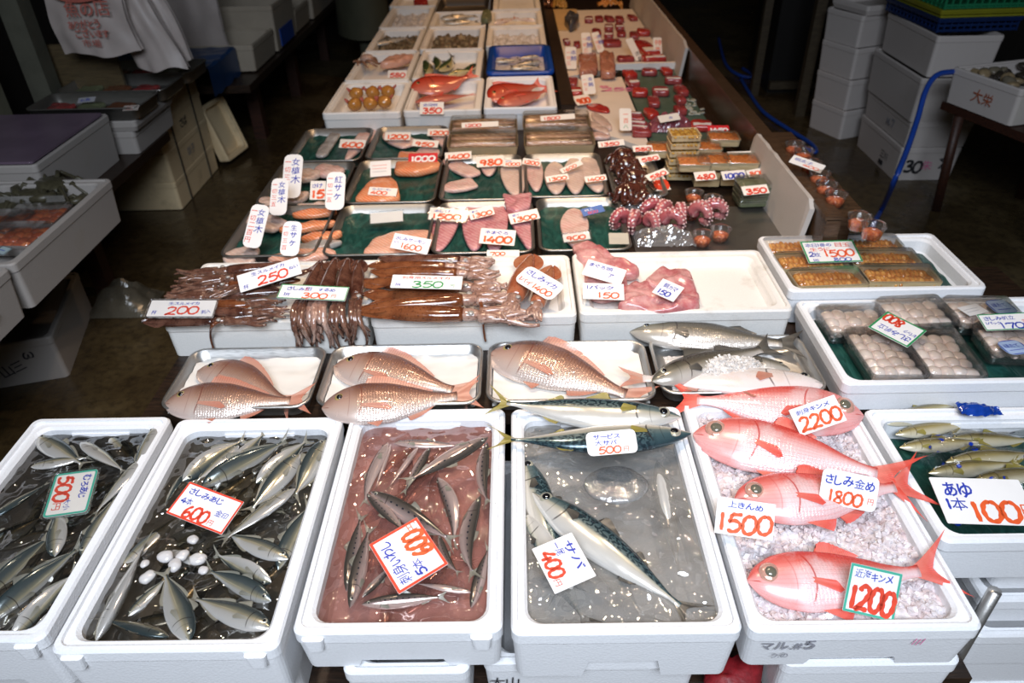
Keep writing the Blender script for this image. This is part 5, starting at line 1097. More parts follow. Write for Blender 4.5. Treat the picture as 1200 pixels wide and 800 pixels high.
# ------------------------------------------------------------------ eel packs, octopus
EEL = flesh_mat('brown_eel', (.26, .16, .09), (.15, .09, .05), (.42, .30, .20), sc=18, rough=.3); EELP = flesh_mat('pinkish_eel', (.52, .35, .28), (.42, .26, .19), (.60, .46, .38), sc=20)
EELF = clearmat('eel_film', (.98, .97, .95), .02, .12, .03, (.7, .65, .55), .5, 26)
def eel_pack(x0, x1, y0, y1, z, lab):
    root = empty('eel_pack', ((x0+x1)/2, (y0+y1)/2, z)); w, d = x1-x0-.006, y1-y0-.006
    mb = MB(); mb.rings([rrect(w*.95, d*.93, .01, 0, 3), rrect(w, d, .012, .032, 3), rrect(w-.006, d-.006, .01, .032, 3), rrect(w*.95-.006, d*.93-.006, .01, .004, 3)], smooth=False); mb.build('tray', WOOD_TR, root)
    for j in range(5):
        y = (j+.5-2.5)*d*.88/5; rn = random.Random(int(x0*99)+j*5+int(y0*77)); mb = MB()
        mb.rings([[(-w*.46+w*.92*t, y+r*cos(2*pi*k/12)+.003*sin(t*5+j), .020+.012*j*.25+r*.55*sin(2*pi*k/12)) for k in range(12)] for t, r in ((i/14, d*.115*(.55+.45*sin(pi*min(1, .12+i/14*.95)))) for i in range(15))]); mb.build('eel_fillet', EELP if j in (1, 3) else EEL, root)
    mb = MB(); mb.rings([rrect(w, d, .01, .030, 3), rrect(w, d, .01, .046, 3), rrect(w*.95, d*.93, .01, .052, 3)], cap0=False); mb.build('clear_lid', EELF, root)
    return tag(root, lab, 'eel pack', 'packs of eel')
WOOD_TR = flat('tan_tray', (.40, .30, .17), .5, 0, .2, 30)
eel_pack(-.258, .006, 2.548, 2.700, .585, 'near pack of brown eel at the left'); eel_pack(-.262, .004, 2.706, 2.850, .590, 'far pack of brown eel at the left under a red-lettered card')
eel_pack(.020, .284, 2.548, 2.706, .585, 'near pack of brown eel at the right'); eel_pack(.018, .282, 2.712, 2.870, .596, 'far pack of brown eel at the right under a red-lettered card')
pc((541, 144), (584, 142), (541, 150), '1200', 'narrow card on the far left eel pack', 'r', 30, z=.655); pc((633, 136), (673, 133), (634, 142), '1500', 'narrow card on the far right eel pack', 'r', 30, z=.66)
tray(.300, .480, 2.150, 2.50, .595, .034, 'steel tray behind the dark octopus', STEEL)
OCT_DK = squid_mat('dark_brown_octopus', (.050, .014, .009), (.10, .03, .018), (.02, .006, .005)); OCT = squid_mat('boiled_octopus_skin', (.36, .075, .09), (.52, .20, .20), (.22, .03, .045)); SUCK = flat('pale_suckers', (.66, .44, .42), .3, 0, .2, 60)
for i, (u, v, r, lab) in enumerate(((730, 186, .056, 'farthest'), (735, 197, .060, 'second'), (744, 212, .064, 'third'), (738, 228, .066, 'nearest'))):
    c = P(u, v, .610); root = empty('dark_octopus', (c.x, c.y, .585))
    mb = MB(); mb.ball((0, .01, .030), (r*.7, r*.5, .03), 0, 16, 10); mb.v = [tuple(Vector(q)*(1+.15*mnoise.noise(Vector(q)*40))) for q in mb.v]; mb.build('head', OCT_DK, root)
    for k in range(8):
        a = 2*pi*k/8+i; pts = [Vector((cos(a+t*.8)*r*(.3+.75*t), sin(a+t*.8)*r*(.3+.55*t)-.01, .036-.018*t+.012*sin(t*7+k))) for t in [j/8 for j in range(9)]]
        mb = MB(); mb.tube(pts, [.016*(1-.6*j/8) for j in range(9)], 7); mb.build('arm', OCT_DK, root)
    tag(root, lab+' dark brown octopus of the pile', 'octopus', 'dark octopus pile')
for i, (q, lab) in enumerate(((((741, 171), (764, 170), (742, 178)), 'small card on the farthest dark octopus'), (((748, 184), (772, 180), (749, 191)), 'small card in the middle of the dark octopus pile'), (((755, 206), (778, 197), (762, 212)), 'small card on the near dark octopus'))):
    pc(*q, '580', lab, 'r', 20, z=.655)
pc((701, 166), (731.5, 163), (701, 173), '1350', '1350 card beside the far eel packs', 'r', 30, z=.63)
pc((757, 207), (776, 205), (768, 224), '100', 'card lying in the steel tray behind the dark octopus', 'r', 10, z=.585)
for i, (u, v, R, n, lab) in enumerate(((752, 262, .062, 4, 'left boiled octopus arms with rows of pale suckers'), (796, 252, .066, 5, 'right boiled octopus arms with rows of pale suckers'))):
    c = P(u, v, .60); root = empty('boiled_octopus', (c.x, c.y, .575))
    for k in range(n):
        fa = RAD(-90+(k-(n-1)/2)*34); pts = []; Rk = R*(.62+.10*(k % 2))
        for j in range(16):
            a = RAD(175)-RAD(250)*j/15; rr = Rk*(1-.030*j); dx = .018+.030*k/n+rr*(1+cos(a))*.75; pts.append(Vector((cos(fa)*dx+(k-(n-1)/2)*.012, sin(fa)*dx*.8+.03, .016+max(-.2, sin(a))*rr*.72)))
        mb = MB(); mb.tube(pts, [.0165*(1-.62*j/15) for j in range(16)], 9); arm = mb.build('arm', OCT, root)
        mb = MB(); side = Vector((-sin(fa), cos(fa), 0))
        for j in range(1, 15):
            p = pts[j]; t = (pts[j+1]-pts[j-1]).normalized(); nn = side.cross(t).normalized(); q = 1-.6*j/15
            nn = -nn if nn.dot(p-Vector((pts[7].x, pts[7].y, .02))) < 0 else nn
            for sg in (-1, 1): mb.ball(p+nn*.0125*q+side*sg*.0068*q, .0036*q+.0006, 0, 8, 5)
        mb.build('suckers', SUCK, arm)
    root.scale = (1.3,)*3; tag(root, lab, 'octopus', 'boiled octopus')
def crumple(name, u, v, z, w, d, h, lab, mat=None, rot=0):
    c = P(u, v, z); mb = MB(); mb.grid(lambda a, b: ((a-.5)*w, (b-.5)*d, h*(sin(pi*a)*sin(pi*b))**.6*(1+.5*mnoise.noise(Vector((a*7, b*7, u))))+.006*mnoise.noise(Vector((a*20, b*20, v)))), 34, 28, 0, False)
    o = mb.build(name, mat or CRUMP); o.location = c; o.rotation_euler = (0, 0, rot); return tag(o, lab, 'plastic bag')
CRUMP = clearmat('crumpled_clear_film', (.92, .92, .92), .16, .10, .22, (.6, .58, .57), .4, 30)
crumple('clear_bag', 778, 280, .575, .17, .09, .035, 'crumpled clear plastic bag in front of the boiled octopus'); crumple('clear_bag', 752, 243, .578, .16, .06, .04, 'clear film behind the boiled octopus')
sheet(.33, .785, 1.80, 2.13, .562, STEEL_MID, 'wet steel sheet under the roe cups', 'steel_sheet', .001)
for u, v, lab in ((812, 237, 'farthest loose cup of orange roe beside the octopus'), (834, 244, 'cup of orange roe with a white base spot'), (808, 256, 'cup of orange roe touching the octopus arms'), (843, 281, 'flat cup of orange roe nearest the foam box'), (822, 287, 'cup of orange roe half hidden by the foam box rim')):
    put_pack('roe_cup', P(u, v, .566), 0, CP, lab, 'cup', 'loose cups of orange roe')
# ------------------------------------------------------------------ roe and wooden packs
RP = pack('roe', .105, .085, .024, WOOD_PALE, ROE, fill=.9, lid_h=.006); RY = pack('roey', .098, .080, .020, WOOD_PALE, ROE_Y, wood=True, fill=.75, lumps=(6, 1), lid=False); RWD = pack('roew', .085, .07, .022, WOOD_PALE, URCHIN, wood=True, fill=.75); RG = pack('green', .115, .085, .014, GREENBOX, GREENBOX, fill=.8)
def pk(parts, u, v, z, lab, rot=-4, nm='roe_pack', g='packs of roe', cat='roe pack', dz=0): return put_pack(nm, P(u, v, z)+Vector((0, 0, dz)), rot, parts, lab, cat, g)
for k in range(6): pk(RY, 796, 206, .572, ['bottom wooden pack', 'second wooden pack from the bottom', 'third wooden pack from the bottom', 'third wooden pack from the top', 'second wooden pack from the top', 'topmost wooden pack'][k]+' of the tall stack beside the dark octopus', -4+k, 'wooden_pack', 'stacked wooden packs', 'wooden pack', k*.0265)
for args in ((RP, 776, 176, .60, 'small round-looking orange roe pack at the left of the roe packs'), (RP, 801, 170, .605, 'orange roe pack under the red-lettered card'), (RP, 826, 174, .60, 'orange roe pack between the two far ones'), (RP, 847, 163, .612, 'orange roe pack under the red card'), (RP, 835, 190, .606, 'orange roe pack in the middle'), (RP, 868, 190, .606, 'orange roe pack under the white and green card'), (RP, 812, 192, .604, 'yellow topped roe pack beside the tall stack')):
    pk(args[0], args[1], args[2]+4, args[3]+.028, args[4]); pk(args[0], args[1], args[2]+4, args[3], 'pack underneath the '+args[4])
for i, (u, v) in enumerate(((826, 214), (857, 213), (887, 209))):
    for k in range(2): pk(RWD, u, v, .574, ['lower', 'upper'][k]+' wooden pack of the '+['left', 'middle', 'right'][i]+' low pile in front of the roe packs', -4, 'wooden_pack', 'low piles of wooden packs', 'wooden pack', k*.024)
for k in range(4): pk(RG, 882, 236, .572, ['lowest', 'second', 'third', 'topmost'][k]+' olive green pack of the flat pile at the right', 3, 'olive_pack', 'olive green packs', 'pack', k*.016)
for q, t, ink, lab, pap, z in ((((784, 153), (810, 153), (785, 159)), '900', 'o', 'red-lettered card on the far roe pack', PAPER_W, .645), (((829, 147), (854, 147), (830, 156)), '1450', 'w', 'red card on the roe pack beside the rail', RED_PAPER, .65), (((851, 178), (879, 177), (855, 187)), '600', 'g', 'white card with green figures on the roe packs', PAPER_W, .645), (((813, 202), (838, 200), (815, 212)), '480', 'r', 'red-lettered card on the left low pile', PAPER_W, .635), (((844, 201), (872, 199), (848, 211)), '1000', 'b', 'blue-lettered card on the middle low pile', PAPER_W, .635), (((874, 200), (896, 196), (877, 208)), '800', 'o', 'orange-lettered card on the right low pile', PAPER_W, .635), (((867, 219), (897, 216), (873, 229)), '350', 'r', 'red-lettered card on the olive green packs', PAPER_W, .65), (((829, 184), (838, 183), (831, 193)), '7', 'b', 'tiny upright label between the yellow topped packs', PAPER_W, .65)):
    pc(*q, t, lab, ink, 25, paper=pap, z=z)
# ------------------------------------------------------------------ far foam boxes (rims at .65)
FB = dict(wall=.030, mat=FOAM_OLD, ridge=False, depth_in=.055, taper=.97)
for x0, x1, y0, y1, lab, kw in ((-.772, -.458, 2.872, 3.318, 'foam box with six golden round shellfish', {}), (-.452, -.140, 2.880, 3.330, 'foam box with one large red fish', {}), (-.134, .162, 2.892, 3.345, 'white rimmed foam box with red fish, beside the dark strip', dict(mat=FOAM)), (-.770, -.478, 3.330, 3.845, 'foam box with brown octopus and a salmon piece', {}), (-.470, -.158, 3.340, 3.860, 'foam box with curved green backed fish', {}),
    (-.765, -.498, 3.858, 4.375, 'foam box of small grey fish at the left edge', {}), (-.490, -.165, 3.868, 4.375, 'foam box of grey shellfish in the middle of the far rows', {}), (-.155, .160, 3.905, 4.36, 'foam box holding pale ice behind the blue tray', {}), (-.155, .160, 4.37, 4.80, 'foam box with pinkish fish behind the pale ice', {}), (-.775, -.50, 4.390, 4.98, 'foam box of pale fish at the far left', {}), (-.492, -.165, 4.385, 4.80, 'foam box with dark silver fish far back', {}),
    (-.80, -.50, 5.0, 5.55, 'farthest foam box at the left with something red', {}), (-.14, .16, 4.83, 5.5, 'farthest closed foam box at the right', {}), (-.49, -.16, 5.3, 5.8, 'farthest middle foam box', {})):
    foam_box(x0, x1, y0, y1, .65, .092, lab, 'far rows of foam boxes', **{**FB, **kw})
tray(-.49, -.165, 4.83, 5.25, .645, .05, 'dull steel tray far back among the foam boxes', STEEL_DK)
# contents
GOLD = flat('golden_brown_shell', (.46, .20, .04), .25, 0, .5, 30, .3, 60, coat=.5)
SHELLP = flat('reddish_shell_tip', (.42, .10, .07), .4, 0, .4, 40)
for i, (u, v) in enumerate(((418, 112), (437, 111), (455, 110), (416, 125), (434, 124), (451, 122))):
    c = P(u, v, .625); root = empty('round_shellfish', (c.x, c.y, .612)); mb = MB(); mb.ball((0, 0, .022), (.031, .030, .026), 0, 16, 10); mb.v = [tuple(Vector(q)*(1+.1*mnoise.noise(Vector(q)*40+Vector((i, 0, 0))))) for q in mb.v]; mb.build('body', GOLD, root)
    for s in (-1, 1):
        mb = MB(); mb.rings([[(s*(.024+.012*t)+r*cos(2*pi*k/8)*.3, .008*s+r*cos(2*pi*k/8), .034+.012*t+r*sin(2*pi*k/8)) for k in range(8)] for t, r in ((0, .009), (.6, .007), (1, .005))]); mb.build('tip', SHELLP, root)
    tag(root, 'golden brown round shellfish, '+['far left', 'far middle', 'far right', 'near left', 'near middle', 'near right'][i]+' of the six', 'shellfish', 'golden round shellfish')
fish('red', (483, 106), (564, 94), .645, 1, 'large red fish curled in its foam box', 'red fish far back', roll=20, bend=.12, pitch=-2)
fish('red', (487, 120), (560, 110), .630, 1, 'lower pinkish red fish half under the large one', 'red fish far back', roll=-10)
fish('red', (573, 116), (638, 97), .640, 1, 'red fish slanting across the box beside the dark strip', 'red fish far back', roll=20)
fish('red', (584, 122), (648, 104), .628, 1, 'second red fish below the slanting one', 'red fish far back', roll=5)
pc((491, 119.5), (519, 119.5), (493, 134), '350', 'white card in the box of the large red fish', 'r', 45, extra='金目鯛', z=.66)
pc((455, 82.5), (477, 82.5), (454, 91), '580', 'card with red figures in the octopus and salmon box', 'r', 40, z=.655)
root = empty('brown_octopus', P(432, 84, .60))
mb = MB(); mb.ball((0, 0, .05), (.055, .05, .035), 0, 14, 8); mb.build('head', EELP, root)
for k in range(8):
    a = 2*pi*k/8; mb = MB(); mb.tube([Vector((cos(a+t)*(.03+.075*t), sin(a+t)*(.03+.09*t), .04-.02*t+.014*sin(5*t+k))) for t in [j/8 for j in range(9)]], [.017*(1-.6*j/8) for j in range(9)], 7); mb.build('arm', flat('brown_octopus_arm', (.30, .15, .09), .25, 0, .5, 40, coat=.4) if k == 0 else bpy.data.materials['brown_octopus_arm'], root)
root.scale = (.62,)*3; root.location.z += .03; tag(root, 'brown octopus at the left of the far foam box with the salmon piece', 'octopus')
fillet((446, 77), (484, 66), .625, .10, .03, F_SALMONP, 'pale salmon side beside the brown octopus', 'salmon_fillet')
for h, t, s, b, lab in (((502, 87), (499, 66), 1, .1, 'upright green backed fish at the left of its box'), ((516, 84), (536, 67), 1, .1, 'green backed fish in the middle of its box, slanting'), ((524, 87), (556, 80), 1, -.1, 'green backed fish at the front middle of its box'), ((560, 74), (536, 87), 1, -.15, 'green backed fish at the right of its box'), ((512, 68), (516, 86), -1, .1, 'pale bellied fish between the two left green backed ones')):
    fish('greenb', h, t, .625, s, lab, 'green backed fish', roll=30*s, bend=b)
def blue_tray():
    w, d, h = .305, .50, .10; root = empty('blue_tray', (.018, 3.62, .56)); mb = MB()
    mb.rings([rrect(w*.9, d*.94, .02, 0), rrect(w*.96, d*.98, .03, h-.02), rrect(w, d, .03, h-.016), rrect(w, d, .03, h), rrect(w-.045, d-.055, .03, h+.002), rrect(w-.06, d-.07, .03, h-.05), rrect(w-.07, d-.08, .03, h-.052)]); mb.v = [(x, y, z+.006*mnoise.noise(Vector((x*25, y*25, z*9)))) for x, y, z in mb.v]; mb.build('tray', BLUE_PL, root)
    mb = MB(); mb.grid(lambda a, b: ((a-.5)*.235, (b-.5)*.42, .052+.008*mnoise.noise(Vector((a*6, b*6, 2)))), 12, 12); mb.build('ice_layer', ICE_WHITE, root); return tag(root, 'bright blue plastic lined tray of grey fish', 'tray')
blue_tray()
for h, t, s, lab in (((580, 72), (612, 70), 1, 'pale grey fish at the left of the blue tray'), ((634, 72), (596, 78), -1, 'dark grey fish in the middle of the blue tray'), ((598, 80), (634, 78), 1, 'grey fish at the front of the blue tray'), ((632, 66), (604, 68), -1, 'grey fish at the back of the blue tray')): fish('grey', h, t, .628, s, lab, 'grey fish in the blue tray', roll=15*s)
def heap(x0, x1, y0, y1, z, mat, lab, name, cat, amp=.015, sc=28, group=None):
    mb = MB(); mb.grid(lambda a, b: ((a-.5)*(x1-x0), (b-.5)*(y1-y0), amp*(1+1.5*mnoise.noise(Vector((a*(x1-x0)*sc, b*(y1-y0)*sc, x0*5)))+.8*mnoise.noise(Vector((a*(x1-x0)*sc*2.5, b*(y1-y0)*sc*2.5, y0)))-max(abs(2*a-1), abs(2*b-1))**4)), 40, 46); o = mb.build(name, mat); o.location = ((x0+x1)/2, (y0+y1)/2, z); return tag(o, lab, cat, group, 'stuff')
CLAM = filling_mat('grey_brown_clams', (.30, .24, .15), (.10, .075, .045), 45, .35); ICEHEAP = ICE_WHITE
heap(-.45, -.20, 3.91, 4.33, .605, CLAM, 'mass of small grey brown shellfish far back', 'small_shellfish', 'shellfish')
heap(-.12, .13, 3.945, 4.32, .604, ICEHEAP, 'pale ice in the far foam box behind the blue tray', 'pale_ice', 'ice'); heap(-.735, -.54, 4.43, 4.94, .604, ICEHEAP, 'pale ice and small fish in the far left foam box', 'pale_ice', 'ice')
heap(-.735, -.53, 3.90, 4.33, .604, CLAM, 'mass of little grey fish and shells in the far left box', 'small_fry', 'fish')
for h, t, s, lab in (((440, 52), (482, 43), 1, 'dark grey fish on the small fry at the far left'), ((516, 22), (560, 18), 1, 'dark silver fish in the far back box'), ((520, 27), (562, 25), 1, 'second dark silver fish in the far back box')): fish('grey', h, t, .63, s, lab, 'grey fish far back', roll=18)
for h, t, s, lab in (((578, 28), (606, 20), 1, 'pinkish fish at the left of the far back box'), ((628, 24), (600, 22), -1, 'grey and pink fish at the right of the far back box')): fish('belly', h, t, .632, s, lab, 'pinkish fish far back', roll=10*s)
px_dome(((563, 24), (566, 14), (574, 13), (577, 20), (572, 25)), .652, .03, GREENBOX, 'dark_fish_head', 'dark fish head on the corner between the far foam boxes', 'fish cut')
px_dome(((484, 4), (490, -1), (500, -1), (502, 4), (494, 6)), .63, .03, F_RED, 'red_fish_piece', 'red piece of fish in the farthest left box', 'fish cut')
# ------------------------------------------------------------------ dark strip and the red meat side
mb = MB(); mb.box((.205, 3.93, .60), (.055, 2.0, .09)); tag(mb.build('divider_board', WOOD_DK), 'dark strip dividing the foam boxes from the tuna table', 'divider')
COPPER = flat('copper_pan', (.45, .20, .10), .2, .9, .2, 30)
mb = MB(); mb.rings([[(.205+r*cos(2*pi*k/20), 4.87+r*sin(2*pi*k/20), z) for k in range(20)] for r, z in ((.026, .646), (.03, .70), (.027, .70), (.023, .65))]); tag(mb.build('copper_cup', COPPER), 'small copper cup at the end of the dark strip', 'cup')
SHEETW = flat('warm_white_sheet', (.76, .68, .60), .5, 0, .12, 10)
def board(pts, z0, z1, mat, lab, name, cat):
    mb = MB(); mb.rings([[(p.x, p.y, z0) for p in pts], [(p.x, p.y, z1) for p in pts]], smooth=False); return tag(mb.build(name, mat), lab, cat)
Q = lambda u, v, z=.585: P(u, v, z)
board([Vector((.236, 3.56, 0)), Vector((.755, 3.86, 0)), Vector((.755, 5.10, 0)), Vector((.236, 5.10, 0))], .558, .583, SHEETW, 'white board under the tuna blocks', 'white_board', 'board')
board([Vector((.236, 2.90, 0)), Vector((.49, 2.60, 0)), Vector((.50, 3.56, 0)), Vector((.236, 3.55, 0))], .558, .577, SHEETW, 'white paper covered board under the pale strips', 'paper_board', 'board')
board([Vector((.50, 2.58, 0)), Vector((.765, 2.52, 0)), Vector((.765, 3.80, 0)), Vector((.51, 3.72, 0))], .558, .574, flat('grey_green_mat', (.07, .12, .09), .5, 0, .3, 30), 'grey green mat under the red meat packs', 'green_mat', 'mat')
board([Q(646, 11), Q(676, 11), Q(676, 36), Q(654, 36)], .584, .587, flat('yellow_board', (.62, .42, .20), .5), 'yellowish paper at the left of the tuna blocks', 'yellow_paper', 'paper')
def block(u, v, w, d, h, z, mat, lab, g, rot=0, nm='tuna_block'):
    c = P(u, v, z+h/2); rn = random.Random(u*7+v); rr = rot+rn.uniform(-10, 10); ca, sa = cos(RAD(rr)), sin(RAD(rr)); pts = []
    for a, b in ((-.5, -.42), (-.35, -.5), (.4, -.5), (.5, -.3), (.48, .38), (.34, .5), (-.4, .5), (-.5, .32)): pts.append((c.x+ca*a*w-sa*b*d, c.y+sa*a*w+ca*b*d))
    o = dome(pts, z, h, mat, nm, lab, nm.replace('_', ' '), g, nz=.05)
    mb = MB(); mb.rings([rrect(w*.8, d*.22, .004, h*.9, 2, 0, -d*.26), rrect(w*.8, d*.22, .004, h*1.12, 2, 0, -d*.26)], smooth=False); 
    if rn.random() < .3: lb = mb.build('pack_label', PAPER_W, o); lb.rotation_euler = (0, 0, RAD(rr))
    return o
rows = ((690, 23, 'first block of the far row'), (702, 22, 'second block of the far row'), (714, 22, 'third block of the far row'), (726, 22.5, 'fourth block of the far row'), (741, 20.5, 'block at the right end of the far row'), (713.5, 32, 'left block of the second row'), (726, 31.6, 'right block of the second row'), (699, 37.5, 'left block of the third row'), (713.5, 40.5, 'middle block of the third row'), (728, 39, 'right block of the third row'), (743, 41, 'block beside the bright red slabs'))
for u, v, lab in rows: block(u, v, .052, .115, .022, .584, F_TUNA, 'dark red tuna pack, '+lab, 'tuna packs on the white board')
block(717, 50, .10, .11, .026, .584, F_TUNA, 'large dark red tuna block in front of the packs', 'large tuna blocks', nm='tuna_block'); block(733, 69, .085, .07, .024, .584, F_TUNA, 'dark red tuna block in the small white tray', 'large tuna blocks')
block(757, 57, .09, .30, .030, .586, F_RED, 'big bright red slab of meat near the foam panel', 'bright red slabs', nm='red_slab'); block(766, 69, .12, .09, .030, .586, F_RED, 'bright red slab at the front beside the foam panel', 'bright red slabs', nm='red_slab'); block(754, 37.5, .075, .10, .026, .586, F_RED, 'small red slab behind the big one', 'bright red slabs', nm='red_slab')
px_dome(((661, 24), (666, 18), (672, 17), (679, 22), (675, 30), (668, 33)), .586, .05, flat('mottled_dark_fish', (.08, .08, .09), .3, 0, .6, 30), 'dark_fish_head', 'dark mottled fish head on the yellowish paper', 'fish cut')
for u, v, lab in ((664, 49, 'left'), (676, 52, 'right')): block(u, v, .035, .09, .022, .584, F_TUNA, lab+' of the two small red pieces near the dark strip', 'small red pieces', nm='red_piece')
FBR = flesh_mat('brownish_pink_flesh', (.46, .20, .13), (.38, .15, .10), (.55, .30, .22), sc=18)
px_dome(((677, 66), (699, 64), (701, 84), (679, 87)), .586, .04, FBR, 'pink_meat_block', 'left brownish pink block of meat', 'meat block', 'brownish pink blocks', nz=.05); px_dome(((702, 64), (719, 63), (722, 88), (704, 88)), .586, .04, FBR, 'pink_meat_block', 'right brownish pink block with dark cracks', 'meat block', 'brownish pink blocks', nz=.2)
mb = MB(); p0, p1 = P(722, 79, .60), P(789, 73, .60); mb.box(((p0.x+p1.x)/2, (p0.y+p1.y)/2-.004, .596), (p1.x-p0.x, .02, .03)); o = mb.build('tray_edge', FOAM_OLD); tag(o, 'white tray edge in front of the red slabs', 'tray edge')
vs = lambda TL, TR, BL, lab, cols, z=.63, pap=PAPER_W, nm='price_card': card_at(TL, TR, BL, z, [(ch, x, y0-st*i, hh, ink, None) for txt, x, ink, hh, y0, st in cols for i, ch in enumerate(txt)], lab, None, 40, rnd=.15, paper=pap)
VC = [('本鮪', .48, 'b', .22, .66, .26), ('一切三', .10, 'o', .18, .68, .24)]
vs((662, 55), (675, 55), (662.7, 81), 'upright card with blue and red writing beside the dark strip', VC); vs((681, 38.5), (691.5, 38), (683, 67), 'upright card at the left of the tuna packs', VC); vs((694, 38.5), (702.5, 36.5), (699, 62.5), 'slanting upright card touching the large tuna block', VC)
vs((680.5, 88), (695, 86.6), (684, 111), 'rounded upright card in front of the brownish pink blocks', VC); vs((764, 44), (774, 44), (767, 65), 'orange-lettered upright card on the bright red slab', [('特売', .2, 'o', .30, .6, .36)]); vs((732, 46.7), (740, 44), (746, 71.5), 'long pale slip between the tuna and the red slab', [('赤身', .3, 'k', .2, .2, .25)]); vs((726, 127), (740, 127), (726, 153), 'greenish upright card among the pale strips', [('一百', .3, 'o', .22, .66, .3), ('八', .3, 'g', .2, .1, .2)])
mb = MB(); put_text(mb, '255', 0, 0, .06, 0, .1, 1.3); put_text(mb, '鮪', .0, .06, .035, 0, .1, 1.2); o = mb.build('paper_note', PINK_INK); c = P(704, 107, .578); o.location = (c.x, c.y, .5785); tag(o, 'pink handwriting on the white paper board', 'handwriting')
for u, v, w, d, m, lab in ((671, 96, .05, .11, F_TUNA, 'farthest red piece along the dark strip'), (675, 107, .055, .09, F_RED, 'second red piece along the dark strip'), (679, 118, .05, .07, F_HEAD, 'pinkish piece along the dark strip')): block(u, v, w, d, .02, .579, m, lab, 'pieces along the dark strip', nm='meat_piece')
fillet((688, 122), (714, 131), .579, .07, .012, F_RED, 'pinkish red fan of fish on the paper board'); fillet((694, 132), (716, 152), .579, .05, .014, F_PALE, 'pale strip of fish, upper of the three on the paper board'); fillet((688, 142), (714, 158), .579, .05, .014, F_PALE, 'pale strip of fish, middle of the three on the paper board'); fillet((684, 158), (716, 161), .579, .06, .014, F_PINK, 'pale strip of fish nearest the dark octopus')
pc((672, 113), (690, 110), (675, 124), '900', 'orange slip at the end of the dark strip', 'o', 15, z=.605)
for i in range(5): block(742+2.6*i, 135+5.2*i, .075, .036, .024, .579, F_TUNA, ['farthest', 'second', 'third', 'fourth', 'nearest'][i]+' slice of the short row of dark red slices', 'row of dark red slices', -8, 'meat_slice')
for i, (u, v, w, d, lab) in enumerate(((738, 87, .06, .10, 'far left pack on the green mat'), (741, 97, .055, .10, 'second left pack on the green mat'), (761, 84, .075, .07, 'far middle pack on the green mat'), (781, 83, .05, .09, 'far right pack on the green mat'), (789, 94, .08, .06, 'right pack next to the far right one'), (798, 106, .05, .12, 'right pack below two others'), (750, 108, .07, .08, 'round red pack in the middle left'), (774, 107, .075, .08, 'round red pack in the middle'), (766, 119, .05, .11, 'slanting red pack in the middle'), (763, 133, .05, .09, 'red pack next to the plastic bag at its left'), (797, 117, .045, .07, 'red pack with a white top at the right'), (797, 129, .05, .07, 'lower red pack with a white top at the right'), (822, 147, .085, .08, 'red pack at the front right by the roe packs'))):
    block(u, v, w, d, .026, .576, F_TUNA if i % 3 else F_RED, lab, 'red meat packs on the green mat', nm='meat_pack')
crumple('meat_bag', 786, 149, .578, .17, .11, .05, 'clear bag of dark pink meat with a white label', flat('bagged_meat', (.26, .07, .09), .15, 0, .6, 40, .4, 50, coat=.7))
pc((772, 136), (795, 132), (774, 144), '_', 'white label on the bag of dark pink meat', 'b', 25, z=.635) if False else card_at((771, 136), (795, 132), (773, 144), .632, [('肉', .5, .3, .4, 'b', None)], 'white label on the bag of dark pink meat', None, 25, rnd=.02, paper=PAPER_W, name='paper_label', cat='label')
mb = MB(); rn = random.Random(4)
for k in range(26):
    c = P(rn.uniform(803, 824), rn.uniform(116, 136), .578); mb.box((c.x, c.y, .580), (rn.uniform(.008, .02), rn.uniform(.006, .016), .005), 0, Matrix.Rotation(rn.uniform(0, 3), 3, 'Z'))
tag(mb.build('ice_crumbs', flat('pale_crumbs', (.5, .5, .42), .5)), 'pale crumbs scattered on the green mat', 'crumbs', kind='stuff')
for u, v, w, d, m, lab in ((655, 2, .10, .18, 'roey', 'yellowish heap at the far end of the tuna table'), (715, 3, .16, .10, 'orange', 'orange heap at the far end of the tuna table')):
    c = P(u, v, .60); heap(c.x-w/2, c.x+w/2, c.y-d/2, c.y+d/2, .585, ROE_Y if m == 'roey' else URCHIN, lab, 'yellow_heap' if m == 'roey' else 'orange_heap', 'seafood', .02)
# ------------------------------------------------------------------ floor and walls
def floor_mat():
    g = G('wet_floor'); o = g.obj(); n1 = g.noise(2.2, o, 5, .6); n2 = g.noise(26, o, 5, .65)
    c = g.mix(g.mr(n1, .35, .65), (.050, .034, .016), (.095, .068, .030)); c = g.mix(g.mr(n2, .4, .7, 0, .7), c, (.022, .015, .009))
    g.P(col=c, rough=g.mr(n1, .42, .6, .12, .55), spec=.5); g.bump(n2, .4, .006); return g.m
mb = MB(); mb.box((0, 3.5, -.05), (7.2, 11, .1)); struct(mb.build('floor', floor_mat()))
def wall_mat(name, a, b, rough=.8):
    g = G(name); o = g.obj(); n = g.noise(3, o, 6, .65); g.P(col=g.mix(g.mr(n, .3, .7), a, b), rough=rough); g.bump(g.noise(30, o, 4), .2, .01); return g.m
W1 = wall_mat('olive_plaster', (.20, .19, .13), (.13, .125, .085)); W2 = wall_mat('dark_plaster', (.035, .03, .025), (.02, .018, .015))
def slab(name, x0, x1, y0, y1, z0, z1, m): mb = MB(); mb.box(((x0+x1)/2, (y0+y1)/2, (z0+z1)/2), (x1-x0, y1-y0, z1-z0)); return struct(mb.build(name, m))
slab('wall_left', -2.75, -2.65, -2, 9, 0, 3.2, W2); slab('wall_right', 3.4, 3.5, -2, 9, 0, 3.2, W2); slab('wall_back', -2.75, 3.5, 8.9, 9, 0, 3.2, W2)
slab('trim_1', -2.32, -2.28, 1.5, 3.30, .40, 1.9, W1)
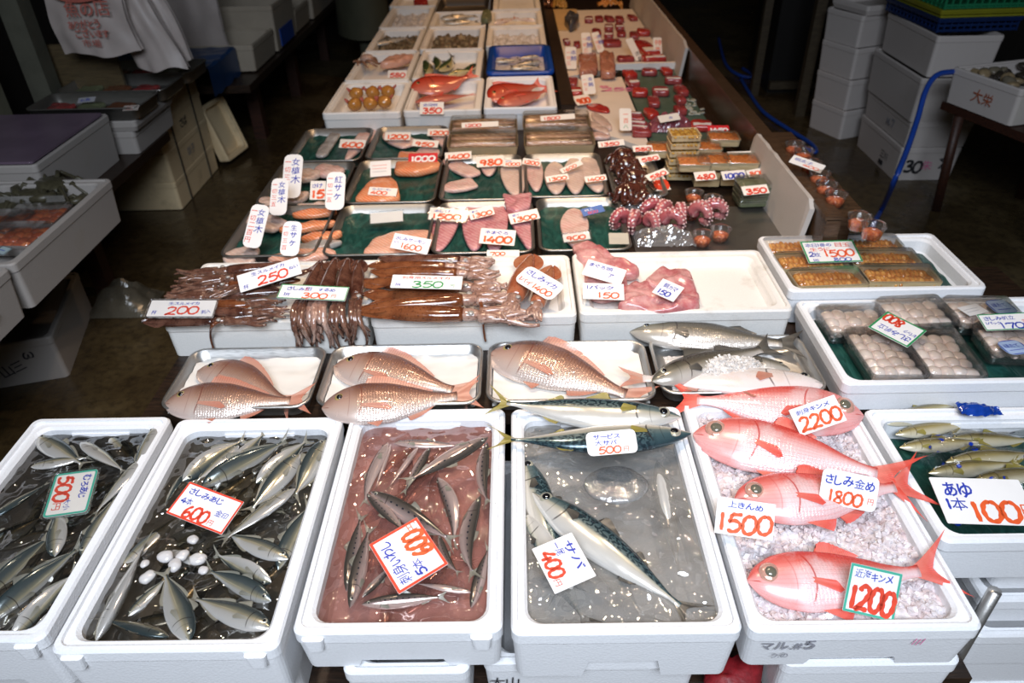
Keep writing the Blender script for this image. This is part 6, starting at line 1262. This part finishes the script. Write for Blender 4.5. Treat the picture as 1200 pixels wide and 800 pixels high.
# ------------------------------------------------------------------ left stall
plank_table('stall_table', -2.26, -1.60, 1.20, 3.30, .450, .04, WOOD_DK, 'dark wooden stall table at the left edge under the crab box', [(-1.80, 1.84), (-2.1, 1.9), (-1.72, 2.62), (-2.1, 2.62), (-2.1, 3.2)], .06, WOOD_RED)
plank_table('stall_table', -2.45, -1.44, 4.02, 8.2, .450, .04, WOOD_DK, 'long dark stall table far back at the left', [(x, y) for y in (4.5, 5.4, 6.4, 7.6) for x in (-2.3, -1.60)], .07, WOOD_RED)
G_ = 'foam boxes on the left stall'
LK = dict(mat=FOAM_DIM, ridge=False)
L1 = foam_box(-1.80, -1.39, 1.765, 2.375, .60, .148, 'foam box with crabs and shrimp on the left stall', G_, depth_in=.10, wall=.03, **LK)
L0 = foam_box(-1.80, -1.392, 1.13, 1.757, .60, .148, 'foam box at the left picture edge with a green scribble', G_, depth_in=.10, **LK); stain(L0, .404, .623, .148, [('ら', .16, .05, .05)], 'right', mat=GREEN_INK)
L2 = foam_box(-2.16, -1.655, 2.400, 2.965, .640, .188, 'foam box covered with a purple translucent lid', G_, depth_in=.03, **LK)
PURPLE = flat('purple_film', (.17, .12, .17), .3, 0, .4, 6)
def lid(x0, x1, y0, y1, z, lab):
    mb = MB(); mb.rings([rrect(x1-x0, y1-y0, .012, 0, 3), rrect(x1-x0, y1-y0, .012, .008, 3)], smooth=False); o = mb.build('purple_lid', PURPLE); o.location = ((x0+x1)/2, (y0+y1)/2, z); return tag(o, lab, 'lid')
lid(-2.14, -1.672, 2.415, 2.945, .641, 'purple translucent lid on the foam box behind the crab box'); lid(-1.79, -1.425, 1.15, 1.735, .601, 'purple lid on the box at the left picture edge')
mb = MB(); mb.rings([rrect(.40, .55, .02, 0, 3), rrect(.40, .55, .02, .012, 3)], smooth=False); o = mb.build('foam_liner', FOAM_DIM); o.location = (-1.595, 2.07, .503); tag(o, 'pale liner under the crabs', 'liner') ; o.scale = (.82, .92, 1)
CRAB = flat('olive_crab_shell', (.075, .066, .038), .4, 0, .7, 40, .6, 50)
def crab(u, v, z, s, lab, rot):
    c = P(u, v, z); root = empty('crab', c, (0, 0, RAD(rot)), s); mb = MB(); mb.ball((0, 0, .03), (.075, .055, .028), 0, 18, 10); mb.v = [tuple(Vector(q)*(1+.12*mnoise.noise(Vector(q)*50))) for q in mb.v]; mb.build('carapace', CRAB, root)
    for sd in (-1, 1):
        for k in range(4):
            a = RAD(-50+33*k); mb = MB(); d = Vector((sd*cos(a), -sin(a)*.9, 0)); mb.tube([Vector((0, 0, .025))+d*.05, Vector((0, 0, .05))+d*.09, Vector((0, 0, .02))+d*.125, Vector((0, 0, .004))+d*.145], [.009, .008, .006, .002], 6); mb.build('leg', CRAB, root)
        mb = MB(); mb.tube([Vector((sd*.05, -.03, .03)), Vector((sd*.085, -.055, .035)), Vector((sd*.075, -.085, .034)), Vector((sd*.045, -.10, .03)), Vector((sd*.022, -.10, .028))], [.010, .014, .018, .014, .004], 8); mb.build('claw', CRAB, root)
    return tag(root, lab, 'crab', 'crabs in the left foam box')
for a in ((46, 224, .520, 1.0, 'crab at the back of the left foam box', 20), (66, 228, .540, 1.0, 'crab on top beside the right wall of the left foam box', -30), (40, 240, .520, 1.0, 'crab in front of the other crabs', 60), (20, 250, .515, .9, 'crab at the left edge under the plastic divider', 10), (64, 245, .516, .9, 'crab in the front row near the shrimp packs', 140)): crab(a[0], a[1], a[2]+.005, a[3], a[4], a[5])
mb = MB(); p = P(38, 240, .55); mb.box((p.x, p.y-.02, .56), (.26, .003, .06)); tag(mb.build('plastic_divider', CLEAR_FOG), 'clear plastic divider between the crabs', 'divider')
SHR = filling_mat('orange_shrimp', (.85, .24, .09), (.55, .11, .045), 30, .25)
SPK = pack('shrimp', .17, .15, .036, CLEAR_FOG, SHR, fill=.6, lumps=(5, 4))
for u, v, r, lab in ((24, 287, -4, 'shrimp pack with a small label in the crab box'), (0, 272, -2, 'shrimp pack at the left picture edge'), (47, 264, 4, 'shrimp pack nearest the crabs')): put_pack('shrimp_pack', P(u, v, .545), r, SPK, lab, 'shrimp pack', 'packs of orange shrimp')
card_at((0, 287), (11, 290), (-4, 297), .59, [('_', .1, .5, .1, 'b', .6)], 'small pale label on the shrimp pack', BLACK_INK, 10, rnd=.02, paper=flat('pale_blue_label', (.4, .5, .52), .4), name='pack_label', cat='label')
LB = foam_box_mesh(.30, .475, .17, mat=FOAM_DIM, taper=.99); o = link('foam_box', LB, None, (-1.804, 2.231, .001), (0, 0, RAD(15.8))); tag(o, 'foam box with black writing standing on the floor under the left stall', 'foam box')
stain(o, .30, .475, .17, [('ω', .04, .10, .05), ('山三', -.04, .04, .05, 1, 20)], 'front'); stain(o, .30, .475, .17, [('キ七', -.05, .05, .06), ('カ二', -.06, -.06, .06)], 'top')
mb = MB(); mb.grid(lambda a, b: ((a-.5)*.24, (b-.5)*.2, .10*(sin(pi*a)*sin(pi*b))**.7*(1+.5*mnoise.noise(Vector((a*5, b*5, 1))))), 24, 20, 0, False); o = mb.build('floor_bag', clearmat('dirty_film', (.6, .6, .55), .06, .2, .45, (.22, .20, .15), .3, 20)); o.location = (-1.60, 2.52, .002); tag(o, 'crumpled clear plastic bag lying on the floor by the left table', 'plastic bag')
# steel trays and cream boxes
for i, (y0, y1, lab) in enumerate(((2.985, 3.225, 'nearest dark steel tray on the left stall'), (3.232, 3.50, 'middle dark steel tray on the left stall'), (3.507, 3.77, 'farthest dark steel tray on the left stall'))):
    tray(-2.02, -1.545+.012*i, y0, y1, .655, .055, lab, STEEL_MID, group='dark steel trays on the left stall')
    for k in range(3):
        o = dome([(-1.94+.13*k+a, (y0+y1)/2+b) for a, b in ((-.05, -.06), (.05, -.05), (.055, .05), (-.05, .06))], .612, .018, [F_TUNA, GREENBOX, flat('brown_pack', (.16, .06, .03), .3)][(k+i) % 3], 'fish_pack', ['left', 'middle', 'right'][k]+' dark fish pack in the '+['nearest', 'middle', 'farthest'][i]+' steel tray', 'fish pack', 'fish packs in the dark steel trays')
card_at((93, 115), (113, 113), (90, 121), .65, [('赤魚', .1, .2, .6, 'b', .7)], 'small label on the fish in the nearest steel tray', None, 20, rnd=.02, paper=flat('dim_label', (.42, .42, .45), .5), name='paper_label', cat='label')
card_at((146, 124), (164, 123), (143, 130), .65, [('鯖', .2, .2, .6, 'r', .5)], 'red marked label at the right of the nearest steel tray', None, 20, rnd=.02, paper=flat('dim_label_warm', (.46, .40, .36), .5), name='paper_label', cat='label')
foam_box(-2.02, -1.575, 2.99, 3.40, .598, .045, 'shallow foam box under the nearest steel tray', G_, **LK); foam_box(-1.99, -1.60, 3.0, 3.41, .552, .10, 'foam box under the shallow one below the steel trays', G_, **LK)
for k in range(4):
    b = foam_box(-2.10, -1.705, 3.425, 4.00, .145*(k+1)+.002, .143, ['bottom', 'second', 'third', 'top'][k]+' cream foam box of the strapped stack by the left stall', 'strapped cream foam boxes', mat=FOAM_CREAM, ridge=False, taper=.99)
    if k == 2: stain(b, .391, .571, .143, [('さば', -.05, .05, .05)], 'right')
    if k == 1: stain(b, .391, .571, .143, [('銚子', -.05, .05, .05)], 'right', mat=GREY_INK)
for y in (3.56, 3.86):
    mb = MB(); mb.box((-1.7035, y, .294), (.003, .012, .580)); tag(mb.build('packing_strap', flat('dark_strap', (.06, .05, .04), .5) if y < 3.7 else bpy.data.materials['dark_strap']), ['near', 'far'][y > 3.7]+' dark strap down the side of the cream boxes', 'strap', 'straps around the cream boxes')
o = link('leaning_foam_box', foam_box_mesh(.32, .24, .06, mat=FOAM_CREAM), None, (-1.72, 4.135, .17), (0, RAD(74), RAD(-10))); tag(o, 'cream foam box leaning on edge behind the cream stack', 'foam box')
# blue sheet and far boxes
mb = MB(); mb.grid(lambda a, b: (-2.17+.62*min(1, a*1.35), 3.80+.44*b, .60+.012*mnoise.noise(Vector((a*9, b*6, 4)))-(max(0, a*1.35-1))*.42+.01*sin(b*20)*max(0, a-.7)), 34, 18, 0, False)
tag(mb.build('blue_tarp', flat('blue_tarp_sheet', (.008, .05, .16), .35, 0, .5, 12, .3, 20)), 'blue plastic sheet hanging over the edge of the left stall', 'tarpaulin')
F2 = 'foam boxes far back on the left stall'
for x0, x1, y0, y1, zt, h, lab in ((-2.05, -1.46, 4.26, 4.70, .60, .14, 'foam box behind the blue sheet on the left stall'), (-2.06, -1.45, 4.62+.09, 5.20, .72, .26, 'tall foam box with an open top beside the hanging bag'), (-2.1, -1.46, 5.22, 5.62, .60, .14, 'foam box behind the tall open one on the left stall'), (-2.1, -1.44, 5.65, 6.4, .66, .20, 'pale foam box far along the left stall'), (-2.1, -1.44, 6.45, 7.1, .62, .16, 'farthest foam box on the left stall')):
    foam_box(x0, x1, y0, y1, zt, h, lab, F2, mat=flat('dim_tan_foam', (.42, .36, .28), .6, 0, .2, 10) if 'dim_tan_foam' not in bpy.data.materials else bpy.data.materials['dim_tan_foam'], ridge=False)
mb = MB(); mb.box((-1.457, 4.95, .52), (.006, .30, .10)); tag(mb.build('blue_sheet', BLUE_PL), 'blue plastic patch on the side of the tall open foam box', 'sheet')
# post, bags
mb = MB(); mb.box((-2.10, 3.22+.1, .80), (.09, .09, 1.6)); tag(mb.build('post', wall_mat('grey_green_post', (.10, .10, .075), (.06, .06, .045), .6)), 'grey green post behind the hanging white bag', 'post')
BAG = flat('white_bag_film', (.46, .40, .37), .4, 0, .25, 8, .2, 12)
def bag(pu, pv, y, w, h, lab, ink=False, sw=0.0, seed=0):
    c = PY(pu, pv, y); root = empty('shopping_bag', c)
    mb = MB()
    for s in (1, -1):
        mb.grid(lambda a, b: ((a-.5)*w*(1+.10*b)+sw*b+.012*sin(b*6+seed), s*(.012+.03*sin(pi*a)*b)+.012*mnoise.noise(Vector((a*6, b*4, seed+s))), -h*b+.01*sin(a*8+seed)*b), 20, 20)
    mb.build('bag_body', BAG, root)
    for s in (-1, 1):
        mb = MB(); mb.tube([Vector((s*w*.32, 0, -.01)), Vector((s*w*.30, 0, .10)), Vector((s*w*.10, 0, .16))], [.018, .012, .010], 8, flat=.3); mb.build('handle', BAG, root)
    if ink:
        mb = MB(); put_text(mb, '魚の店', -w*.24, -h*.60, .065, 0, 0, 1.0); put_text(mb, 'ありがとう', -w*.26, -h*.72, .038, 0, 0, .9); put_text(mb, 'ございます', -w*.2, -h*.81, .035, 0, 0, .9); put_text(mb, '市場', -w*.14, -h*.90, .035, 0, 0, 1.2)
        ribbon(mb, [(-.10, -h*.32), (-.09, -h*.42), (0, -h*.46), (.09, -h*.42), (.10, -h*.30)], .016, 0); t = mb.build('red_print', RED_DIM, root); t.rotation_euler = (RAD(90), 0, 0); t.location = (sw*.7, -.055, 0)
    return tag(root, lab, 'shopping bag', 'hanging plastic bags')
RED_DIM = flat('faded_red_print', (.45, .12, .09), .6, 0, .3, 30)
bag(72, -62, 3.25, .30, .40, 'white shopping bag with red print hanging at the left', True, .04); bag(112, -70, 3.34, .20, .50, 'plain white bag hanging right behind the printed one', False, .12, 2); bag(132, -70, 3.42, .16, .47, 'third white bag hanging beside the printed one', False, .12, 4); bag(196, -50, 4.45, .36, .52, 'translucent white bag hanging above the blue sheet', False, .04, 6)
zr = PY(100, -66, 3.34).z+.155; mb = MB(); mb.tube([Vector((-2.2, 3.24, zr)), Vector((-1.3, 3.46, zr))], .008, 8); tag(mb.build('hanging_rod', STEEL_DK), 'thin rod from which the white shopping bags hang', 'rod')
mb = MB(); mb.box((-2.0, 3.42, .70), (.42, .02, .22)); tag(mb.build('wooden_board', wood_material('dull_board', (.12, .085, .04), (.07, .05, .025))), 'dull brown board behind the bags', 'board')
# ------------------------------------------------------------------ right side
def rbox(w, d, h, loc, rot, lab, g, mat=FOAM_DIM, **k):
    key = ('r', w, d, h, mat.name)
    if key not in _boxes: _boxes[key] = foam_box_mesh(w, d, h, mat=mat, taper=.95, **k)
    o = link('foam_box', _boxes[key], None, loc, (0, 0, RAD(rot))); return tag(o, lab, 'foam box', g)
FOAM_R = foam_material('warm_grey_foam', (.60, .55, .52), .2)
z = .001; cx, cy = 2.115, 3.885
for k, (h, w, d) in enumerate(((.180, .305, .555), (.135, .315, .57), (.215, .33, .60), (.190, .31, .58))):
    o = rbox(w, d, h-.002, (cx+.01*(k % 2), cy, z), -1, ['bottom box with black writing', 'thin second box', 'tall third box', 'top box under the crates'][k]+' of the big white foam stack at the right', 'big foam stack at the right', FOAM_R); z += h
    if k == 0:
        stain(o, w*.99, d*.99, h, [('30', -.12, .05, .07)], 'front'); stain(o, w*.99, d*.99, h, [('Σ', .06, .07, .07, 1, 10)], 'front'); stain(o, w*.99, d*.99, h, [('朱', -.03, .06, .06)], 'front', mat=PINK_INK); stain(o, w*.99, d*.99, h, [('三川', .06, .06, .05), ('■■', .06, .02, .03)], 'left')
    if k == 1: stain(o, w*.99, d*.99, h, [('M-7', .02, .04, .05)], 'left', mat=GREY_INK)
z = .001
for k in range(4): rbox(.40, .285, .168, (2.035-.004*k, 4.435+.01*k, z), 21.5, ['bottom', 'second', 'third', 'top'][k]+' box of the narrow foam stack behind the big one', 'narrow foam stack', FOAM_R); z += .17
rbox(.42, .30, .05, (2.05, 4.45, z), 18, 'thin foam lid on top of the narrow stack', 'narrow foam stack', FOAM_R)
def crate(w, d, h, col, lab, loc, rot, rimcol=None):
    root = empty('plastic_crate', loc, (0, 0, RAD(rot))); m = flat(lab.split()[0]+'_crate_plastic', col, .4, 0, .2, 20); rm = flat(lab.split()[0]+'_crate_rim', rimcol or col, .4, 0, .2, 20)
    mb = MB(); mb.box((0, 0, .004), (w*.94, d*.94, .008)); mb.build('base', m, root)
    mb = MB()
    for s in (-1, 1):
        for k in range(13): x = (k/12-.5)*w*.95; mb.box((x, s*d*.47, h*.5), (.007, .008, h))
        for k in range(15): y = (k/14-.5)*d*.95; mb.box((s*w*.47, y, h*.5), (.008, .007, h))
        for q in (.12, .45, .72): mb.box((0, s*d*.47, h*q), (w*.95, .007, .010)); mb.box((s*w*.47, 0, h*q), (.007, d*.95, .010))
    mb.build('lattice_wall', m, root)
    mb = MB(); A = [rrect(w, d, .012, h-.02), rrect(w*1.02, d*1.02, .012, h-.004), rrect(w*1.02, d*1.02, .012, h), rrect(w*.94, d*.94, .012, h), rrect(w*.93, d*.93, .012, h-.02)]; mb.rings(A, cap0=False, cap1=False, smooth=False); mb.build('rim', rm, root)
    return tag(root, lab, 'crate', 'stacked plastic crates')
crate(.40, .55, .065, (.006, .025, .11), 'blue plastic crate at the bottom of the crates on the big foam stack', (2.16, 3.92, .724), 2); crate(.42, .57, .035, (.30, .30, .02), 'yellow plastic crate between the blue and the green one', (2.165, 3.92, .791), 2); crate(.43, .58, .13, (.015, .20, .09), 'green plastic crate on top of the foam stack', (2.17, 3.92, .828), 2)
def hose(pts, lab, r=.012):
    mb = MB(); mb.tube(catmull([tuple(p) for p in pts], 8), r, 10); return tag(mb.build('hose', HOSE), lab, 'hose', 'blue water hoses')
HOSE = flat('blue_hose_plastic', (.012, .06, .36), .3, 0, .15, 20)
h0 = [PY(1118, 84, 3.33), PY(1098, 88, 3.30), PY(1085, 106, 3.26), PY(1075, 140, 3.18), PY(1062, 178, 3.06), PY(1048, 212, 2.95), P(1034, 244, .014), P(1026, 258, .014), P(1016, 282, .014)]
hose(h0, 'blue hose running down from the clam table to the floor'); hose([P(868, 92, .014), P(884, 118, .014), P(898, 134, .014), P(925, 152, .014), P(950, 168, .014), P(956, 178, .014), P(940, 172, .02), P(926, 164, .014)], 'blue hose lying on the floor beside the rail'); hose([P(842, 44, .014), P(850, 74, .014), P(866, 88, .014), P(884, 90, .014), P(870, 80, .014)], 'dark blue hose loop far back on the floor')
_A, _B = Vector((1.925, 3.335)), Vector((2.025, 2.975)); _d2 = (_B-_A).normalized(); _n2 = Vector((-_d2.y, _d2.x)); _rot = math.degrees(math.atan2(_d2.y, _d2.x))+90
c = (_A+_B)/2+_n2*.27
clam = foam_box_mesh(.54, .372, .150, mat=FOAM_R, depth_in=.05, taper=.97); o = link('foam_box', clam, None, (c.x, c.y, .502), (0, 0, RAD(_rot))); tag(o, 'foam box of clams with red brush writing at the right', 'foam box'); stain(o, .54, .372, .15, [('大栄', -.04, .05, .055)], 'left', mat=flat('brown_red_ink', (.40, .10, .04), .6))
CLM = [flat('grey_clam', (.20, .17, .12), .35, 0, .6, 60), flat('dark_clam', (.05, .04, .03), .3, 0, .6, 60), flat('tan_clam', (.34, .25, .14), .4, 0, .6, 60)]
cm = []
for k in range(3): mb = MB(); mb.ball((0, 0, 0), (.032, .025, .014), 0, 16, 8); mb.v = [(x, y*(1-.2*x/.03), z_*(1+.1*sin(x*300))) for x, y, z_ in mb.v]; cm.append(mb.mesh('clam', CLM[k]))
rn = random.Random(12); Rm = Matrix.Rotation(RAD(_rot), 3, 'Z')
for i in range(44):
    a, b = rn.uniform(-.22, .22), rn.uniform(-.145, .145); p = Vector((c.x, c.y, 0))+Rm @ Vector((a, b, 0)); o = link('clam', cm[rn.choice((0, 0, 1, 2))], None, (p.x, p.y, .625+rn.uniform(0, .022)), (rn.uniform(-.5, .5), rn.uniform(-.5, .5), rn.uniform(0, 6))); tag(o, 'clam in the heap in the foam box at the right', 'clam', 'clams in the foam box')
gb = foam_box_mesh(.50, .36, .16, mat=flat('pale_green_foam', (.34, .42, .22), .5, 0, .15, 10)); c2 = (_A+_B)/2+_n2*.30+_d2*.385; o = link('green_box', gb, None, (c2.x, c2.y, .500), (0, 0, RAD(_rot))); tag(o, 'pale green box in front of the clams', 'box')
root = empty('clam_table', (c.x+_d2.x*.2, c.y+_d2.y*.2, 0)); mb = MB(); mb.box((.02, 0, .480), (.56, .80, .035), 0, Matrix.Rotation(RAD(_rot), 3, 'Z')); mb.build('table_top', WOOD_RED, root)
for a, b, lx, ly in ((-.26, .28, .05, .02), (-.26, -.32, .06, -.04), (.28, .28, .0, .0), (.28, -.32, .0, .0), (-.05, -.30, -.10, -.05)):
    q = Rm @ Vector((a, b, 0)); mb = MB(); mb.tube([Vector((q.x+lx, q.y+ly, 0)), Vector((q.x, q.y, .465))], .026, 4); mb.build('leg', WOOD_RED, root)
tag(root, 'reddish brown trestle table carrying the clams', 'table')
# dark cabinet far right
root = empty('dark_cabinet', (2.25, 5.25, 0)); BLK = flat('black_cabinet', (.012, .011, .010), .4, 0, .3, 6); WP = wood_material('brown_post', (.075, .055, .03), (.04, .028, .016))
mb = MB(); mb.box((.05, .2, .80), (1.1, .5, 1.6)); mb.build('body', BLK, root)
for x, w_ in ((-.60, .05), (-.18, .03)): mb = MB(); mb.box((x, -.09, .80), (w_, .05, 1.6)); mb.build('post', WP, root)
mb = MB(); mb.box((.05, -.08, .06), (1.1, .04, .05)); mb.build('rail', WP, root); mb = MB(); mb.box((.12, -.075, .95), (.55, .02, .6)); mb.build('door', flat('dark_brown_door', (.025, .02, .014), .35, 0, .3, 6), root)
tag(root, 'tall black cabinet with brown wooden posts at the far right', 'cabinet')
mb = MB(); mb.box((1.815, 4.70, .80), (.06, .05, 1.6)); tag(mb.build('wooden_post', WP), 'slanting brown wooden post beside the narrow foam stack', 'post'); bpy.data.objects['wooden_post'].location = (0, 0, 0)
# person far back at the left of the counter
TROU = flat('olive_trousers', (.075, .075, .045), .8, 0, .4, 6, .3, 20); BOOT = flat('dark_boots', (.02, .02, .02), .4); SHIRT = flat('dark_jacket', (.05, .055, .05), .8); SKIN = flat('skin', (.42, .25, .17), .5); HAIR = flat('black_hair', (.012, .010, .009), .5)
def person(x, y, rot):
    root = empty('person', (x, y, 0), (0, 0, RAD(rot)))
    V = {'pel': (0, 0, .93), 'sp': (0, .01, 1.12), 'ch': (0, .0, 1.30), 'nk': (0, .0, 1.47), 'hd': (0, -.03, 1.58), 'tp': (0, -.02, 1.69)}
    for s, n in ((-1, 'l'), (1, 'r')): V.update({n+'hp': (s*.10, 0, .88), n+'kn': (s*.11, -.02, .48), n+'an': (s*.115, .02, .09), n+'to': (s*.125, -.14, .04), n+'sh': (s*.19, .0, 1.40), n+'el': (s*.25, .02, 1.13), n+'wr': (s*.22, -.16, .98)})
    names = list(V); E = [('pel', 'sp'), ('sp', 'ch'), ('ch', 'nk'), ('nk', 'hd'), ('hd', 'tp')]
    for n in 'lr': E += [('pel', n+'hp'), (n+'hp', n+'kn'), (n+'kn', n+'an'), (n+'an', n+'to'), ('ch', n+'sh'), (n+'sh', n+'el'), (n+'el', n+'wr')]
    Rr = dict(pel=.15, sp=.13, ch=.15, nk=.055, hd=.085, tp=.07); 
    for n in 'lr': Rr.update({n+'hp': .105, n+'kn': .075, n+'an': .055, n+'to': .045, n+'sh': .065, n+'el': .048, n+'wr': .034})
    me = bpy.data.meshes.new('person_body'); me.from_pydata([V[k] for k in names], [(names.index(a), names.index(b)) for a, b in E], [])
    o = bpy.data.objects.new('tmp', me); COL.objects.link(o); m = o.modifiers.new('s', 'SKIN'); 
    for i, k in enumerate(names): me.skin_vertices[0].data[i].radius = (Rr[k], Rr[k]*.85)
    me.skin_vertices[0].data[0].use_root = True; o.modifiers.new('u', 'SUBSURF').levels = 2
    dg = bpy.context.evaluated_depsgraph_get(); dg.update(); bm_ = bpy.data.meshes.new_from_object(o.evaluated_get(dg)); bpy.data.objects.remove(o)
    bm_.materials.clear()
    for m in (SKIN, TROU, BOOT, SHIRT): bm_.materials.append(m)
    for p in bm_.polygons:
        z_ = p.center.z; p.material_index = 2 if z_ < .12 else 1 if z_ < .96 else 3 if z_ < 1.46 and not (p.center.y < -.11) else 0; p.use_smooth = True
    link('body', bm_, root)
    for s in (-1, 1):
        mb = MB()
        for k in range(4): mb.tube([Vector((s*(.235-.018*k), -.19, .965)), Vector((s*(.24-.02*k), -.235, .955)), Vector((s*(.238-.02*k), -.262+.006*abs(k-1), .93))], [.010, .009, .007], 6)
        mb.tube([Vector((s*.20, -.175, .975)), Vector((s*.175, -.205, .965)), Vector((s*.172, -.232, .95))], [.011, .010, .008], 6); mb.ball((s*.215, -.182, .968), (.032, .036, .018)); mb.build('hand', SKIN, root)
    mb = MB(); mb.ball((0, .0, 1.655), (.086, .098, .085), 0, 16, 10); mb.build('hair', HAIR, root)
    mb = MB(); mb.rings([[(r*1.0*cos(2*pi*k/24)*.24, r*sin(2*pi*k/24)*.17, z_) for k in range(24)] for r, z_ in ((1.0, .98), (1.06, .80), (1.14, .56), (1.22, .28))], cap0=False, cap1=False); mb.v = [(x_+.012*sin(14*y_), y_+.014*sin(17*x_+z_*4), z_) for x_, y_, z_ in mb.v]; mb.build('work_coat', TROU, root)
    return tag(root, 'person standing at the far left of the counter in olive work clothes', 'person')
person(-1.16, 6.05, 100)
# ------------------------------------------------------------------ light
def spot(name, loc, aim, power, col, size=70, blend=.7, rad=.05):
    l = bpy.data.lights.new(name, 'SPOT'); l.energy = power; l.color = col; l.spot_size = RAD(size); l.spot_blend = blend; l.shadow_soft_size = rad
    o = bpy.data.objects.new(name, l); COL.objects.link(o); o.location = loc
    o.rotation_euler = (Vector(aim)-Vector(loc)).to_track_quat('-Z', 'Y').to_euler(); return o
def area(name, loc, aim, power, col, sx, sy, spread=180):
    l = bpy.data.lights.new(name, 'AREA'); l.energy = power; l.color = col; l.shape = 'RECTANGLE'; l.size = sx; l.size_y = sy; l.spread = RAD(spread)
    o = bpy.data.objects.new(name, l); COL.objects.link(o); o.location = loc
    o.rotation_euler = (Vector(aim)-Vector(loc)).to_track_quat('-Z', 'Y').to_euler(); return o
WARM = (1.0, .77, .56); WARM2 = (1.0, .64, .36); WARM3 = (1.0, .54, .22); COOL = (.80, .88, 1.0)
area('daylight', (.0, -1.1, 2.9), (.0, .9, .5), 60, COOL, 2.0, 1.2, 110)
for i, (x, y, p, c) in enumerate(((-.35, 1.45, 46, WARM), (.35, 1.5, 46, WARM), (-.2, 2.4, 27, WARM2), (.35, 2.6, 27, WARM2), (-.1, 3.6, 27, WARM3), (.4, 4.2, 28, WARM3), (.0, 5.4, 32, WARM3))):
    spot('lamp', (x, y, 2.25), (x*.9, y+.05, .5), p, c, 86, .8, .035)
w = bpy.data.worlds.new('world'); bpy.context.scene.world = w; w.use_nodes = True
w.node_tree.nodes['Background'].inputs[0].default_value = (.9, .8, .66, 1); w.node_tree.nodes['Background'].inputs[1].default_value = .02
sc = bpy.context.scene; sc.view_settings.view_transform = 'Standard'; sc.view_settings.look = 'None'; sc.view_settings.exposure = 0.0
sc.cycles.max_bounces = 8; sc.cycles.transparent_max_bounces = 24; sc.cycles.caustics_reflective = False; sc.cycles.caustics_refractive = False; sc.cycles.sample_clamp_indirect = 4.0
bpy.data.objects.remove(_fo)
